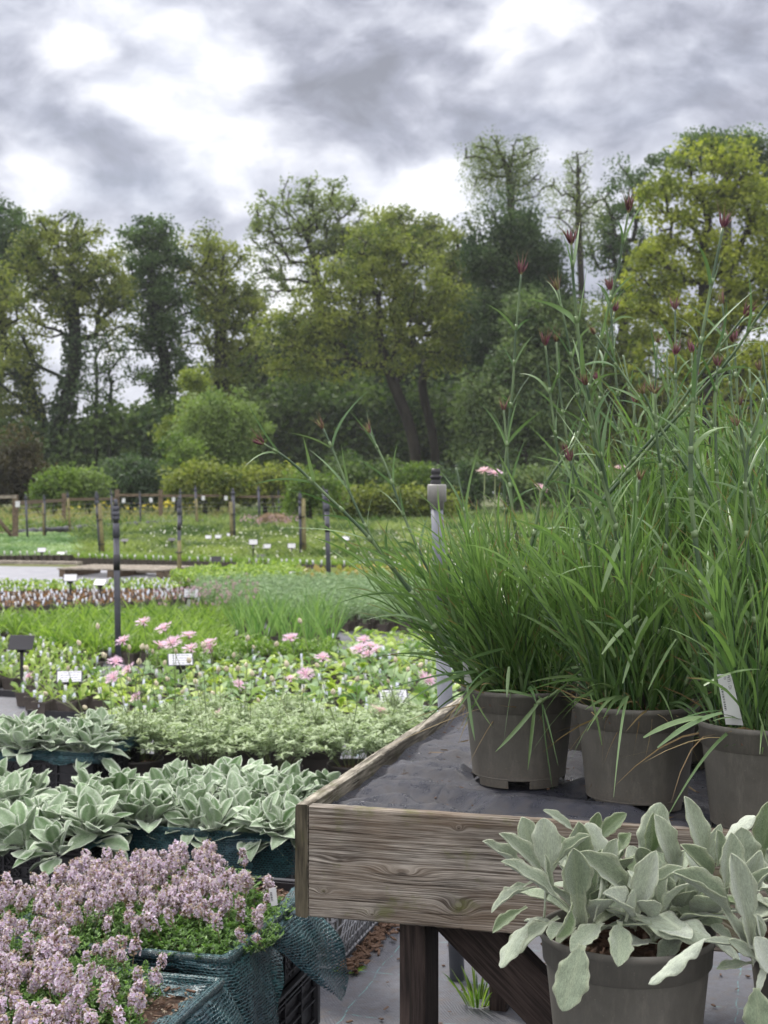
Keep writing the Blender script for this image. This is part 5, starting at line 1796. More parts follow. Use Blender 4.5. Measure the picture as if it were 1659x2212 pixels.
def dianthus():
    zf = .738
    specs = [
        ('leftmost potted pink on the bench, one red-budded stem reaching far out to the left', (GX(1121, 2.72), 2.72), 1, 78, (.24, .44), (-.34, -.05, 0), .52),
        ('middle potted pink of the front row on the bench', (GX(1375, 2.52), 2.52), 2, 54, (.24, .44), (.0, .05, 0), .36),
        ('potted pink at the right edge of the front row, with the white printed label', (GX(1655, 2.31), 2.31), 3, 50, (.26, .46), (-.05, .1, 0), .34),
        ('potted pink standing in the gap behind the first and middle pots', (GX(1290, 3.10), 3.10), 4, 36, (.26, .44), (.05, 0, 0), .36),
        ('potted pink standing behind the middle pot', (GX(1480, 2.92), 2.92), 5, 44, (.36, .62), (.0, 0, 0), .34),
        ('potted pink behind the labelled pot at the right edge', (GX(1680, 2.72), 2.72), 6, 46, (.38, .68), (-.05, 0, 0), .34),
        ('farthest potted pink at the back right of the bench', (GX(1600, 3.22), 3.22), 7, 36, (.42, .72), (.0, 0, 0), .36),
    ]
    roots = []
    for (lb, (x, y), sd, ns, H, lean, sp) in specs:
        zb = zf + (.0 if sd < 4 else .0)
        root = thing('potted_pink', lb, 'potted plant', (x, y, zb), 0, 'potted pinks on the bench')
        pot_parts(root)
        tuft(root, .155, 100 + sd, ns, H, lean, sp, droopers=24 if sd < 4 else 8, wk=1.0 if sd == 1 else 1.15)
        roots.append((root, np.array([x, y, zb])))
    # flowering stems (pot index, survey points from the root upwards, distances, options)
    S = [
        (0, [(1075, 1478), (975, 1400), (895, 1290), (800, 1165), (700, 1065), (625, 995), (568, 958)], 2.66, 2.50, dict(r0=.0048, bud=.040)),
        (0, [(1060, 1478), (985, 1380), (900, 1290), (820, 1190), (765, 1085), (720, 975), (698, 925)], 2.70, 2.72, dict(bud=.036, pale=True)),
        (0, [(1080, 1475), (1010, 1370), (930, 1240), (875, 1120), (835, 1010), (798, 935)], 2.74, 2.78, dict(bud=.036, pale=True)),
        (0, [(1130, 1500), (1118, 1400), (1122, 1290), (1150, 1170), (1178, 1050), (1240, 960), (1262, 905)], 2.66, 2.60, dict(r0=.0044, bud=0)),
        (3, [(1150, 1480), (1110, 1250), (1090, 1080), (1095, 960), (1108, 830), (1114, 720), (1126, 590)], 3.0, 2.95, dict(bud=.046)),
        (0, [(1170, 1475), (1140, 1300), (1110, 1120), (1098, 1000), (1088, 885)], 2.78, 2.80, dict(bud=.034, pale=True)),
        (1, [(1420, 1490), (1385, 1400), (1345, 1200), (1295, 1000), (1262, 830), (1242, 650), (1234, 525)], 2.46, 2.36, dict(r0=.0052, bud=.046, wide=1.3)),
        (3, [(1330, 1480), (1330, 1300), (1300, 1080), (1258, 900), (1232, 760), (1205, 625)], 2.98, 2.9, dict(bud=.040, pale=True)),
        (3, [(1150, 1470), (1180, 1250), (1225, 1050), (1262, 880), (1305, 700), (1335, 580), (1358, 455)], 2.96, 2.85, dict(r0=.0046, bud=.052)),
        (2, [(1600, 1540), (1555, 1420), (1512, 1230), (1492, 1050), (1500, 840), (1530, 650), (1562, 490)], 2.26, 2.22, dict(r0=.0052, bud=.044, wide=1.3)),
        (4, [(1150, 1350), (1230, 1190), (1330, 1040), (1440, 910), (1540, 770), (1610, 680)], 2.8, 2.6, dict(r0=.0042, bud=.046)),
        (4, [(1190, 1330), (1270, 1130), (1400, 970), (1500, 860), (1580, 770), (1640, 680), (1700, 600)], 2.75, 2.5, dict(r0=.0046, bud=.046)),
        (3, [(1260, 1420), (1240, 1250), (1215, 1050), (1192, 880), (1178, 745)], 2.9, 2.86, dict(bud=.042)),
        (3, [(1290, 1400), (1260, 1150), (1225, 950), (1208, 830), (1202, 738)], 3.1, 3.1, dict(bud=.032, pale=True)),
        (3, [(1300, 1400), (1290, 1150), (1290, 950), (1305, 780), (1328, 672)], 3.2, 3.2, dict(bud=.040)),
        (4, [(1420, 1420), (1380, 1150), (1340, 900), (1325, 750), (1318, 625)], 3.1, 3.1, dict(bud=.044)),
        (1, [(1330, 1480), (1290, 1300), (1255, 1130), (1232, 995)], 2.55, 2.5, dict(bud=.036)),
        (4, [(1470, 1420), (1465, 1150), (1460, 850), (1458, 668)], 3.0, 3.0, dict(bud=.040)),
        (5, [(1620, 1420), (1600, 1100), (1575, 800), (1560, 655)], 2.9, 2.9, dict(bud=.038, pale=True)),
        (6, [(1540, 1400), (1510, 1100), (1498, 900), (1494, 760)], 3.2, 3.2, dict(bud=.044)),
        (4, [(1440, 1400), (1455, 1100), (1458, 900), (1460, 765)], 2.9, 2.9, dict(bud=.042)),
        (5, [(1640, 1400), (1620, 1100), (1595, 880), (1586, 738)], 2.7, 2.7, dict(bud=.044)),
        (5, [(1620, 1450), (1560, 1150), (1545, 920), (1550, 790)], 2.6, 2.6, dict(bud=.034)),
        (6, [(1560, 1400), (1530, 1150), (1512, 960), (1505, 820)], 3.3, 3.3, dict(bud=.040)),
        (3, [(1330, 1400), (1350, 1150), (1362, 980), (1372, 870)], 3.0, 3.0, dict(bud=.034, pale=True)),
        (2, [(1640, 1540), (1636, 1400), (1615, 1200), (1612, 1000), (1650, 860)], 2.3, 2.25, dict(r0=.0046, bud=0, wide=1.3)),
        (5, [(1600, 1480), (1560, 1250), (1520, 1080), (1430, 930), (1390, 850)], 2.6, 2.55, dict(bud=.03, pale=True)),
        (1, [(1400, 1490), (1430, 1300), (1440, 1100), (1420, 960), (1415, 850)], 2.5, 2.45, dict(bud=.03, pale=True)),
        (6, [(1590, 1400), (1640, 1100), (1650, 900), (1640, 800)], 3.2, 3.2, dict(bud=.036, pale=True)),
        (4, [(1420, 1400), (1395, 1150), (1412, 900), (1420, 740)], 3.1, 3.1, dict(bud=.030, pale=True)),
        (1, [(1480, 1480), (1560, 1300), (1640, 1180), (1700, 1080)], 2.4, 2.3, dict(bud=0, wide=1.2)),
        (0, [(1140, 1480), (1060, 1330), (1020, 1200), (1000, 1080), (985, 1010)], 2.8, 2.85, dict(bud=0)),
    ]
    rq = np.random.default_rng(515)
    for q in range(22):
        pi = int(rq.choice([1, 2, 3, 4, 4, 5, 5, 6, 0]))
        o_ = roots[pi][1]; px_ = CX + o_[0] / o_[1] * F
        x1 = np.clip(px_ + rq.normal(0, 110), 1010, 1700); yt = rq.uniform(720, 980) + (80 if pi in (0, 1) else 0)
        xb = px_ + rq.uniform(-45, 45); yb = HY + (CAMH - .91) / o_[1] * F
        f_ = np.linspace(0, 1, 5)
        S.append((pi, [(xb + (x1 - xb) * (t ** 1.5), yb + (yt - yb) * t) for t in f_], o_[1] + rq.uniform(-.06, .06), o_[1] + rq.uniform(-.15, .15), dict(r0=.0036, bud=.03 if rq.random() < .55 else 0, pale=rq.random() < .7, leafscale=1.2, wide=1.15)))
    for i, (pi, pts, d0, d1, kw) in enumerate(S):
        root, o = roots[pi]
        dianthus_stem(root, o, pts, d0, d1, seed=400 + i, **kw)
    # the fallen shoot hanging over the left pot
    root, o = roots[0]
    rg = np.random.default_rng(9)
    m = MB()
    for (b, t, w, be) in (((1165, 1515), (1070, 1640), .0075, (0, 0, .1)), ((1155, 1520), (1140, 1650), .0075, (0, 0, -.1)), ((1170, 1520), (1178, 1682), .0085, (.1, 0, -.15)), ((1180, 1510), (1240, 1420), .006, (0, 0, .1)),
                          ((1022, 1500), (1055, 1570), .006, (.1, 0, 0)), ((1010, 1480), (1020, 1600), .0065, (.05, 0, 0)), ((1090, 1400), (1000, 1415), .008, (-.2, 0, -.2)), ((1100, 1440), (1095, 1500), .007, (0, 0, -.1)),
                          ((1150, 1505), (1050, 1470), .006, (0, 0, -.2)), ((1210, 1490), (1290, 1560), .006, (.1, 0, -.1))):
        p0 = P(*b, 2.58) - o; p1 = P(*t, 2.55) - o
        v = p1 - p0
        blades(m, p0[None], v[None], np.array([np.linalg.norm(v)]), np.array([be]), np.array([w]), np.array([rg.uniform(.3, .9)]), K=12, fold=.35, wp=(.6, 1, 1, .8, .1), mat=0, rng=rg)
    pts = np.array([P(1245, 1480, 2.66), P(1215, 1485, 2.62), P(1195, 1500, 2.60), P(1165, 1516, 2.58)]) - o
    m.tube(catmull(pts, 12), .003, 7, tint=.9, mat=1)
    m.tube(np.array([P(1172, 1512, 2.585), P(1160, 1520, 2.58)]) - o, [.0055, .004], 8, tint=.95, mat=1)
    m.build('hanging_shoot', [MATS['dianthus_blue'], MATS['dianthus_stem']], root)
    # broad arching leaves at the foot of the middle and right plants
    for ri, lst in ((1, (((1330, 1420), (1265, 1330), .010, 2.4), ((1400, 1330), (1345, 1490), .008, 2.4), ((1345, 1160), (1300, 1290), .009, 2.38), 
                         ((1460, 1380), (1400, 1500), .008, 2.36), ((1275, 1500), (1300, 1620), .007, 2.4), ((1380, 1330), (1300, 1420), .008, 2.38))),
                    (2, (((1530, 1550), (1390, 1595), .009, 2.2), ((1560, 1540), (1420, 1620), .008, 2.18), ((1545, 1500), (1540, 1352), .013, 2.2), ((1640, 1540), (1660, 1620), .008, 2.2), ((1520, 1480), (1640, 1440), .009, 2.2)))):
        root, o = roots[ri]
        m = MB()
        for (b, t, w, d) in lst:
            p0 = P(*b, d) - o; p1 = P(*t, d - .02) - o
            v = p1 - p0
            Ln = np.linalg.norm(v)
            blades(m, p0[None], (v + Z3 * Ln * .3)[None], np.array([np.linalg.norm(v + Z3 * Ln * .3)]), np.array([[0, 0, -.3]]), np.array([w]), np.array([rg.uniform(.5, 1)]), K=14, fold=.2, wp=(.6, 1, 1, .9, .3), rng=rg)
        m.build('arching_leaves', MATS['dianthus_blue'], root)


dianthus()


# ---------------------------------------------------------------- printed pot labels
def label_card(name, lb, p_tl, p_tr, p_br, p_bl, text=None, group=None):
    """thin plastic label with a pointed foot, from its four corners in space"""
    p = [np.asarray(q, float) for q in (p_tl, p_tr, p_br, p_bl)]
    ctr = sum(p) / 4
    root = thing(name, lb, 'plant label', ctr, 0, group)
    q = [a - ctr for a in p]
    nrmv = nrm(np.cross(q[1] - q[0], q[3] - q[0]))
    if nrmv[1] > 0:
        nrmv = -nrmv
    m = MB()
    th = .0009
    V = np.array(q + [a - nrmv * th for a in q])
    m.add(V, [np.array([[0, 3, 2, 1], [4, 5, 6, 7], [0, 1, 5, 4], [1, 2, 6, 5], [2, 3, 7, 6], [3, 0, 4, 7]])])
    m.build('card', MATS['label_white'], root, smooth=False)
    dn = q[3] - q[0]; rt = q[1] - q[0]
    L = np.linalg.norm(dn); W = np.linalg.norm(rt)
    e1 = dn / L; e2 = nrm(rt - e1 * np.dot(rt, e1))
    n = nrmv
    ib = MB()
    rg = np.random.default_rng(4)
    o = q[0] + n * .0002

    def rect(u0, u1, v0, v1):
        pts = [o + e1 * a + e2 * b for a, b in ((u0, v0), (u1, v0), (u1, v1), (u0, v1))]
        ib.add(np.array(pts), np.array([[0, 1, 2, 3]]))
    u = L * .22
    while u < L * .72:
        w = rg.choice([.0006, .0011, .0018]); rect(u, u + w, W * .10, W * .38); u += w + rg.choice([.0006, .001, .0014])
    ib.build('barcode', MATS['ink'], root, smooth=False)
    if text:
        for k, (tx, size, u0, v0) in enumerate(text):
            cu = bpy.data.curves.new('print', 'FONT'); cu.body = tx; cu.size = size
            to = bpy.data.objects.new('print', cu); COL.objects.link(to)
            bpy.context.view_layer.update()
            me = bpy.data.meshes.new_from_object(to.evaluated_get(bpy.context.evaluated_depsgraph_get()))
            bpy.data.objects.remove(to)
            co = np.zeros(len(me.vertices) * 3); me.vertices.foreach_get('co', co); co = co.reshape(-1, 3)
            W3 = o + n * .0001 + e1 * u0 * L + e2 * v0 * W + co[:, :1] * e1 + co[:, 1:2] * e2
            me.vertices.foreach_set('co', W3.ravel()); me.update()
            me.materials.clear(); me.materials.append(MATS['ink'])
            link_mesh('lettering', me, root)
    return root


label_card('plant_label', 'slanting printed white label with barcode, in the rightmost front pot on the bench', P(1549, 1458, 2.225), P(1579, 1455, 2.225), P(1606, 1567, 2.245), P(1568, 1565, 2.245),
           text=[('7973 - Dianthus carthusianorum', .0068, .03, .66), ('2025', .0042, .03, .44)], group='printed labels')
label_card('plant_label', 'narrow white barcode label at the left rim of the first bench pot', P(999, 1427, 2.66), P(1005, 1423, 2.66), P(1020, 1474, 2.67), P(1004, 1478, 2.67), text=[('7973', .006, .1, .6)], group='printed labels')
label_card('plant_label', 'greyish label seen from behind, between the first and the middle pot on the bench', P(1244, 1418, 2.80), P(1256, 1418, 2.80), P(1264, 1464, 2.80), P(1248, 1466, 2.80), group='printed labels')
label_card('plant_label', 'small white label in the thyme at the right side of the second crate', P(580, 1920, 3.0), P(596, 1917, 3.0), P(600, 1955, 3.0), P(586, 1958, 3.0), group='printed labels')


def late_blooms():
    # pink flowers standing beyond the bench, glimpsed between the pinks
    rg = np.random.default_rng(61)
    for (x, y, d, n, lb) in ((1058, 1018, 6.2, 4, 'tall plant with a shaggy pale pink flower showing above the first pink, behind the bench'),
                             (1178, 1062, 6.8, 3, 'tall pale flowering plant half hidden between the first and middle pinks'), (1352, 1002, 7.0, 3, 'tall pale pink flowering plant glimpsed behind the middle pink')):
        o = np.array([GX(x, d), d, .006])
        root = thing('tall_flowering_plant', lb, 'plant', o, 0, 'tall pale flowers behind the bench')
        for k in range(1 if x > 1100 else 2):
            t = P(x + (k - .5) * 22, y + rg.uniform(-6, 14), d + rg.uniform(-.05, .05))
            m = MB(); pts = catmull(np.array([o + rg.normal(0, .02, 3) * np.array([1, 1, 0]), (o + t) / 2 + rg.normal(0, .02, 3), t]), 10) - o
            m.tube(pts, .003, 5); so = m.build('flower_stem', MATS['thin_stem'], root)
            q = pink_flower_mesh(70 + k); h = q.build('flower_head', [MATS['pink_petal']], so); h.location = tuple(pts[-1]); h.rotation_euler = (rg.uniform(.2, .7), 0, rg.uniform(0, 6)); h.scale = (1.25, 1.25, 1.25)
        m = MB(); nn = 40; az = rg.uniform(0, 6.28, nn); ou = np.stack([np.cos(az), np.sin(az), 0 * az], -1)
        blades(m, ou * .03, ou * .7 + Z3, rg.uniform(.2, .5, nn), -Z3 * .3, .018, rg.random(nn), K=6, rng=rg); m.build('foliage', MATS['sage_leaf'], root)
    # crumbs of compost and dead leaf on the bench lining
    N = 260
    s = rg.uniform(.04, .9, N); t = rg.uniform(.04, 1.2, N)
    pos = OB + s[:, None] * U + t[:, None] * Vv + Z3 * .752 * 0 + Z3 * .7385
    m = MB()
    m.scatter(box_tpl(), pos + Z3 * rg.uniform(.0, .006, N)[:, None], basis(ball(N, rg) * np.array([1, 1, .15]), Z3 + .2 * ball(N, rg)), np.stack([rg.uniform(.001, .004, N), rg.uniform(.002, .011, N), rg.uniform(.0008, .002, N)], -1), rg.random(N))
    blades(m, pos[:40] + Z3 * .004, nrm(ball(40, rg) * np.array([1, 1, .1])), rg.uniform(.02, .07, 40), Z3 * .05, .003, rg.random(40), K=4, rng=rg, mat=1)
    o = m.build('bench_litter', [MATS['bark_chip'], MATS['straw_leaf']], smooth=False); o['kind'] = 'stuff'


late_blooms()

# ---------------------------------------------------------------- beds of small pots on the ground
def in_poly(x, y, poly):
    r = False
    n = len(poly)
    for i in range(n):
        x1, y1 = poly[i]; x2, y2 = poly[(i + 1) % n]
        if (y1 > y) != (y2 > y) and x < (x2 - x1) * (y - y1) / (y2 - y1) + x1:
            r = not r
    return r


def bed_spots(poly, gap, jitter=.12, seed=0, gapv=None):
    rg = np.random.default_rng(seed)
    pts = []
    gapv = gapv or gap
    ys = [p[1] for p in poly]
    dmin = CAMH * F / (max(ys) - HY); dmax = CAMH * F / (min(ys) - HY)
    for i in range(int(-26 / gap), int(26 / gap)):
        for j in range(int((dmin * .8) / gapv), int((dmax * 1.25) / gapv)):
            s, t = i * gap, j * gapv
            p = U * s + Vv * t
            if p[1] < .5:
                continue
            px = CX + p[0] / p[1] * F; py = HY + CAMH / p[1] * F
            if in_poly(px, py, poly):
                pts.append((p[0] + rg.normal(0, jitter * gap * .3), p[1] + rg.normal(0, jitter * gap * .3)))
    pts.sort(key=lambda q: q[1])
    return pts


def square_pot(m, w=.09, h=.085, c=(0, 0), z0=.0, mat=0, rot=ROT):
    c_, s_ = math.cos(rot), math.sin(rot)

    def ring(hw, z):
        L = np.array([[-hw, -hw], [hw, -hw], [hw, hw], [-hw, hw]])
        return np.column_stack([L[:, 0] * c_ - L[:, 1] * s_ + c[0], L[:, 0] * s_ + L[:, 1] * c_ + c[1], np.full(4, z0 + z)])
    hw = w / 2
    R = [ring(hw * .76, 0), ring(hw * .93, h - .012), ring(hw, h - .012), ring(hw, h), ring(hw * .9, h), ring(hw * .86, h - .012)]
    V = np.concatenate(R)
    q = [[i * 4 + j, i * 4 + (j + 1) % 4, i * 4 + 4 + (j + 1) % 4, i * 4 + 4 + j] for i in range(5) for j in range(4)]
    m.add(V, [np.array(q)], mat=mat)
    m.add(ring(hw * .87, h - .011), np.array([[0, 1, 2, 3]]), mat=mat + 1)


def foliage_variant(kind, seed):
    rg = np.random.default_rng(seed)
    m = MB()
    z = .078

    def leaves(n, L, w, el, mat=0, bend=.3, rad=.012, pet=.3, tpl=None, tmean=.5, lift=0):
        az = rg.uniform(0, 6.283, n)
        e = rg.uniform(*el, n)
        out = np.stack([np.cos(az), np.sin(az), 0 * az], -1)
        d = nrm(out * np.cos(e)[:, None] + Z3 * np.sin(e)[:, None])
        nm = -out * np.sin(e)[:, None] + Z3 * np.cos(e)[:, None] + rg.normal(0, .3, (n, 3))
        tp = tpl or leaf_tpl(5, 2, w, bend, .35, pet, seed=seed)
        m.scatter(tp, out * rad + Z3 * (z + rg.uniform(0, lift + .001, n))[:, None], basis(d, nm), rg.uniform(L[0], L[1], n), np.clip(rg.normal(tmean, .25, n), 0, 1), mat=mat)

    def grass(n, L, w, spread, bendz=(.1, .5), mat=0, K=5, rad=.02, tmean=.5):
        az = rg.uniform(0, 6.283, n)
        out = np.stack([np.cos(az), np.sin(az), 0 * az], -1)
        blades(m, out * rad * rg.random(n)[:, None] + Z3 * z, Z3 + out * (spread * rg.random(n))[:, None], rg.uniform(*L, n), -Z3 * rg.uniform(*bendz, n)[:, None] + out * .25, rg.uniform(*w, n), np.clip(rg.normal(tmean, .25, n), 0, 1), K=K, rng=rg, mat=mat, wp=(.6, 1, 1, .7, .1))
    if kind == 'seedling':
        leaves(rg.integers(5, 10), (.045, .10), .34, (.5, 1.35), bend=.3)
    elif kind == 'lime':
        leaves(rg.integers(6, 11), (.05, .125), .44, (.3, 1.45), bend=.35, pet=.36, tmean=rg.choice([.15, .5, .9]))
    elif kind == 'strap':
        grass(rg.integers(18, 34), (.10, .27), (.007, .014), .9, tmean=rg.uniform(.25, .75))
    elif kind == 'iris':
        grass(13, (.22, .42), (.009, .015), .30, (.0, .14), K=6, tmean=.4)
    elif kind == 'glaucous':
        for k in range(7):
            a = rg.uniform(0, 6.28); b = np.array([math.cos(a), math.sin(a), 0]) * .035
            H = rg.uniform(.12, .22)
            n = 26
            f = rg.uniform(.25, 1, n)
            az = rg.uniform(0, 6.28, n)
            out = np.stack([np.cos(az), np.sin(az), 0 * az], -1)
            blades(m, b * (.4 + f[:, None]) + Z3 * (z + H * f)[:, None], out + Z3 * rg.uniform(.0, .9, n)[:, None], rg.uniform(.04, .07, n), -Z3 * .15, rg.uniform(.006, .010, n), np.clip(rg.normal(.5, .25, n), 0, 1), K=4, rng=rg)
            m.tube(np.array([b * .4 + Z3 * z, b * 1.4 + Z3 * (z + H)]), .0018, 4, mat=0, cap=False)
    elif kind == 'bronze':
        leaves(rg.integers(5, 9), (.03, .06), .5, (.3, 1.2), bend=.3)
    elif kind == 'pale':
        leaves(rg.integers(10, 16), (.04, .075), .55, (.2, 1.3), bend=.3)
    elif kind == 'limebush':
        n = 120
        p = ball(n, rg) * np.array([.09, .09, .07]) * rg.random(n)[:, None] ** .3 + Z3 * (z + .085)
        m.scatter(leaf_tpl(3, 2, .5, .2, .3, .1, seed=seed), p, basis(ball(n, rg) + Z3 * .5, Z3 + .5 * ball(n, rg)), rg.uniform(.035, .06, n), rg.random(n))
    elif kind == 'bicolour':
        leaves(9, (.14, .24), .38, (.7, 1.45), bend=.25, pet=.25)
    elif kind == 'ferny':
        n = 150
        p = ball(n, rg) * np.array([.09, .09, .06]) * rg.random(n)[:, None] ** .3 + Z3 * (z + .06)
        m.scatter(leaf_tpl(3, 2, .4, .2, .3, .1, seed=seed), p, basis(ball(n, rg) + Z3 * .3, Z3 + .4 * ball(n, rg)), rg.uniform(.02, .045, n), rg.random(n) * .8)
    elif kind == 'clover':
        grass(16, (.10, .2), (.006, .01), .8)
        for k in range(3):
            a = rg.uniform(0, 6.28); t = np.array([math.cos(a) * .05, math.sin(a) * .05, z + rg.uniform(.22, .34)])
            m.tube(np.array([[0, 0, z], t * .5 + np.array([0, 0, z * .5]), t]), .0016, 4, mat=0)
            n = 26
            q = ball(n, rg)
            m.scatter(small_leaf(.8), t + q * .008, basis(q, Z3 + .2), np.full(n, .012), rg.random(n), mat=1)
    return m


def make_beds():
    GM = {'seedling': 'lime_leaf', 'lime': 'lime_leaf', 'strap': 'strap_green', 'iris': 'iris_green', 'glaucous': 'glaucous', 'bronze': 'bronze_leaf', 'pale': 'lime_leaf', 'limebush': 'lime_leaf',
          'bicolour': 'bicolour_leaf', 'ferny': 'strap_green', 'clover': 'strap_green'}
    tagm = MB()
    V = np.array([[-.010, 0, .06], [.010, 0, .06], [.010, .001, .128], [-.010, .001, .128]])
    tagm.box((0, 0, .098), (.021, .0012, .075), axes=np.stack([nrm(np.array([.95, -.3, 0])), nrm(np.array([.28, .9, .25])), nrm(np.array([-.02, -.25, .97]))]))
    label_me = tagm.build('plant_label', MATS['label_white'], mesh_only=True)
    tg2 = MB()
    tg2.box((0, 0, .098), (.021, .0012, .070), axes=np.stack([nrm(np.array([.8, .6, 0])), nrm(np.array([-.6, .8, -.1])), Z3]))
    label_me2 = tg2.build('plant_label', MATS['label_blue'], mesh_only=True)
    pm = MB(); square_pot(pm); pot_me = pm.build('pot', [MATS['pot_brown'], MATS['bark_chip']], mesh_only=True, smooth=False)
    rg = np.random.default_rng(21)
    kinds = [
        ('seedling', 'seedling_pot', 'small square pot with sprouting seedling, {} of the left trays', 'seedling pots in the left trays',
         [(-60, 1412), (190, 1402), (240, 1552), (60, 1552), (48, 1500), (-60, 1500)], .145, 120, .6, .0),
        ('lime', 'broad_leaved_potted_plant', 'young plant with broad yellow-green leaves, {} of the bed behind the silver mound', 'broad-leaved yellow-green pots behind the silver mound',
         [(190, 1488), (560, 1455), (730, 1440), (760, 1395), (1000, 1390), (1010, 1590), (250, 1585)], .155, 250, .5, .6),
        ('ferny', 'ferny_potted_plant', 'low ferny green pot plant, {} of the strip before the sword leaves', 'ferny green pots',
         [(340, 1440), (720, 1430), (720, 1452), (560, 1450), (340, 1476)], .15, 80, .3, .5),
        ('strap', 'strap_leaved_potted_plant', 'grassy strap-leaved pot plant, {} of the bed behind the seedling trays', 'strap-leaved green pots',
         [(-60, 1372), (330, 1352), (470, 1360), (500, 1440), (200, 1440), (60, 1400), (-60, 1400)], .15, 260, .15, .5),
        ('iris', 'spiky_potted_plant', 'tall sword-leaved pot plant, {} of its clump left of the pinks', 'tall sword-leaved pots',
         [(500, 1372), (730, 1362), (745, 1432), (520, 1440)], .27, 60, .2, .4),
        ('clover', 'round_headed_potted_plant', 'pot plant with round pale pink heads, {} of its patch', 'pots with round pale pink heads',
         [(330, 1345), (560, 1330), (560, 1380), (360, 1395)], .23, 40, .1, .4),
        ('glaucous', 'blue_green_potted_plant', 'bushy blue-green pot plant, {} of the bed behind the sword leaves', 'blue-green pots',
         [(420, 1292), (940, 1278), (940, 1372), (740, 1372), (500, 1345), (420, 1320)], .19, 190, .2, .5),
        ('bronze', 'bronze_seedling_pot', 'small pot of bronze-red seedling leaves, {} of the reddish rows', 'bronze seedling pots',
         [(-60, 1296), (400, 1288), (400, 1312), (330, 1318), (-60, 1336)], .16, 230, .8, .0),
        ('pale', 'pale_green_seedling_pot', 'small pot of pale green leaves, {} of the rows before the path', 'pale green seedling pots',
         [(-60, 1272), (400, 1266), (400, 1287), (-60, 1295)], .17, 250, .7, .3),
        ('limebush', 'bushy_lime_potted_plant', 'bushy lime-green pot plant, {} of the bed right of the pallet', 'bushy lime-green pots',
         [(370, 1262), (640, 1246), (650, 1284), (410, 1292)], .20, 200, .2, .4),
        ('bicolour', 'red_and_green_potted_plant', 'pot plant with big green and rusty leaves, {} of its bed', 'big red and green leaved pots',
         [(640, 1262), (920, 1256), (920, 1284), (660, 1290)], .22, 90, .3, .3),
    ]
    for ki, (kind, name, lb, grp, poly, gap, cap, plab, tm) in enumerate(kinds):
        pts = bed_spots(poly, gap, .2, ki)
        lm = GM[kind]
        if kind == 'seedling':
            lm = 'lime_leaf'
        variants = []
        for v in range(5):
            m = foliage_variant(kind, 900 + ki * 10 + v)
            variants.append(m)
        fmesh = [m.build('foliage', [MATS['sage_leaf'] if kind == 'lime' and vi in (1, 3) else MATS[lm], MATS['lilac_haze'] if kind == 'clover' else MATS[lm]], mesh_only=True) for vi, m in enumerate(variants)]
        near = pts[:cap]
        if len(pts) > cap:
            st = MB()
            for (x, y) in pts[cap:]:
                v = variants[rg.integers(5)]
                a = rg.uniform(0, 6.28); c_, s_ = math.cos(a), math.sin(a)
                Rz = np.array([[c_, s_, 0], [-s_, c_, 0], [0, 0, 1]])
                base = st.n
                for Vx, T_, A_, U_ in zip(v.V, v.T, v.A, v.U):
                    st.V.append(Vx @ Rz * rg.uniform(.85, 1.15) + np.array([x, y, 0])); st.T.append(T_); st.A.append(A_); st.U.append(U_)
                for f, mi in zip(v.F, v.M):
                    st.F.append(f + base); st.M.append(mi)
                st.n += v.n
            st.build(name + '_mass', MATS[lm], kind='stuff')
        ys_ = sorted(q[1] for q in near)
        for (x, y) in near:
            v_ = (np.searchsorted(ys_, y)) / len(ys_)
            row_ = [CX + q[0] / q[1] * F for q in near]
            xl = min(row_); xr = max(row_)
            u_ = (CX + x / y * F - xl) / (xr - xl + 1e-6)
            place = ('front', 'middle', 'back')[min(2, int(v_ * 3))] + ' ' + ('left', 'centre', 'right')[min(2, int(u_ * 3))]
            far = y > 15.5
            root = thing(name, lb.format(place), 'potted plant', (x, y, .008), 0, grp + ', ' + place)
            f = link_mesh('foliage', fmesh[rg.integers(5)], root)
            f.rotation_euler = (rg.normal(0, .08), rg.normal(0, .08), rg.uniform(0, 6.28)); k = rg.uniform(.8, 1.2); f.scale = (k, k, k)
            f.location = (0, 0, .078 * (1 - k))
            link_mesh('pot', pot_me, root)
            if rg.random() < plab:
                q = link_mesh('plant_label', label_me if rg.random() < .6 else label_me2, root)
                q.location = (rg.uniform(-.02, .02), -.03 + rg.uniform(-.01, .01), rg.uniform(-.012, .012)); q.rotation_euler = (rg.normal(0, .1), rg.normal(0, .12), rg.normal(0, .35))
    # the low black trays these pots stand in
    for (x0, y0, w, lb) in ((60, 1549, 1.05, 'black tray edge in front of the seedling pots, left'), (-60, 1502, .32, 'black tray holding the seedling pots at the left edge'),
                            (715, 1445, .75, 'dark tray edge in front of the low plants left of the pinks')):
        d = CAMH * F / (y0 - HY)
        p = np.array([GX(x0, d), d, .02])
        m = MB(); m.box(p + U * w / 2, (w, .012, .045), axes=AX); m.box(p + U * .006 + Vv * .3, (.012, .6, .04), axes=AX); m.box(p + U * (w - .006) + Vv * .3, (.012, .6, .04), axes=AX)
        tag(m.build('tray', MATS['black_plastic'], smooth=False), lb, 'tray')

    # far beds: a mass of small plants; its front row of pots is built one by one
    def far_mass(name, poly, n, mat, h, w, spread, tm=.5, seed=0, nblade=3, flowers=None, gaps=None):
        rg = np.random.default_rng(seed)
        xs = [p[0] for p in poly]; ys = [p[1] for p in poly]
        out = []
        d0 = CAMH * F / (max(ys) - HY); d1 = CAMH * F / (min(ys) - HY)
        while len(out) < n:
            d = math.sqrt(rg.uniform(d0 ** 2, d1 ** 2)); px = rg.uniform(min(xs), max(xs))
            if in_poly(px, HY + CAMH / d * F, poly):
                q_ = np.array([GX(px, d), d, 0]) - OB
                tt_ = q_ @ Vv
                if gaps and (tt_ + .25 * math.sin(q_ @ U * .7)) % gaps[0] < gaps[1]:
                    continue
                out.append((GX(px, d), d))
        c = np.array(out)
        m = MB()
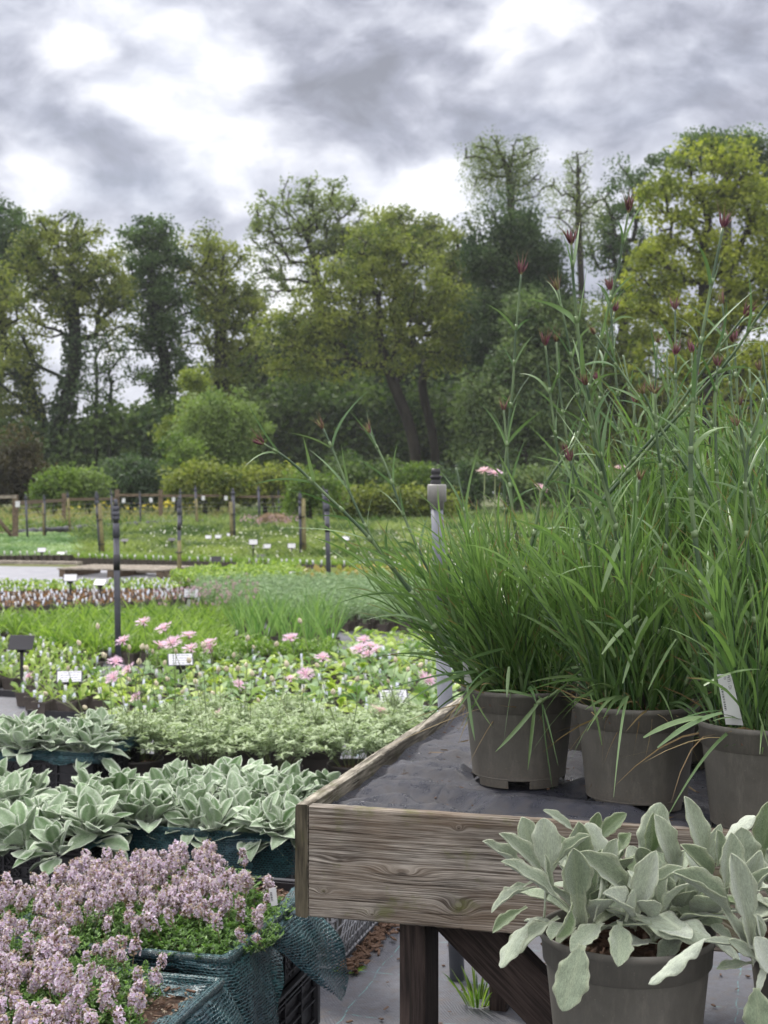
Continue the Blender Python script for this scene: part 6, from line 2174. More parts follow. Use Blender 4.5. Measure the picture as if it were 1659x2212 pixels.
        rowt = (vnoise(c[:, 0] * .9 + 20, c[:, 1] * .35 + 3, seed, 2) - .5) * 2.2
        hs = 1 + (vnoise(c[:, 0] * .8 + 40, c[:, 1] * .6 + 9, seed + 1, 2) - .5) * .9
        for k in range(nblade):
            az = rg.uniform(0, 6.28, n); o = np.stack([np.cos(az), np.sin(az), 0 * az], -1)
            blades(m, np.column_stack([c, np.full(n, .02)]) + o * .04, Z3 + o * spread, rg.uniform(*h, n) * hs, -Z3 * .2 + o * .2, rg.uniform(*w, n), np.clip(tm + rowt + rg.normal(0, .2, n), 0, 1), K=3, wp=(.8, 1, .2), rng=rg)
        mats = [MATS[mat]]
        if flowers:
            fm, nf, hz, fs, fpoly = flowers
            mats.append(MATS[fm])
            sel = [q for q in out if fpoly is None or in_poly(CX + q[0] / q[1] * F, HY + CAMH / q[1] * F, fpoly)]
            idx = rg.integers(0, len(sel), nf)
            pc = np.array([sel[i] for i in idx])
            pos = np.column_stack([pc, rg.uniform(*hz, nf)])
            m.scatter(small_leaf(.9), pos, basis(ball(nf, rg), ball(nf, rg)), rg.uniform(*fs, nf), rg.random(nf), mat=1)
        o = m.build(name, mats)
        o['kind'] = 'stuff'
    main = [(165, 1158), (400, 1150), (700, 1148), (1700, 1148), (1700, 1262), (1000, 1245), (600, 1234), (170, 1218)]
    far_mass('distant_pot_plants', main, 15000, 'far_green', (.12, .30), (.022, .05), .7, .45, 1, 4, ('white_flower', 1500, (.10, .24), (.03, .065), [(300, 1150), (1700, 1150), (1700, 1262), (300, 1225)]), gaps=(3.1, 1.0))
    far_mass('distant_green_rows', [(-80, 1166), (165, 1160), (165, 1214), (-80, 1214)], 4500, 'sage_leaf', (.10, .26), (.03, .06), .8, .4, 2, 4, gaps=(2.6, .7))
    far_mass('distant_flowering_rows', [(165, 1146), (520, 1138), (700, 1133), (1750, 1130), (1750, 1149), (165, 1160)], 5200, 'far_green', (.2, .45), (.03, .07), .5, .35, 3, 3,
             ('lilac_haze', 260, (.20, .50), (.05, .09), [(520, 1138), (655, 1134), (655, 1150), (520, 1150)]))
    far_mass('right_hand_bed_plants', [(900, 1262), (1700, 1262), (1700, 1520), (1000, 1500)], 6000, 'sage_leaf', (.12, .26), (.012, .03), .9, .5, 4, 4, ('white_flower', 500, (.2, .35), (.03, .06), None))
    far_mass('meadow_grass', [(-150, 1108), (1800, 1103), (1800, 1134), (560, 1136), (-150, 1152)], 15000, 'meadow', (.25, .60), (.04, .10), .5, .5, 5, 2, ('yellow_flower', 420, (.5, .9), (.12, .24), [(120, 1108), (420, 1104), (420, 1122), (120, 1122)]))
    far_mass('dry_meadow_grass', [(-150, 1110), (500, 1106), (500, 1134), (-150, 1148)], 2600, 'meadow_dry', (.3, .75), (.03, .06), .35, .5, 6, 2)
    # the front row of dark pots of the far beds
    rgk = np.random.default_rng(31)
    fvar = [foliage_variant('strap', 990 + v).build('foliage', MATS['strap_green'], mesh_only=True) for v in range(4)]
    fvar2 = [foliage_variant('pale', 995 + v).build('foliage', MATS['sage_leaf'], mesh_only=True) for v in range(3)]
    pm2 = MB(); square_pot(pm2, .125, .13); pot2 = pm2.build('pot', [MATS['pot_brown'], MATS['compost']], mesh_only=True, smooth=False)
    for (a, b, n, vs, lb, grp) in (((172, 1222), (1010, 1250), 62, fvar, "dark pot of grassy plants in the far bed's {} row", 'front row of the far bed'),
                                   ((-40, 1217), (160, 1215), 16, fvar2, "brown pot of pale leaves in the far left bed's {} row", 'front row of the far left bed')):
        da, db = CAMH * F / (a[1] - HY), CAMH * F / (b[1] - HY)
        pa = np.array([GX(a[0], da), da]); pb = np.array([GX(b[0], db), db])
        n = int(np.linalg.norm(pb - pa) / .135)
        for row in range(2):
            for i in range(n):
                p = pa + (pb - pa) * (i + .5 * row) / n + np.array([0, row * .14])
                root = thing('front_row_pot_plant', lb.format(('front', 'second')[row]), 'potted plant', (p[0], p[1], .01 + .0 * row), rgk.normal(0, .05), grp + ('', ', second')[row])
                link_mesh('pot', pot2, root)
                f = link_mesh('foliage', vs[rgk.integers(len(vs))], root); f.location = (0, 0, .045); k = rgk.uniform(.7, 1.0); f.scale = (k, k, k); f.rotation_euler = (0, 0, rgk.uniform(0, 6.28))
                if row == 0 and rgk.random() < .8:
                    q = link_mesh('plant_label', label_me, root); q.location = (rgk.uniform(-.03, .03), -.045, .055); q.rotation_euler = (0, rgk.normal(0, .15), rgk.normal(0, .3)); q.scale = (1.5, 1.5, 1.2)


make_beds()


# ---------------------------------------------------------------- signs on stakes
def bed_sign(px, py, wpx, lb, face='front', tilt=.5, yaw=0.0, lines=0, w=.16, hgt=None, zoff=0):
    d = w * F / wpx
    c = P(px, py, d)
    black = face == 'back'
    root = thing('bed_sign', lb, 'sign', (c[0], c[1], .006), 0, 'bed signs on stakes')
    H = c[2] - .006
    st = MB()
    st.box((0, .012, H * .5 - .02), (.022, .006, max(H - .04, .03)))
    st.box((0, .012, H - .045), (.06, .006, .04))
    st.build('stake', MATS['black_plastic'], root, smooth=False)
    hh = w * .62
    tl = tilt if not black else -tilt
    e1 = np.array([math.cos(yaw), math.sin(yaw), 0])
    up = nrm(np.array([-math.sin(yaw) * math.sin(tl), math.cos(yaw) * math.sin(tl), math.cos(tl)]))
    nm = np.cross(e1, up)
    ax = np.stack([e1, up, nm])
    fr = MB(); fr.box((0, 0, H), (w, hh, .004), axes=ax, bevel=.0015)
    fr.build('frame', MATS['black_plastic'] if black or wpx < 40 else MATS['pipe_dark'], root, smooth=False)
    if not black:
        cd = MB(); cd.box(np.array([0, 0, H]) + nm * .0032, (w * .90, hh * .86, .0012), axes=ax)
        cd.build('card', MATS['label_white'], root, smooth=False)
        if lines:
            ln = MB()
            rg = np.random.default_rng(int(px))
            for i in range(lines):
                v = hh * (.30 - .60 * i / max(1, lines - 1))
                u = -w * .36
                while u < w * .32:
                    L = rg.uniform(.012, .030)
                    ln.box(np.array([0, 0, H]) + nm * .0044 + e1 * (u + L / 2) + up * v, (L, hh * .07, .0006), axes=ax)
                    u += L + .004
            ln.build('print', MATS['ink_soft'], root, smooth=False)


def signs():
    A = [
        (850, 1506, 64, 'tilted sign card with printed lines on a dark frame, nearest the bench corner', 'front', .75, .15, 5),
        (390, 1425, 55, 'tilted sign card half hidden by pink cornflowers, right of the near standpipe', 'front', .8, .2, 4),
        (150, 1462, 55, 'tilted sign card on a dark stake at the left, over the seedling pots', 'front', .85, .2, 4),
        (413, 1281, 33, 'small upright white sign on a black stake, before the tall sword leaves', 'front', .15, 0, 3),
        (355, 1322, 26, 'pale small sign sunk among the green leaves below the upright white sign', 'front', .3, -.1, 0),
        (136, 1320, 27, 'pair-like white sign lying low in the grassy bed left of the standpipe', 'front', .9, .5, 0),
        (152, 1248, 30, 'white sign standing before the grey path at the left', 'front', .6, .1, 0),
        (216, 1258, 30, 'slanting white sign just left of the near standpipe, in front of the pallet', 'front', .8, -.35, 0),
        (449, 1253, 24, 'white sign low over the lime-green bushes, right of the cane', 'front', .9, 0, 0),
        (637, 1242, 26, 'white sign above the lime bushes, left of the red and green leaves', 'front', .3, 0, 0),
        (12, 1235, 20, 'white sign lying on the grey path at the left edge', 'front', .9, .4, 0),
        (90, 1188, 19, 'white sign over the far left bed, between the two leftmost canes', 'front', .6, 0, 0),
        (145, 1180, 15, 'narrow white sign turned aside at the back of the far left bed', 'front', .2, .9, 0),
        (131, 1196, 18, 'low white sign at the front of the far left bed', 'front', .9, 0, 0),
        (265, 1183, 15, 'white sign just right of the near standpipe in the far bed', 'front', .6, 0, 0),
        (286, 1183, 13, 'white sign second to the right of the near standpipe in the far bed', 'front', .5, .6, 0),
        (450, 1160, 14, 'leftmost white sign of the three at the back of the far bed', 'front', .4, 0, 0),
        (471, 1159, 14, 'middle white sign of the three at the back of the far bed', 'front', .4, 0, 0),
        (496, 1155, 13, 'rightmost and highest white sign of the three at the back of the far bed', 'front', .4, 0, 0),
        (547, 1171, 20, 'largest white sign in the middle of the far bed', 'front', .3, 0, 0),
        (552, 1184, 16, 'white sign just below the largest one in the far bed', 'front', .9, 0, 0),
        (577, 1180, 17, 'white sign right of the largest one in the far bed', 'front', .4, 0, 0),
        (630, 1179, 18, 'white sign just left of the thin standpipe in the far bed', 'front', .3, 0, 0),
        (687, 1155, 12, 'small white sign at the back of the far bed between two standpipes', 'front', .2, 0, 0),
        (747, 1163, 17, 'white sign behind the arching leaves of the first pink', 'front', .6, 0, 0),
        (750, 1299, 22, 'white sign in the blue-green bed behind the leaf tips of the first pink', 'front', .9, .2, 0),
        (898, 1165, 14, 'white sign glimpsed through the leaves of the first pink', 'front', .3, 0, 0),
        (46, 1388, 55, 'black back of a sign above the seedling pots at the left edge', 'back', -.5, -.1, 0),
        (534, 1386, 40, 'black back of a slanting sign among the foot of the sword leaves', 'back', -1.0, -.4, 0),
        (737, 1372, 26, 'black back of a sign left of the first pink, beside dark trays', 'back', -.3, .9, 0),
        (467, 1208, 22, 'black back of a sign standing high at the front of the far bed', 'back', -.4, 0, 0),
        (536, 1193, 17, 'black back of a sign, left one of the pair in the far bed', 'back', -.9, 0, 0),
        (564, 1201, 20, 'black back of a sign, right one of the pair in the far bed', 'back', -.9, 0, 0),
        (371, 1165, 16, 'black back of a sign left of the cane in the far bed', 'back', -.9, 0, 0),
        (269, 1167, 16, 'black back of a sign just right of the near standpipe', 'back', -1.0, 0, 0),
        (644, 1187, 12, 'black back of a sign in front of the thin standpipe', 'back', -.8, 0, 0),
    ]
    for a in A:
        bed_sign(*a)


signs()


# ---------------------------------------------------------------- standpipes, canes, fence
def standpipe(x0, y0, x1, y1, w, lb, kind='dark', cane=None):
    d = CAMH * F / (y1 - HY)
    b = np.array([GX(x1, d), d, 0.0]); t = P(x0, y0, d)
    root = thing('standpipe' if kind != 'cane' else 'wooden_stake', lb, 'standpipe' if kind != 'cane' else 'stake', (b[0], b[1], 0), 0, 'standpipes and stakes over the beds')
    r = w / 2 / F * d
    v = t - b; L = np.linalg.norm(v); u = v / L
    H = L

    def seg(z0, z1, r0, r1=None, k=14, mat='pipe_dark', nm='pipe', rings=None):
        m = MB()
        m.tube(np.array([u * z0, u * (z0 + z1) / 2, u * z1]), [r0, (r0 + (r1 or r0)) / 2, r1 or r0], k)
        return m.build(nm, MATS[mat], root)
    near = w > 8
    if kind == 'cane':
        seg(0, H, r, r * .8, mat='wood_post', nm='post', k=8)
        return root
    hd = H - .27 if near else H - .16
    seg(0, hd, r * .95, mat='pipe_dark')
    if near:
        seg(hd, hd + .10, r * 1.15, r * 1.0, nm='sleeve', mat='pipe_dark')
        seg(hd + .10, hd + .125, r * .8, nm='neck', mat='pipe_black')
        seg(hd + .12, hd + .15, r * 1.12, nm='collar', mat='pipe_dark')
        seg(hd + .15, hd + .185, r * 1.2, r * .95, nm='collar', mat='pipe_dark')
        seg(hd + .185, hd + .22, r * 1.0, r * .9, nm='collar', mat='pipe_dark')
        seg(hd + .22, H, r * .75, r * .55, nm='nozzle', mat='pipe_dark')
        seg(H * .60, H * .60 + .11, r * 1.06, nm='tape_band', mat='pipe_black')
    else:
        seg(hd, hd + .08, r * 1.25, r * 1.1, nm='collar')
        seg(hd + .08, H, r * .8, r * .5, nm='nozzle')
    if cane:
        m = MB(); dx, f = cane
        off = np.array([dx * r, -r * .6, 0])
        m.tube(np.array([off, off + u * H * f * .5, off + u * H * f]), [r * 1.15, r * 1.1, r], 8)
        m.build('support_cane', MATS['cane'], root)
        for z in (.25, .7):
            m = MB(); m.tube(np.array([u * H * f * z, u * (H * f * z + .015)]) + off * .5, r * 2.0, 10); m.build('tie', MATS['pipe_black'], root)
    return root


def poles():
    standpipe(250, 1078, 256, 1462, 14, 'tall dark ribbed-headed standpipe, nearest of all, at the left above the pink cornflowers')
    standpipe(387, 1072, 387, 1256, 8.5, 'standpipe whose lower half is strapped to a yellowish cane beside the pallet', cane=(.2, .48))
    standpipe(208, 1062, 218, 1206, 8.2, 'dark standpipe backed by a brown stake, just left of the nearest one', cane=(1.3, .82))
    standpipe(648, 1062, 651, 1209, 8.5, 'dark standpipe with stake behind, left of the thick leaf-crossed one', cane=(1.6, .9))
    standpipe(705, 1058, 711, 1286, 11, 'thick dark standpipe crossed by the leaf tips of the first pink')
    standpipe(503, 1055, 506, 1172, 7.5, 'dark standpipe beside a fence post in the middle distance', cane=(-1.2, .75))
    standpipe(422, 1050, 425, 1143, 5.5, 'slim standpipe on a stake before the shrubs, right of the cane-strapped one', cane=(.4, .7))
    standpipe(558, 1050, 561, 1134, 5.5, 'slim standpipe far off before the yellow-green shrubs')
    standpipe(389, 1056, 393, 1150, 4.5, 'thin standpipe just behind the cane-strapped one')
    standpipe(240, 1058, 243, 1151, 4.5, 'thin standpipe peeping out left of the nearest one')
    standpipe(95, 1068, 98, 1167, 5, 'slim standpipe with a yellow cane, second from the left edge', cane=(-1.0, .8))
    standpipe(146, 1062, 152, 1156, 5, 'slim standpipe with a yellow cane, third from the left edge', cane=(.2, .85))
    standpipe(55, 1066, 60, 1170, 5, 'slim grey standpipe nearest the left edge, beside the braced fence post')
    standpipe(302, 1062, 304, 1143, 3.8, 'faint slim standpipe between two fence posts')
    standpipe(601, 1058, 603, 1128, 3.6, 'faint slim standpipe beside the straw heap')
    standpipe(698, 1050, 700, 1140, 4.2, 'slim standpipe tip behind the thick dark one')
    # the pale standpipe by the bench
    d = 3.70
    root = thing('pale_standpipe', 'pale grey standpipe with a cream cap, standing right behind the bench among the pinks', 'standpipe', (GX(988, d), d, 0))
    b = np.array([GX(988, d), d, 0]); t = P(940, 1013, d); v = t - b; L = np.linalg.norm(v); u = v / L

    def seg(z0, z1, r0, r1, nm, mat, k=24):
        m = MB(); m.tube(np.array([u * z0, u * z1]), [r0, r1], k); return m.build(nm, MATS[mat], root)
    seg(0, .95, .0203, .0203, 'pipe', 'pipe_pale'); seg(.95, L - .10, .0165, .0165, 'upper_pipe', 'pipe_pale'); seg(.915, .955, .0235, .0235, 'collar', 'pipe_pale')
    m = MB(); m.lathe([(.0145, 0), (.0185, .0), (.019, .018), (.0255, .020), (.0255, .062), (.0235, .066), (.001, .066)], u * (L - .107), 28); m.build('cap', MATS['pipe_cap'], root)
    m = MB(); m.lathe([(.014, 0), (.014, .010), (.010, .012), (.0155, .016), (.0155, .022), (.010, .024), (.013, .030), (.011, .042), (.001, .042)], u * (L - .041), 20); m.build('nozzle', MATS['pipe_black'], root)
    # posts and rails of the fence
    f = thing('timber_fence', 'low timber post-and-rail fence running along the far side of the nursery', 'fence', (0, 0, 0))
    posts = [(33, 1168, 1069, 11), (138, 1141, 1066, 8), (253, 1133, 1058, 9), (347, 1133, 1058, 9), (498, 1128, 1060, 9), (640, 1130, 1062, 6), (796, 1124, 1052, 8), (960, 1122, 1058, 7), (1130, 1121, 1060, 7), (1300, 1120, 1060, 7)]
    tops = []
    for (x, yb, yt, w) in posts:
        d = CAMH * F / (yb - HY); r = w / F * d
        z = CAMH - (yt - HY) / F * d
        m = MB(); m.box((GX(x, d), d, z / 2), (r, r, z), bevel=.012, uvoff=(x * .1, 0, 0), axes=np.stack([np.array([1., 0, 0]), np.array([0, 1., 0]), Z3]))
        m.build('post', MATS['wood_post'], f, smooth=False)
        tops.append((GX(x, d), d, z))
    for i in range(len(tops) - 1):
        (xa, da, za), (xb, db, zb) = tops[i], tops[i + 1]
        za = min(za, zb) - .22; a = np.array([xa, da - .10, za]); b = np.array([xb, db - .10, min(tops[i + 1][2], tops[i][2]) - .22])
        if i == 0:
            a[2] = tops[0][2] - .22
        dv = nrm(b - a); L = np.linalg.norm(b - a)
        m = MB(); m.box((a + b) / 2, (L, .035, .11), axes=np.stack([dv, nrm(np.cross(Z3, dv)), Z3])); m.build('rail', MATS['wood_post'], f, smooth=False)
        m = MB()
        for q in range(5):
            z = .2 + q * .17
            aa = np.array([xa, da - .07, z]); bb = np.array([xb, db - .07, z]); m.tube(np.array([aa, bb]), .004, 3, cap=False)
        m.build('wire', MATS['wire_grey'], f)
    # the braced corner at the left
    (xa, da, za) = tops[0]
    m = MB(); a = np.array([xa - .02, da - .06, .05]); b = np.array([GX(-30, da), da - .06, 1.02]); m.tube(np.array([a, b]), .055, 8); m.build('brace', MATS['wood_post'], f)
    m = MB(); m.box(((xa + GX(-40, da)) / 2, da - .03, za - .05), (abs(xa - GX(-40, da)) + .1, .09, .09)); m.build('top_rail', MATS['wood_pale'], f, smooth=False)
    for k, (x, y) in enumerate(((38, 1089), (138, 1084), (267, 1081), (326, 1080), (375, 1079), (439, 1076), (488, 1076))):
        d = 37.6 if k == 0 else 52
        m = MB(); m.box(P(x, y, d - (0.3 if k == 0 else -0.5) + (2.5 if k == 1 else 0)), (.12, .01, .16)); o = m.build('fence_card', MATS['label_white'], smooth=False)
        tag(o, ['white card by the braced post at the left end of the fence', 'white card on the rail near the second fence post', 'white card on the rail right of the nearest standpipe', 'white card on the rail left of the third post',
                'white card on the rail right of the third post', 'white card on the rail behind the slim standpipe', 'white card on the rail at the right, next to a post'][k], 'card', 'white cards on the fence')


poles()


def odds():
    # pallet
    d = CAMH * F / (1252 - HY)
    root = thing('wooden_pallet', 'weathered wooden pallet lying on the path right of the near standpipe', 'pallet', (GX(262, d), d + .5, .02), ROT)
    for i in range(7):
        m = MB(); m.box((0, -.55 + i * .18, .135), (1.75, .11, .022), uvoff=(i * .5, 0, i)); m.build('slat', MATS['wood_pale'], root, smooth=False)
    for x in (-.8, 0, .8):
        m = MB(); m.box((x, 0, .065), (.10, 1.16, .115)); m.build('bearer', MATS['wood_post'], root, smooth=False)
    for (x0, y0, L, lb) in ((-60, 1224, 2.1, 'long pale plank lying before the far left pots'), (300, 1246, 1.5, 'pale board leaning on the pallet')):
        d = CAMH * F / (y0 - HY)
        p = np.array([GX(x0, d), d, .09])
        m = MB(); m.box(p + U * L / 2, (L, .2, .05), axes=AX)
        m.build('x', MATS['wood_pale'], smooth=False)
        o = bpy.data.objects['x']; o.name = 'plank'; o.data.name = 'plank'; tag(o, lb, 'plank', 'planks')
    # rolled black edging
    for (a, b, lb) in (((35, 1163), (200, 1150), 'roll of black edging at the foot of the fence, left'), ((200, 1150), (330, 1141), 'roll of black edging behind the far bed, middle'), ((330, 1141), (500, 1132), 'roll of black edging below the fence, right')):
        da, db = CAMH * F / (a[1] - HY), CAMH * F / (b[1] - HY)
        rg = np.random.default_rng(a[0])
        n = 26
        pts = np.array([np.array([GX(a[0], da), da, .12]) * (1 - f) + np.array([GX(b[0], db), db, .12]) * f + rg.normal(0, .05, 3) * np.array([0, 1, .4]) for f in np.linspace(0, 1, n)])
        m = MB(); m.tube(pts, .12 + rg.uniform(-.03, .04, n), 9); tag(m.build('edging_roll', MATS['black_plastic']), lb, 'edging roll', 'rolls of black edging')
    # straw heap with sticks
    d = 50
    root = thing('straw_heap', 'brown straw heap with sticks standing in it, before the yellow-green shrubs', 'heap', (GX(590, d), d, 0))
    rg = np.random.default_rng(3)
    n = 1500
    az = rg.uniform(0, 6.28, n); r = .65 * np.sqrt(rg.random(n)); o = np.stack([np.cos(az), np.sin(az), 0 * az], -1)
    m = MB(); blades(m, o * r[:, None] + Z3 * (.55 * (1 - (r / .65) ** 2))[:, None], o + Z3 * rg.uniform(-.3, .7, n)[:, None], rg.uniform(.15, .35, n), -Z3 * .5, .03, rg.random(n), K=3, rng=rg)
    m.build('straw', MATS['hay'], root)
    for k in range(5):
        m = MB(); a = k * 1.3; m.tube(np.array([[.3 * math.cos(a), .3 * math.sin(a), 0], [-.08 * math.cos(a), -.08 * math.sin(a), 1.25]]), .015, 5); m.build('stick', MATS['bark'], root)
    # litter beside the wire crate
    rg = np.random.default_rng(8)
    N = 430
    t = rg.random(N)
    p0 = np.array([-.125, 3.73]); p1 = p0 + Vv[:2] * .85
    w = np.abs(rg.normal(0, .022, N)) + .003
    pos = p0 + (p1 - p0) * t[:, None] + U[:2] * w[:, None]
    pos = np.column_stack([pos, .010 + rg.random(N) * .014])
    Rm = basis(ball(N, rg) * np.array([1, 1, .35]), Z3 + .5 * ball(N, rg))
    m = MB(); m.scatter(box_tpl(), pos, Rm, np.stack([rg.uniform(.006, .012, N), rg.uniform(.012, .03, N), rg.uniform(.002, .005, N)], -1), rg.random(N), mat=0)
    N2 = 240
    pos = np.column_stack([rg.uniform(-.35, 1.2, N2), rg.uniform(2.9, 5.2, N2), np.full(N2, .010)])
    m.scatter(box_tpl(), pos, basis(ball(N2, rg) * np.array([1, 1, .1]), np.array([0, 0, 1.0]) + .1 * ball(N2, rg)), np.stack([rg.uniform(.003, .008, N2), rg.uniform(.006, .02, N2), rg.uniform(.001, .003, N2)], -1), rg.random(N2), mat=0)
    o = m.build('bark_litter', MATS['bark_chip'], smooth=False); o['kind'] = 'stuff'
    # weeds at the foot of the bench's back leg
    root = thing('weed', 'small green weed growing at the foot of the back leg under the bench', 'weed', (GX(1030, 3.55), 3.52, .006))
    m = MB(); n = 60; az = rg.uniform(0, 6.28, n); o = np.stack([np.cos(az), np.sin(az), 0 * az], -1)
    blades(m, o * .03, o * .5 + Z3, rg.uniform(.04, .14, n), -Z3 * .3, .005, rg.random(n), K=5, rng=rg); m.build('foliage', MATS['strap_green'], root)
    root = thing('weed', 'low green weed at the front corner of the wire crate', 'weed', (-.10, 3.76, .006))
    m = MB(); n = 50; az = rg.uniform(0, 6.28, n); o = np.stack([np.cos(az), np.sin(az), 0 * az], -1)
    blades(m, o * .02, o * .9 + Z3 * .6, rg.uniform(.02, .05, n), -Z3 * .3, .005, rg.random(n), K=4, rng=rg); m.build('foliage', MATS['strap_green'], root)


odds()


# ---------------------------------------------------------------- trees and shrubs
def tree(name, lb, cat, leafmat, lobes, d, trunk=None, r0=.35, ends=150, leaf=(.16, .30), per=130, cr=.95, seed=0, bark='bark', group=None, droop=0.0, flat=.75, ivy=False, thin=1.0, depth=None, clumpvar=.28, shell=.45, limbs=True):
    rg = np.random.default_rng(seed)
    root_p = None
    if trunk is None:
        cx_ = np.mean([l[0] for l in lobes]); yb = max(l[1] for l in lobes)
        trunk = [(cx_, HY + CAMH / d * F), (cx_, yb)]
    tw = [P(x, y, d) for x, y in trunk]
    tw[0][2] = 0.0
    if ivy is True:
        pass
    o = tw[0].copy()
    root = thing(name, lb, cat, o, 0, group)
    tw = catmull(np.array(tw), 14) if len(tw) > 2 else np.linspace(tw[0], tw[-1], 10)
    k = d / F
    lobes = [(l[0], l[1], l[2] * 1.16, l[3] * 1.12) + tuple(l[4:]) for l in lobes]
    # sample twig ends inside the crown lobes
    E = []
    wts = np.array([l[2] * l[3] * (l[4] if len(l) > 4 else 1) for l in lobes], float); wts /= wts.sum()
    for l, wt_ in zip(lobes, wts):
        n = max(3, int(round(ends * wt_)))
        c = P(l[0], l[1], d)
        v = ball(n, rg) * (rg.random(n) ** shell)[:, None]
        dep = (depth if depth is not None else min(l[2], l[3] * 1.3) * k * .85)
        E.append(c + v * np.array([l[2] * k, dep, l[3] * k]))
    E = np.concatenate(E)
    if cat == 'shrub' or name == 'small_tree':
        cc_ = E.mean(0); E = cc_ + (E - cc_) * rg.uniform(.65, 1.30, (len(E), 1))
    E[:, 2] = np.maximum(E[:, 2], .25)
    nodes = [p for p in tw]; par = [-1] + list(range(len(tw) - 1)); tipn = []
    pl = [0.0]
    for i in range(1, len(tw)):
        pl.append(pl[-1] + np.linalg.norm(tw[i] - tw[i - 1]))
    order = np.argsort([np.min(np.linalg.norm(tw - e, axis=1)) for e in E])
    mids = []
    lo = int(len(tw) * .3)
    for idx in order:
        e = E[idx]
        A = np.array(nodes)
        dist = np.linalg.norm(A - e, axis=1)
        cost = dist + .28 * np.array(pl) + np.where(A[:, 2] > e[2] + .3, (A[:, 2] - e[2]) * .9, 0)
        cost[:lo] += 50
        j = int(np.argmin(cost)); p = nodes[j]; L = dist[j]
        if L < .3:
            tipn.append(e); continue
        m_ = max(2, min(7, int(L / .9)))
        mid = (p + e) / 2 + rg.normal(0, .10, 3) * L + Z3 * L * rg.uniform(-.05, .16)
        prev = j
        for q in range(1, m_ + 1):
            f = q / m_
            pt = (1 - f) ** 2 * p + 2 * f * (1 - f) * mid + f * f * e + (rg.normal(0, .05, 3) * min(L, 2) if q < m_ else 0)
            nodes.append(pt); par.append(prev); pl.append(pl[prev] + L / m_); prev = len(nodes) - 1
            if f > .5 and q < m_:
                mids.append(pt)
        tipn.append(e)
    N = len(nodes); A = np.array(nodes)
    w = np.zeros(N); par = np.array(par)
    haschild = np.zeros(N, bool); haschild[par[par >= 0]] = True
    w[~haschild] = 1.0
    for i in range(N - 1, 0, -1):
        if w[i] == 0:
            w[i] = 1
        w[par[i]] += w[i]
    rad = r0 * (w / w[0]) ** .46
    rad = np.maximum(rad, .018)
    rad[0] *= 1.35
    m = MB()
    i = np.arange(1, N); a = A[par[i]]; b = A[i]
    ra = np.minimum(rad[par[i]], rad[i] * 1.5); rb = rad[i]
    kk = 6
    dv = nrm(b - a); ref = nrm(np.cross(dv, np.array([.31, .17, .93]))); r2 = np.cross(dv, ref)
    th = np.arange(kk) / kk * 6.283
    ring = ref[:, None] * np.cos(th)[None, :, None] + r2[:, None] * np.sin(th)[None, :, None]
    V = np.concatenate([a[:, None] + ring * ra[:, None, None], b[:, None] + ring * rb[:, None, None]], 1) - o
    n_ = len(i); off = (np.arange(n_) * 2 * kk)[:, None]
    j = np.arange(kk)[None]; j2 = (j + 1) % kk
    q = np.stack([off + j, off + j2, off + kk + j2, off + kk + j], -1).reshape(-1, 4)
    m.add(V.reshape(-1, 3), [q])
    m.build('trunk', MATS[bark], root)
    # leaf clumps
    T = np.array(tipn)
    if len(mids) > 0:
        Mx = np.array(mids); Mx = Mx[rg.random(len(Mx)) < .55]
        C = np.concatenate([T, Mx])
        cnt = np.concatenate([np.full(len(T), per), np.full(len(Mx), int(per * .45))])
    else:
        C = T; cnt = np.full(len(T), per)
    cnt = (cnt * rg.uniform(.5, 1.5, len(C)) * thin * (1.12 if d > 80 else 1.0)).astype(int)
    ct = np.clip(rg.normal(.5, clumpvar, len(C)), 0, 1)
    ci = np.repeat(np.arange(len(C)), cnt)
    n = len(ci)
    crs = cr * rg.uniform(.6, 1.35, len(C))
    g = rg.normal(size=(n, 3)); g = g / np.maximum(np.linalg.norm(g, axis=1, keepdims=True), .3) * (rg.random(n) ** .5)[:, None] * 1.25
    pos = C[ci] + g * crs[ci][:, None] * np.array([1, 1, flat])
    if droop:
        pos[:, 2] -= rg.random(n) ** 1.5 * droop * (1 + .3 * rg.normal(size=n))
    pos[:, 2] = np.maximum(pos[:, 2], .03)
    lm = MB()
    V = np.array([[0, -.5, 0], [.42, -.05, .12], [0, .5, 0], [-.42, -.05, .12]])
    nr = ball(n, rg) + g * .6 + Z3 * .45
    dr = ball(n, rg) + (-Z3 * .9 if droop else 0)
    sc = rg.uniform(*leaf, n)
    if droop:
        V = V * np.array([.7, 1, 1])
    lm.scatter((V, [np.array([[0, 1, 2, 3]])], np.zeros(4)), pos - o, basis(dr, nr), sc, np.clip(ct[ci] + rg.normal(0, .16, n), 0, 1))
    lm.build('crown', MATS[leafmat], root, smooth=False)
    if ivy:
        # ivy sleeve on the trunk
        n = 1500 if ivy is True else ivy
        f = rg.random(n) ** 1.3
        tt = np.stack([np.interp(f * .75, np.linspace(0, 1, len(tw)), tw[:, q]) for q in range(3)], -1)
        g = ball(n, rg) * (r0 * 1.5 + .25 * rg.random(n))[:, None]
        im = MB(); im.scatter((V, [np.array([[0, 1, 2, 3]])], np.zeros(4)), tt + g - o, basis(ball(n, rg), g + .3), rg.uniform(.2, .35, n), rg.random(n))
        im.build('ivy', MATS['crown_ivy'], root, smooth=False)
    return root


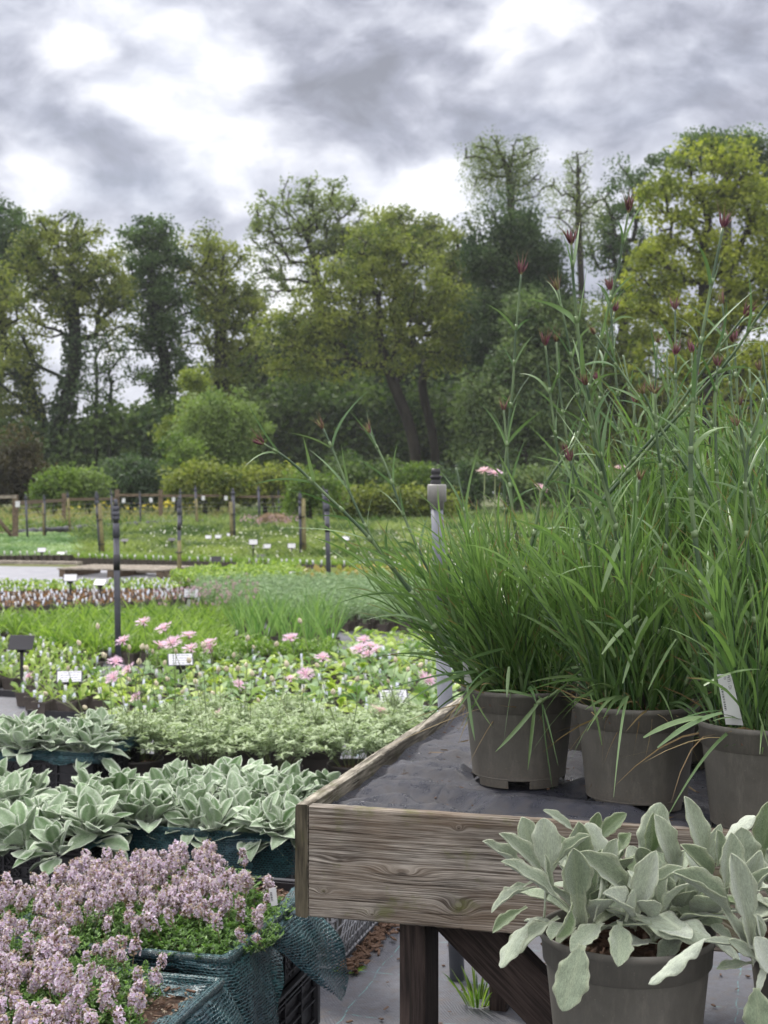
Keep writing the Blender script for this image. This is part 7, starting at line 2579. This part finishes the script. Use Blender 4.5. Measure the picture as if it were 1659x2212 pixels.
def trees():
    G = 'trees beyond the nursery'
    # left group
    tree('oak_tree', 'tall oak with forked ivy-clad trunk, sky showing through its lower right limbs', 'tree', 'crown_oak', [(160, 570, 105, 85), (235, 610, 50, 60, .8), (60, 560, 40, 60, .7), (95, 640, 70, 60, .8), (190, 660, 85, 55, .7), (60, 740, 65, 60, .45), (225, 700, 55, 55, .35), (120, 500, 55, 40)], 92,
         [(122, 1100), (128, 940), (140, 870), (162, 780), (160, 690), (165, 600)], .46, 210, (.15, .27), 70, .70, 1, 'bark_ivy', G, ivy=2600)
    tree('oak_tree', 'oak limb crown leaning out at the left edge, lower than its neighbour', 'tree', 'crown_oak', [(10, 700, 55, 60), (20, 790, 60, 60), (60, 860, 50, 45, .8), (-20, 620, 50, 60), (15, 900, 60, 50, .8)], 95, [(95, 1100), (100, 950), (70, 850), (30, 780), (0, 700)], .42, 90, (.16, .28), 80, .8, 2, 'bark_ivy', G, ivy=900)
    tree('oak_tree', 'dark green tree top cut by the left edge', 'tree', 'crown_oak_dark', [(10, 500, 55, 65), (35, 560, 40, 60), (-20, 580, 60, 80)], 104, [(-10, 1100), (-5, 800), (5, 600)], .40, 85, (.18, .30), 120, .85, 3, 'bark', G)
    tree('alder_tree', 'slim dark flat-topped tree with sinuous ivy-clad trunk, left of the straight-trunked tree', 'tree', 'crown_oak_dark', [(318, 500, 52, 30), (335, 560, 68, 50), (325, 640, 62, 60), (375, 700, 55, 55, .7), (300, 730, 50, 45, .5), (385, 790, 45, 50, .5), (330, 830, 50, 45, .5)], 96,
         [(362, 1100), (356, 900), (357, 790), (338, 690), (328, 600), (325, 530)], .40, 150, (.16, .28), 90, .75, 4, 'bark_ivy', G, ivy=1500)
    tree('oak_tree', 'straight-trunked tree with an open crown, fourth from the left', 'tree', 'crown_oak_mid', [(480, 530, 62, 42, .8), (425, 580, 45, 50, .7), (545, 700, 50, 60, .8), (470, 610, 75, 60), (520, 650, 60, 60, .8), (480, 720, 75, 60), (430, 640, 40, 60, .6), (500, 800, 80, 70)], 98,
         [(478, 1100), (478, 900), (476, 760), (478, 640), (482, 560)], .50, 170, (.15, .27), 85, .8, 5, 'bark', G)
    tree('ash_tree', 'tall thin-leaved tree, sky glittering through its rounded crown, left of great oak', 'tree', 'crown_birch', [(670, 460, 115, 72), (600, 500, 60, 60, .7), (730, 500, 65, 60), (640, 580, 100, 60, .5), (760, 570, 60, 60, .8), (590, 600, 55, 45, .35)], 108,
         [(700, 1100), (695, 850), (690, 700), (680, 560)], .42, 240, (.15, .26), 46, .62, 6, 'bark', G)
    # big central oak and its neighbours
    tree('oak_tree', 'great spreading oak in the centre with dark limbs sweeping out low over the fence', 'tree', 'crown_oak_mid', [(840, 520, 75, 55), (790, 600, 110, 60), (900, 620, 75, 70), (700, 670, 85, 55), (830, 690, 110, 55, .7), (620, 720, 75, 50, .8), (930, 720, 90, 55, .7), (720, 770, 110, 45, .6), (1000, 680, 60, 70), (880, 770, 100, 40, .6), (640, 800, 70, 40, .5)], 88,
         [(903, 1108), (898, 985), (880, 905), (850, 830), (822, 740), (818, 640)], .36, 360, (.15, .27), 75, .78, 7, 'bark', G)
    tree('oak_tree', 'second trunk of oaks just right of the great oak, with a lighter crown', 'tree', 'crown_oak', [(985, 560, 55, 75), (960, 640, 55, 60), (1000, 740, 65, 70), (1010, 640, 40, 60)], 93, [(942, 1108), (940, 980), (926, 900), (912, 830), (935, 740), (978, 610)], .30, 120, (.15, .27), 85, .8, 8, 'bark', G)
    tree('beech_tree', 'rounded green tree top showing between the thin-leaved tree and the ivy-covered one', 'tree', 'crown_oak_mid', [(860, 500, 60, 40), (920, 530, 45, 45), (780, 540, 50, 45)], 112, [(860, 1090), (860, 700), (860, 560)], .4, 80, (.18, .3), 130, .95, 9, 'bark', G)
    tree('ivy_clad_tree', 'dark ivy-smothered tree like a column, right of the centre', 'tree', 'crown_ivy', [(1105, 480, 62, 62), (1075, 545, 60, 60), (1150, 550, 55, 65), (1100, 630, 85, 80), (1170, 650, 60, 80), (1095, 730, 75, 70), (1200, 740, 60, 70)], 84, [(1115, 1108), (1110, 800), (1105, 600), (1105, 480)], .45, 230, (.17, .30), 190, .85, 10, 'bark_ivy', G, droop=.8, shell=.33)
    tree('birch_tree', 'high weeping birch top with hanging twigs above the ivy-clad tree', 'tree', 'crown_birch', [(1045, 325, 42, 35), (1120, 330, 42, 38), (1095, 380, 70, 30, .5), (1165, 390, 30, 35, .6), (1030, 380, 28, 25, .4)], 99, [(1110, 1100), (1112, 700), (1105, 480), (1100, 380), (1080, 330)], .28, 90, (.12, .20), 80, .75, 11, 'bark', G, droop=2.2)
    tree('birch_tree', 'thin sparse birch with drooping twigs, left of the yellow-green maple', 'tree', 'crown_birch', [(1248, 340, 26, 34, .7), (1235, 400, 48, 40, .7), (1270, 440, 45, 40, .8), (1225, 460, 40, 35, .5)], 103, [(1260, 1100), (1258, 700), (1250, 480), (1248, 340)], .24, 80, (.12, .2), 50, .5, 12, 'bark', G, droop=2.6)
    tree('oak_tree', 'open-crowned tree peeping out left of the yellow-green maple', 'tree', 'crown_oak_dark', [(1365, 390, 50, 45, .7), (1340, 450, 60, 50, .8), (1300, 520, 60, 60, .9), (1350, 540, 70, 50, .8), (1370, 640, 80, 60, .7)], 106, [(1350, 1100), (1348, 700), (1352, 520)], .36, 130, (.15, .27), 60, .75, 13, 'bark', G)
    tree('beech_tree', 'dark tree whose crest rises just behind the top of the yellow-green maple', 'tree', 'crown_oak_dark', [(1530, 320, 70, 32), (1620, 320, 80, 35), (1460, 350, 45, 25, .7), (1680, 360, 60, 60)], 112, [(1570, 1090), (1570, 600), (1570, 380)], .4, 100, (.18, .3), 110, .85, 14, 'bark', G)
    tree('maple_tree', 'large yellow-green maple filling the right side behind the pinks', 'tree', 'crown_maple', [(1530, 370, 95, 65), (1470, 430, 85, 60), (1610, 430, 80, 75), (1420, 570, 80, 55, .9), (1520, 560, 110, 60), (1620, 590, 90, 80), (1400, 670, 90, 55, .8), (1540, 700, 120, 70), (1450, 780, 100, 60), (1600, 820, 100, 90), (1680, 500, 70, 100)], 82,
         [(1540, 1112), (1530, 900), (1525, 700), (1520, 520)], .55, 330, (.16, .30), 95, .80, 15, 'bark', G, clumpvar=.33)
    tree('beech_tree', 'mid-green wood edge tree low behind the pinks, left of the maple', 'tree', 'crown_oak_mid', [(1330, 720, 80, 70), (1280, 820, 80, 80), (1400, 880, 90, 80), (1500, 940, 120, 80), (1640, 960, 90, 90), (1330, 940, 80, 70)], 90, [(1350, 1108), (1350, 900), (1345, 760)], .4, 210, (.18, .32), 110, .95, 16, 'bark', G)
    tree('willow_tree', 'grey-green bushy tree low between the great oak and the pinks', 'tree', 'crown_greygreen', [(1150, 690, 70, 60), (1120, 790, 75, 70), (1070, 870, 70, 70), (1180, 880, 80, 80), (1060, 960, 70, 60), (1160, 980, 90, 60), (1230, 720, 50, 60)], 80, [(1130, 1112), (1130, 900), (1135, 720)], .4, 230, (.15, .27), 150, .9, 17, 'bark', G)
    # dark understory closing the view below the crowns
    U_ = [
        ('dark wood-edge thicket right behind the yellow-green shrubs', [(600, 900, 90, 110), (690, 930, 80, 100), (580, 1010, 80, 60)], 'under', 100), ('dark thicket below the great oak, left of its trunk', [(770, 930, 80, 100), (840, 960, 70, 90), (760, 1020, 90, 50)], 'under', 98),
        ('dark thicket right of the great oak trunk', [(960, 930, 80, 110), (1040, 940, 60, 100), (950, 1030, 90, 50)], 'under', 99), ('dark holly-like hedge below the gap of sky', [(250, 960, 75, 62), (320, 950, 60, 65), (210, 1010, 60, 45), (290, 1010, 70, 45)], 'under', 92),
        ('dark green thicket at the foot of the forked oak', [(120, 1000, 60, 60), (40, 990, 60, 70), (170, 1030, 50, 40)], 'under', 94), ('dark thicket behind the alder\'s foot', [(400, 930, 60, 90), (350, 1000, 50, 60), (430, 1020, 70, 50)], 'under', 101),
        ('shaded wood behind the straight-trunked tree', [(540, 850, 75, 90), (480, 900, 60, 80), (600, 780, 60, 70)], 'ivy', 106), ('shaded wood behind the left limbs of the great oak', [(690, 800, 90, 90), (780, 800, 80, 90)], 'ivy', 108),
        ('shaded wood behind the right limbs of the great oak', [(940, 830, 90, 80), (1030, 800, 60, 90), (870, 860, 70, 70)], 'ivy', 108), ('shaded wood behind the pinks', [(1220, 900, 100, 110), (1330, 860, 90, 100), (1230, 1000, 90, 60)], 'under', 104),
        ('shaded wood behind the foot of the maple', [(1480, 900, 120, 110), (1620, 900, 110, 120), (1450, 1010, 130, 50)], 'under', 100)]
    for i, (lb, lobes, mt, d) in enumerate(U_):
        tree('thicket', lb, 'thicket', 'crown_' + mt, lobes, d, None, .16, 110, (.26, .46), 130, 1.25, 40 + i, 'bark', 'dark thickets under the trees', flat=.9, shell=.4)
    # front row of shrubs
    S_ = [
        ('golden_conifer', 'slender bright yellow-green tree peak rising behind the pale round tree', 'crown_gold', [(418, 850, 20, 45), (420, 900, 34, 40), (400, 950, 35, 40), (375, 940, 22, 30)], 74, 90),
        ('small_tree', 'pale green round-headed small tree standing before the dark wood, left of centre', 'crown_palegreen', [(470, 890, 68, 45), (440, 930, 70, 50), (510, 930, 45, 55), (430, 990, 65, 40), (500, 990, 50, 40)], 70, 190),
        ('shrub', 'yellow-green spreading shrub below the pale round tree', 'crown_limetree', [(395, 1000, 38, 45), (370, 1045, 30, 25)], 66, 70),
        ('shrub', 'olive-yellow rounded shrub just behind the fence, left of centre', 'crown_oak_mid', [(440, 1040, 60, 32), (410, 1050, 45, 25), (480, 1050, 40, 25)], 62, 110),
        ('shrub', 'olive-green broad shrub behind the fence in the middle', 'crown_oak_mid', [(570, 1045, 65, 32), (620, 1050, 45, 26), (530, 1055, 40, 24)], 63, 110),
        ('shrub', 'bright green shrub behind the fence near the left end', 'crown_limetree', [(128, 1052, 34, 28), (110, 1062, 22, 18)], 60, 70),
        ('shrub', 'fresh green shrub right beside the bright one near the left end of the fence', 'crown_palegreen', [(190, 1052, 26, 24)], 61, 50),
        ('shrub', 'blue-green spreading bush behind the nearest standpipe', 'crown_bluegreen', [(280, 1040, 62, 38), (330, 1052, 40, 30), (240, 1055, 35, 25)], 64, 130),
        ('shrub', 'brownish hedge at the left edge behind the fence', 'crown_brown_hedge', [(30, 1010, 60, 50), (0, 1040, 60, 45), (75, 1040, 35, 40)], 66, 120),
        ('shrub', 'yellow-leaved shrub at the fence behind the long red-budded stem', 'crown_limetree', [(660, 1055, 18, 32), (700, 1060, 24, 14), (645, 1090, 12, 16)], 55, 40),
        ('shrub', 'dark green shrub at the fence behind the leaves of the first pink', 'crown_under', [(760, 1045, 60, 40), (830, 1050, 60, 38)], 66, 110),
        ('shrub', 'golden-green low bush beside the pale standpipe\'s cap', 'crown_limetree', [(905, 1035, 36, 20), (880, 1055, 30, 20)], 60, 60),
        ('shrub', 'green bush behind the pale standpipe', 'crown_bluegreen', [(960, 1055, 60, 30), (1020, 1050, 50, 34)], 66, 90),
        ('shrub', 'green bank of bushes behind the middle pinks', 'crown_greygreen', [(1120, 1050, 70, 36), (1220, 1050, 70, 40), (1320, 1055, 60, 36)], 66, 150),
        ('shrub', 'green bank of bushes behind the right-hand pinks', 'crown_oak_mid', [(1440, 1050, 70, 36), (1540, 1050, 70, 40), (1640, 1055, 60, 36)], 66, 150),
        ('shrub', 'low olive growth along the fence right of the straw heap', 'crown_oak', [(800, 1085, 60, 18), (900, 1085, 60, 18), (720, 1085, 30, 12)], 58, 90),
    ]
    for i, (nm, lb, mt, lobes, d, n) in enumerate(S_):
        tree(nm, lb, 'shrub' if nm == 'shrub' else 'tree', mt, lobes, d, None, .12, n, (.10, .20), 95, .55, 70 + i, 'bark', 'shrubs behind the fence', flat=.85, shell=.4)
    # thin young trees in the gap of sky
    for i, (x, y, lb) in enumerate(((205, 800, 'thin sparse young tree in the gap of sky, left one'), (235, 830, 'thin sparse young tree in the gap of sky, right one'))):
        tree('young_tree', lb, 'tree', 'crown_oak_dark', [(x, y, 32, 55, .5), (x + 20, y - 60, 35, 30, .4), (x - 15, y + 50, 25, 25)], 90, [(x, 1100), (x + 2, 930), (x + 5, y)], .14, 60, (.12, .2), 16, .6, 90 + i, 'bark_ivy', G)


trees()


# ---------------------------------------------------------------- the air between here and the wood
def haze():
    m = bpy.data.materials.new('haze'); m.use_nodes = True; m.node_tree.nodes.clear()
    w = NT(m.node_tree); out = w.n('ShaderNodeOutputMaterial')
    v = w.n('ShaderNodeVolumePrincipled')
    v.inputs['Color'].default_value = (.90, .93, .97, 1); v.inputs['Density'].default_value = .0003; v.inputs['Anisotropy'].default_value = .2
    w.link(v.outputs[0], out.inputs['Volume'])
    b = MB(); b.box((0, 0, 29), (3200, 3200, 60.5))
    o = b.build('haze', m, smooth=False); o['kind'] = 'stuff'


haze()
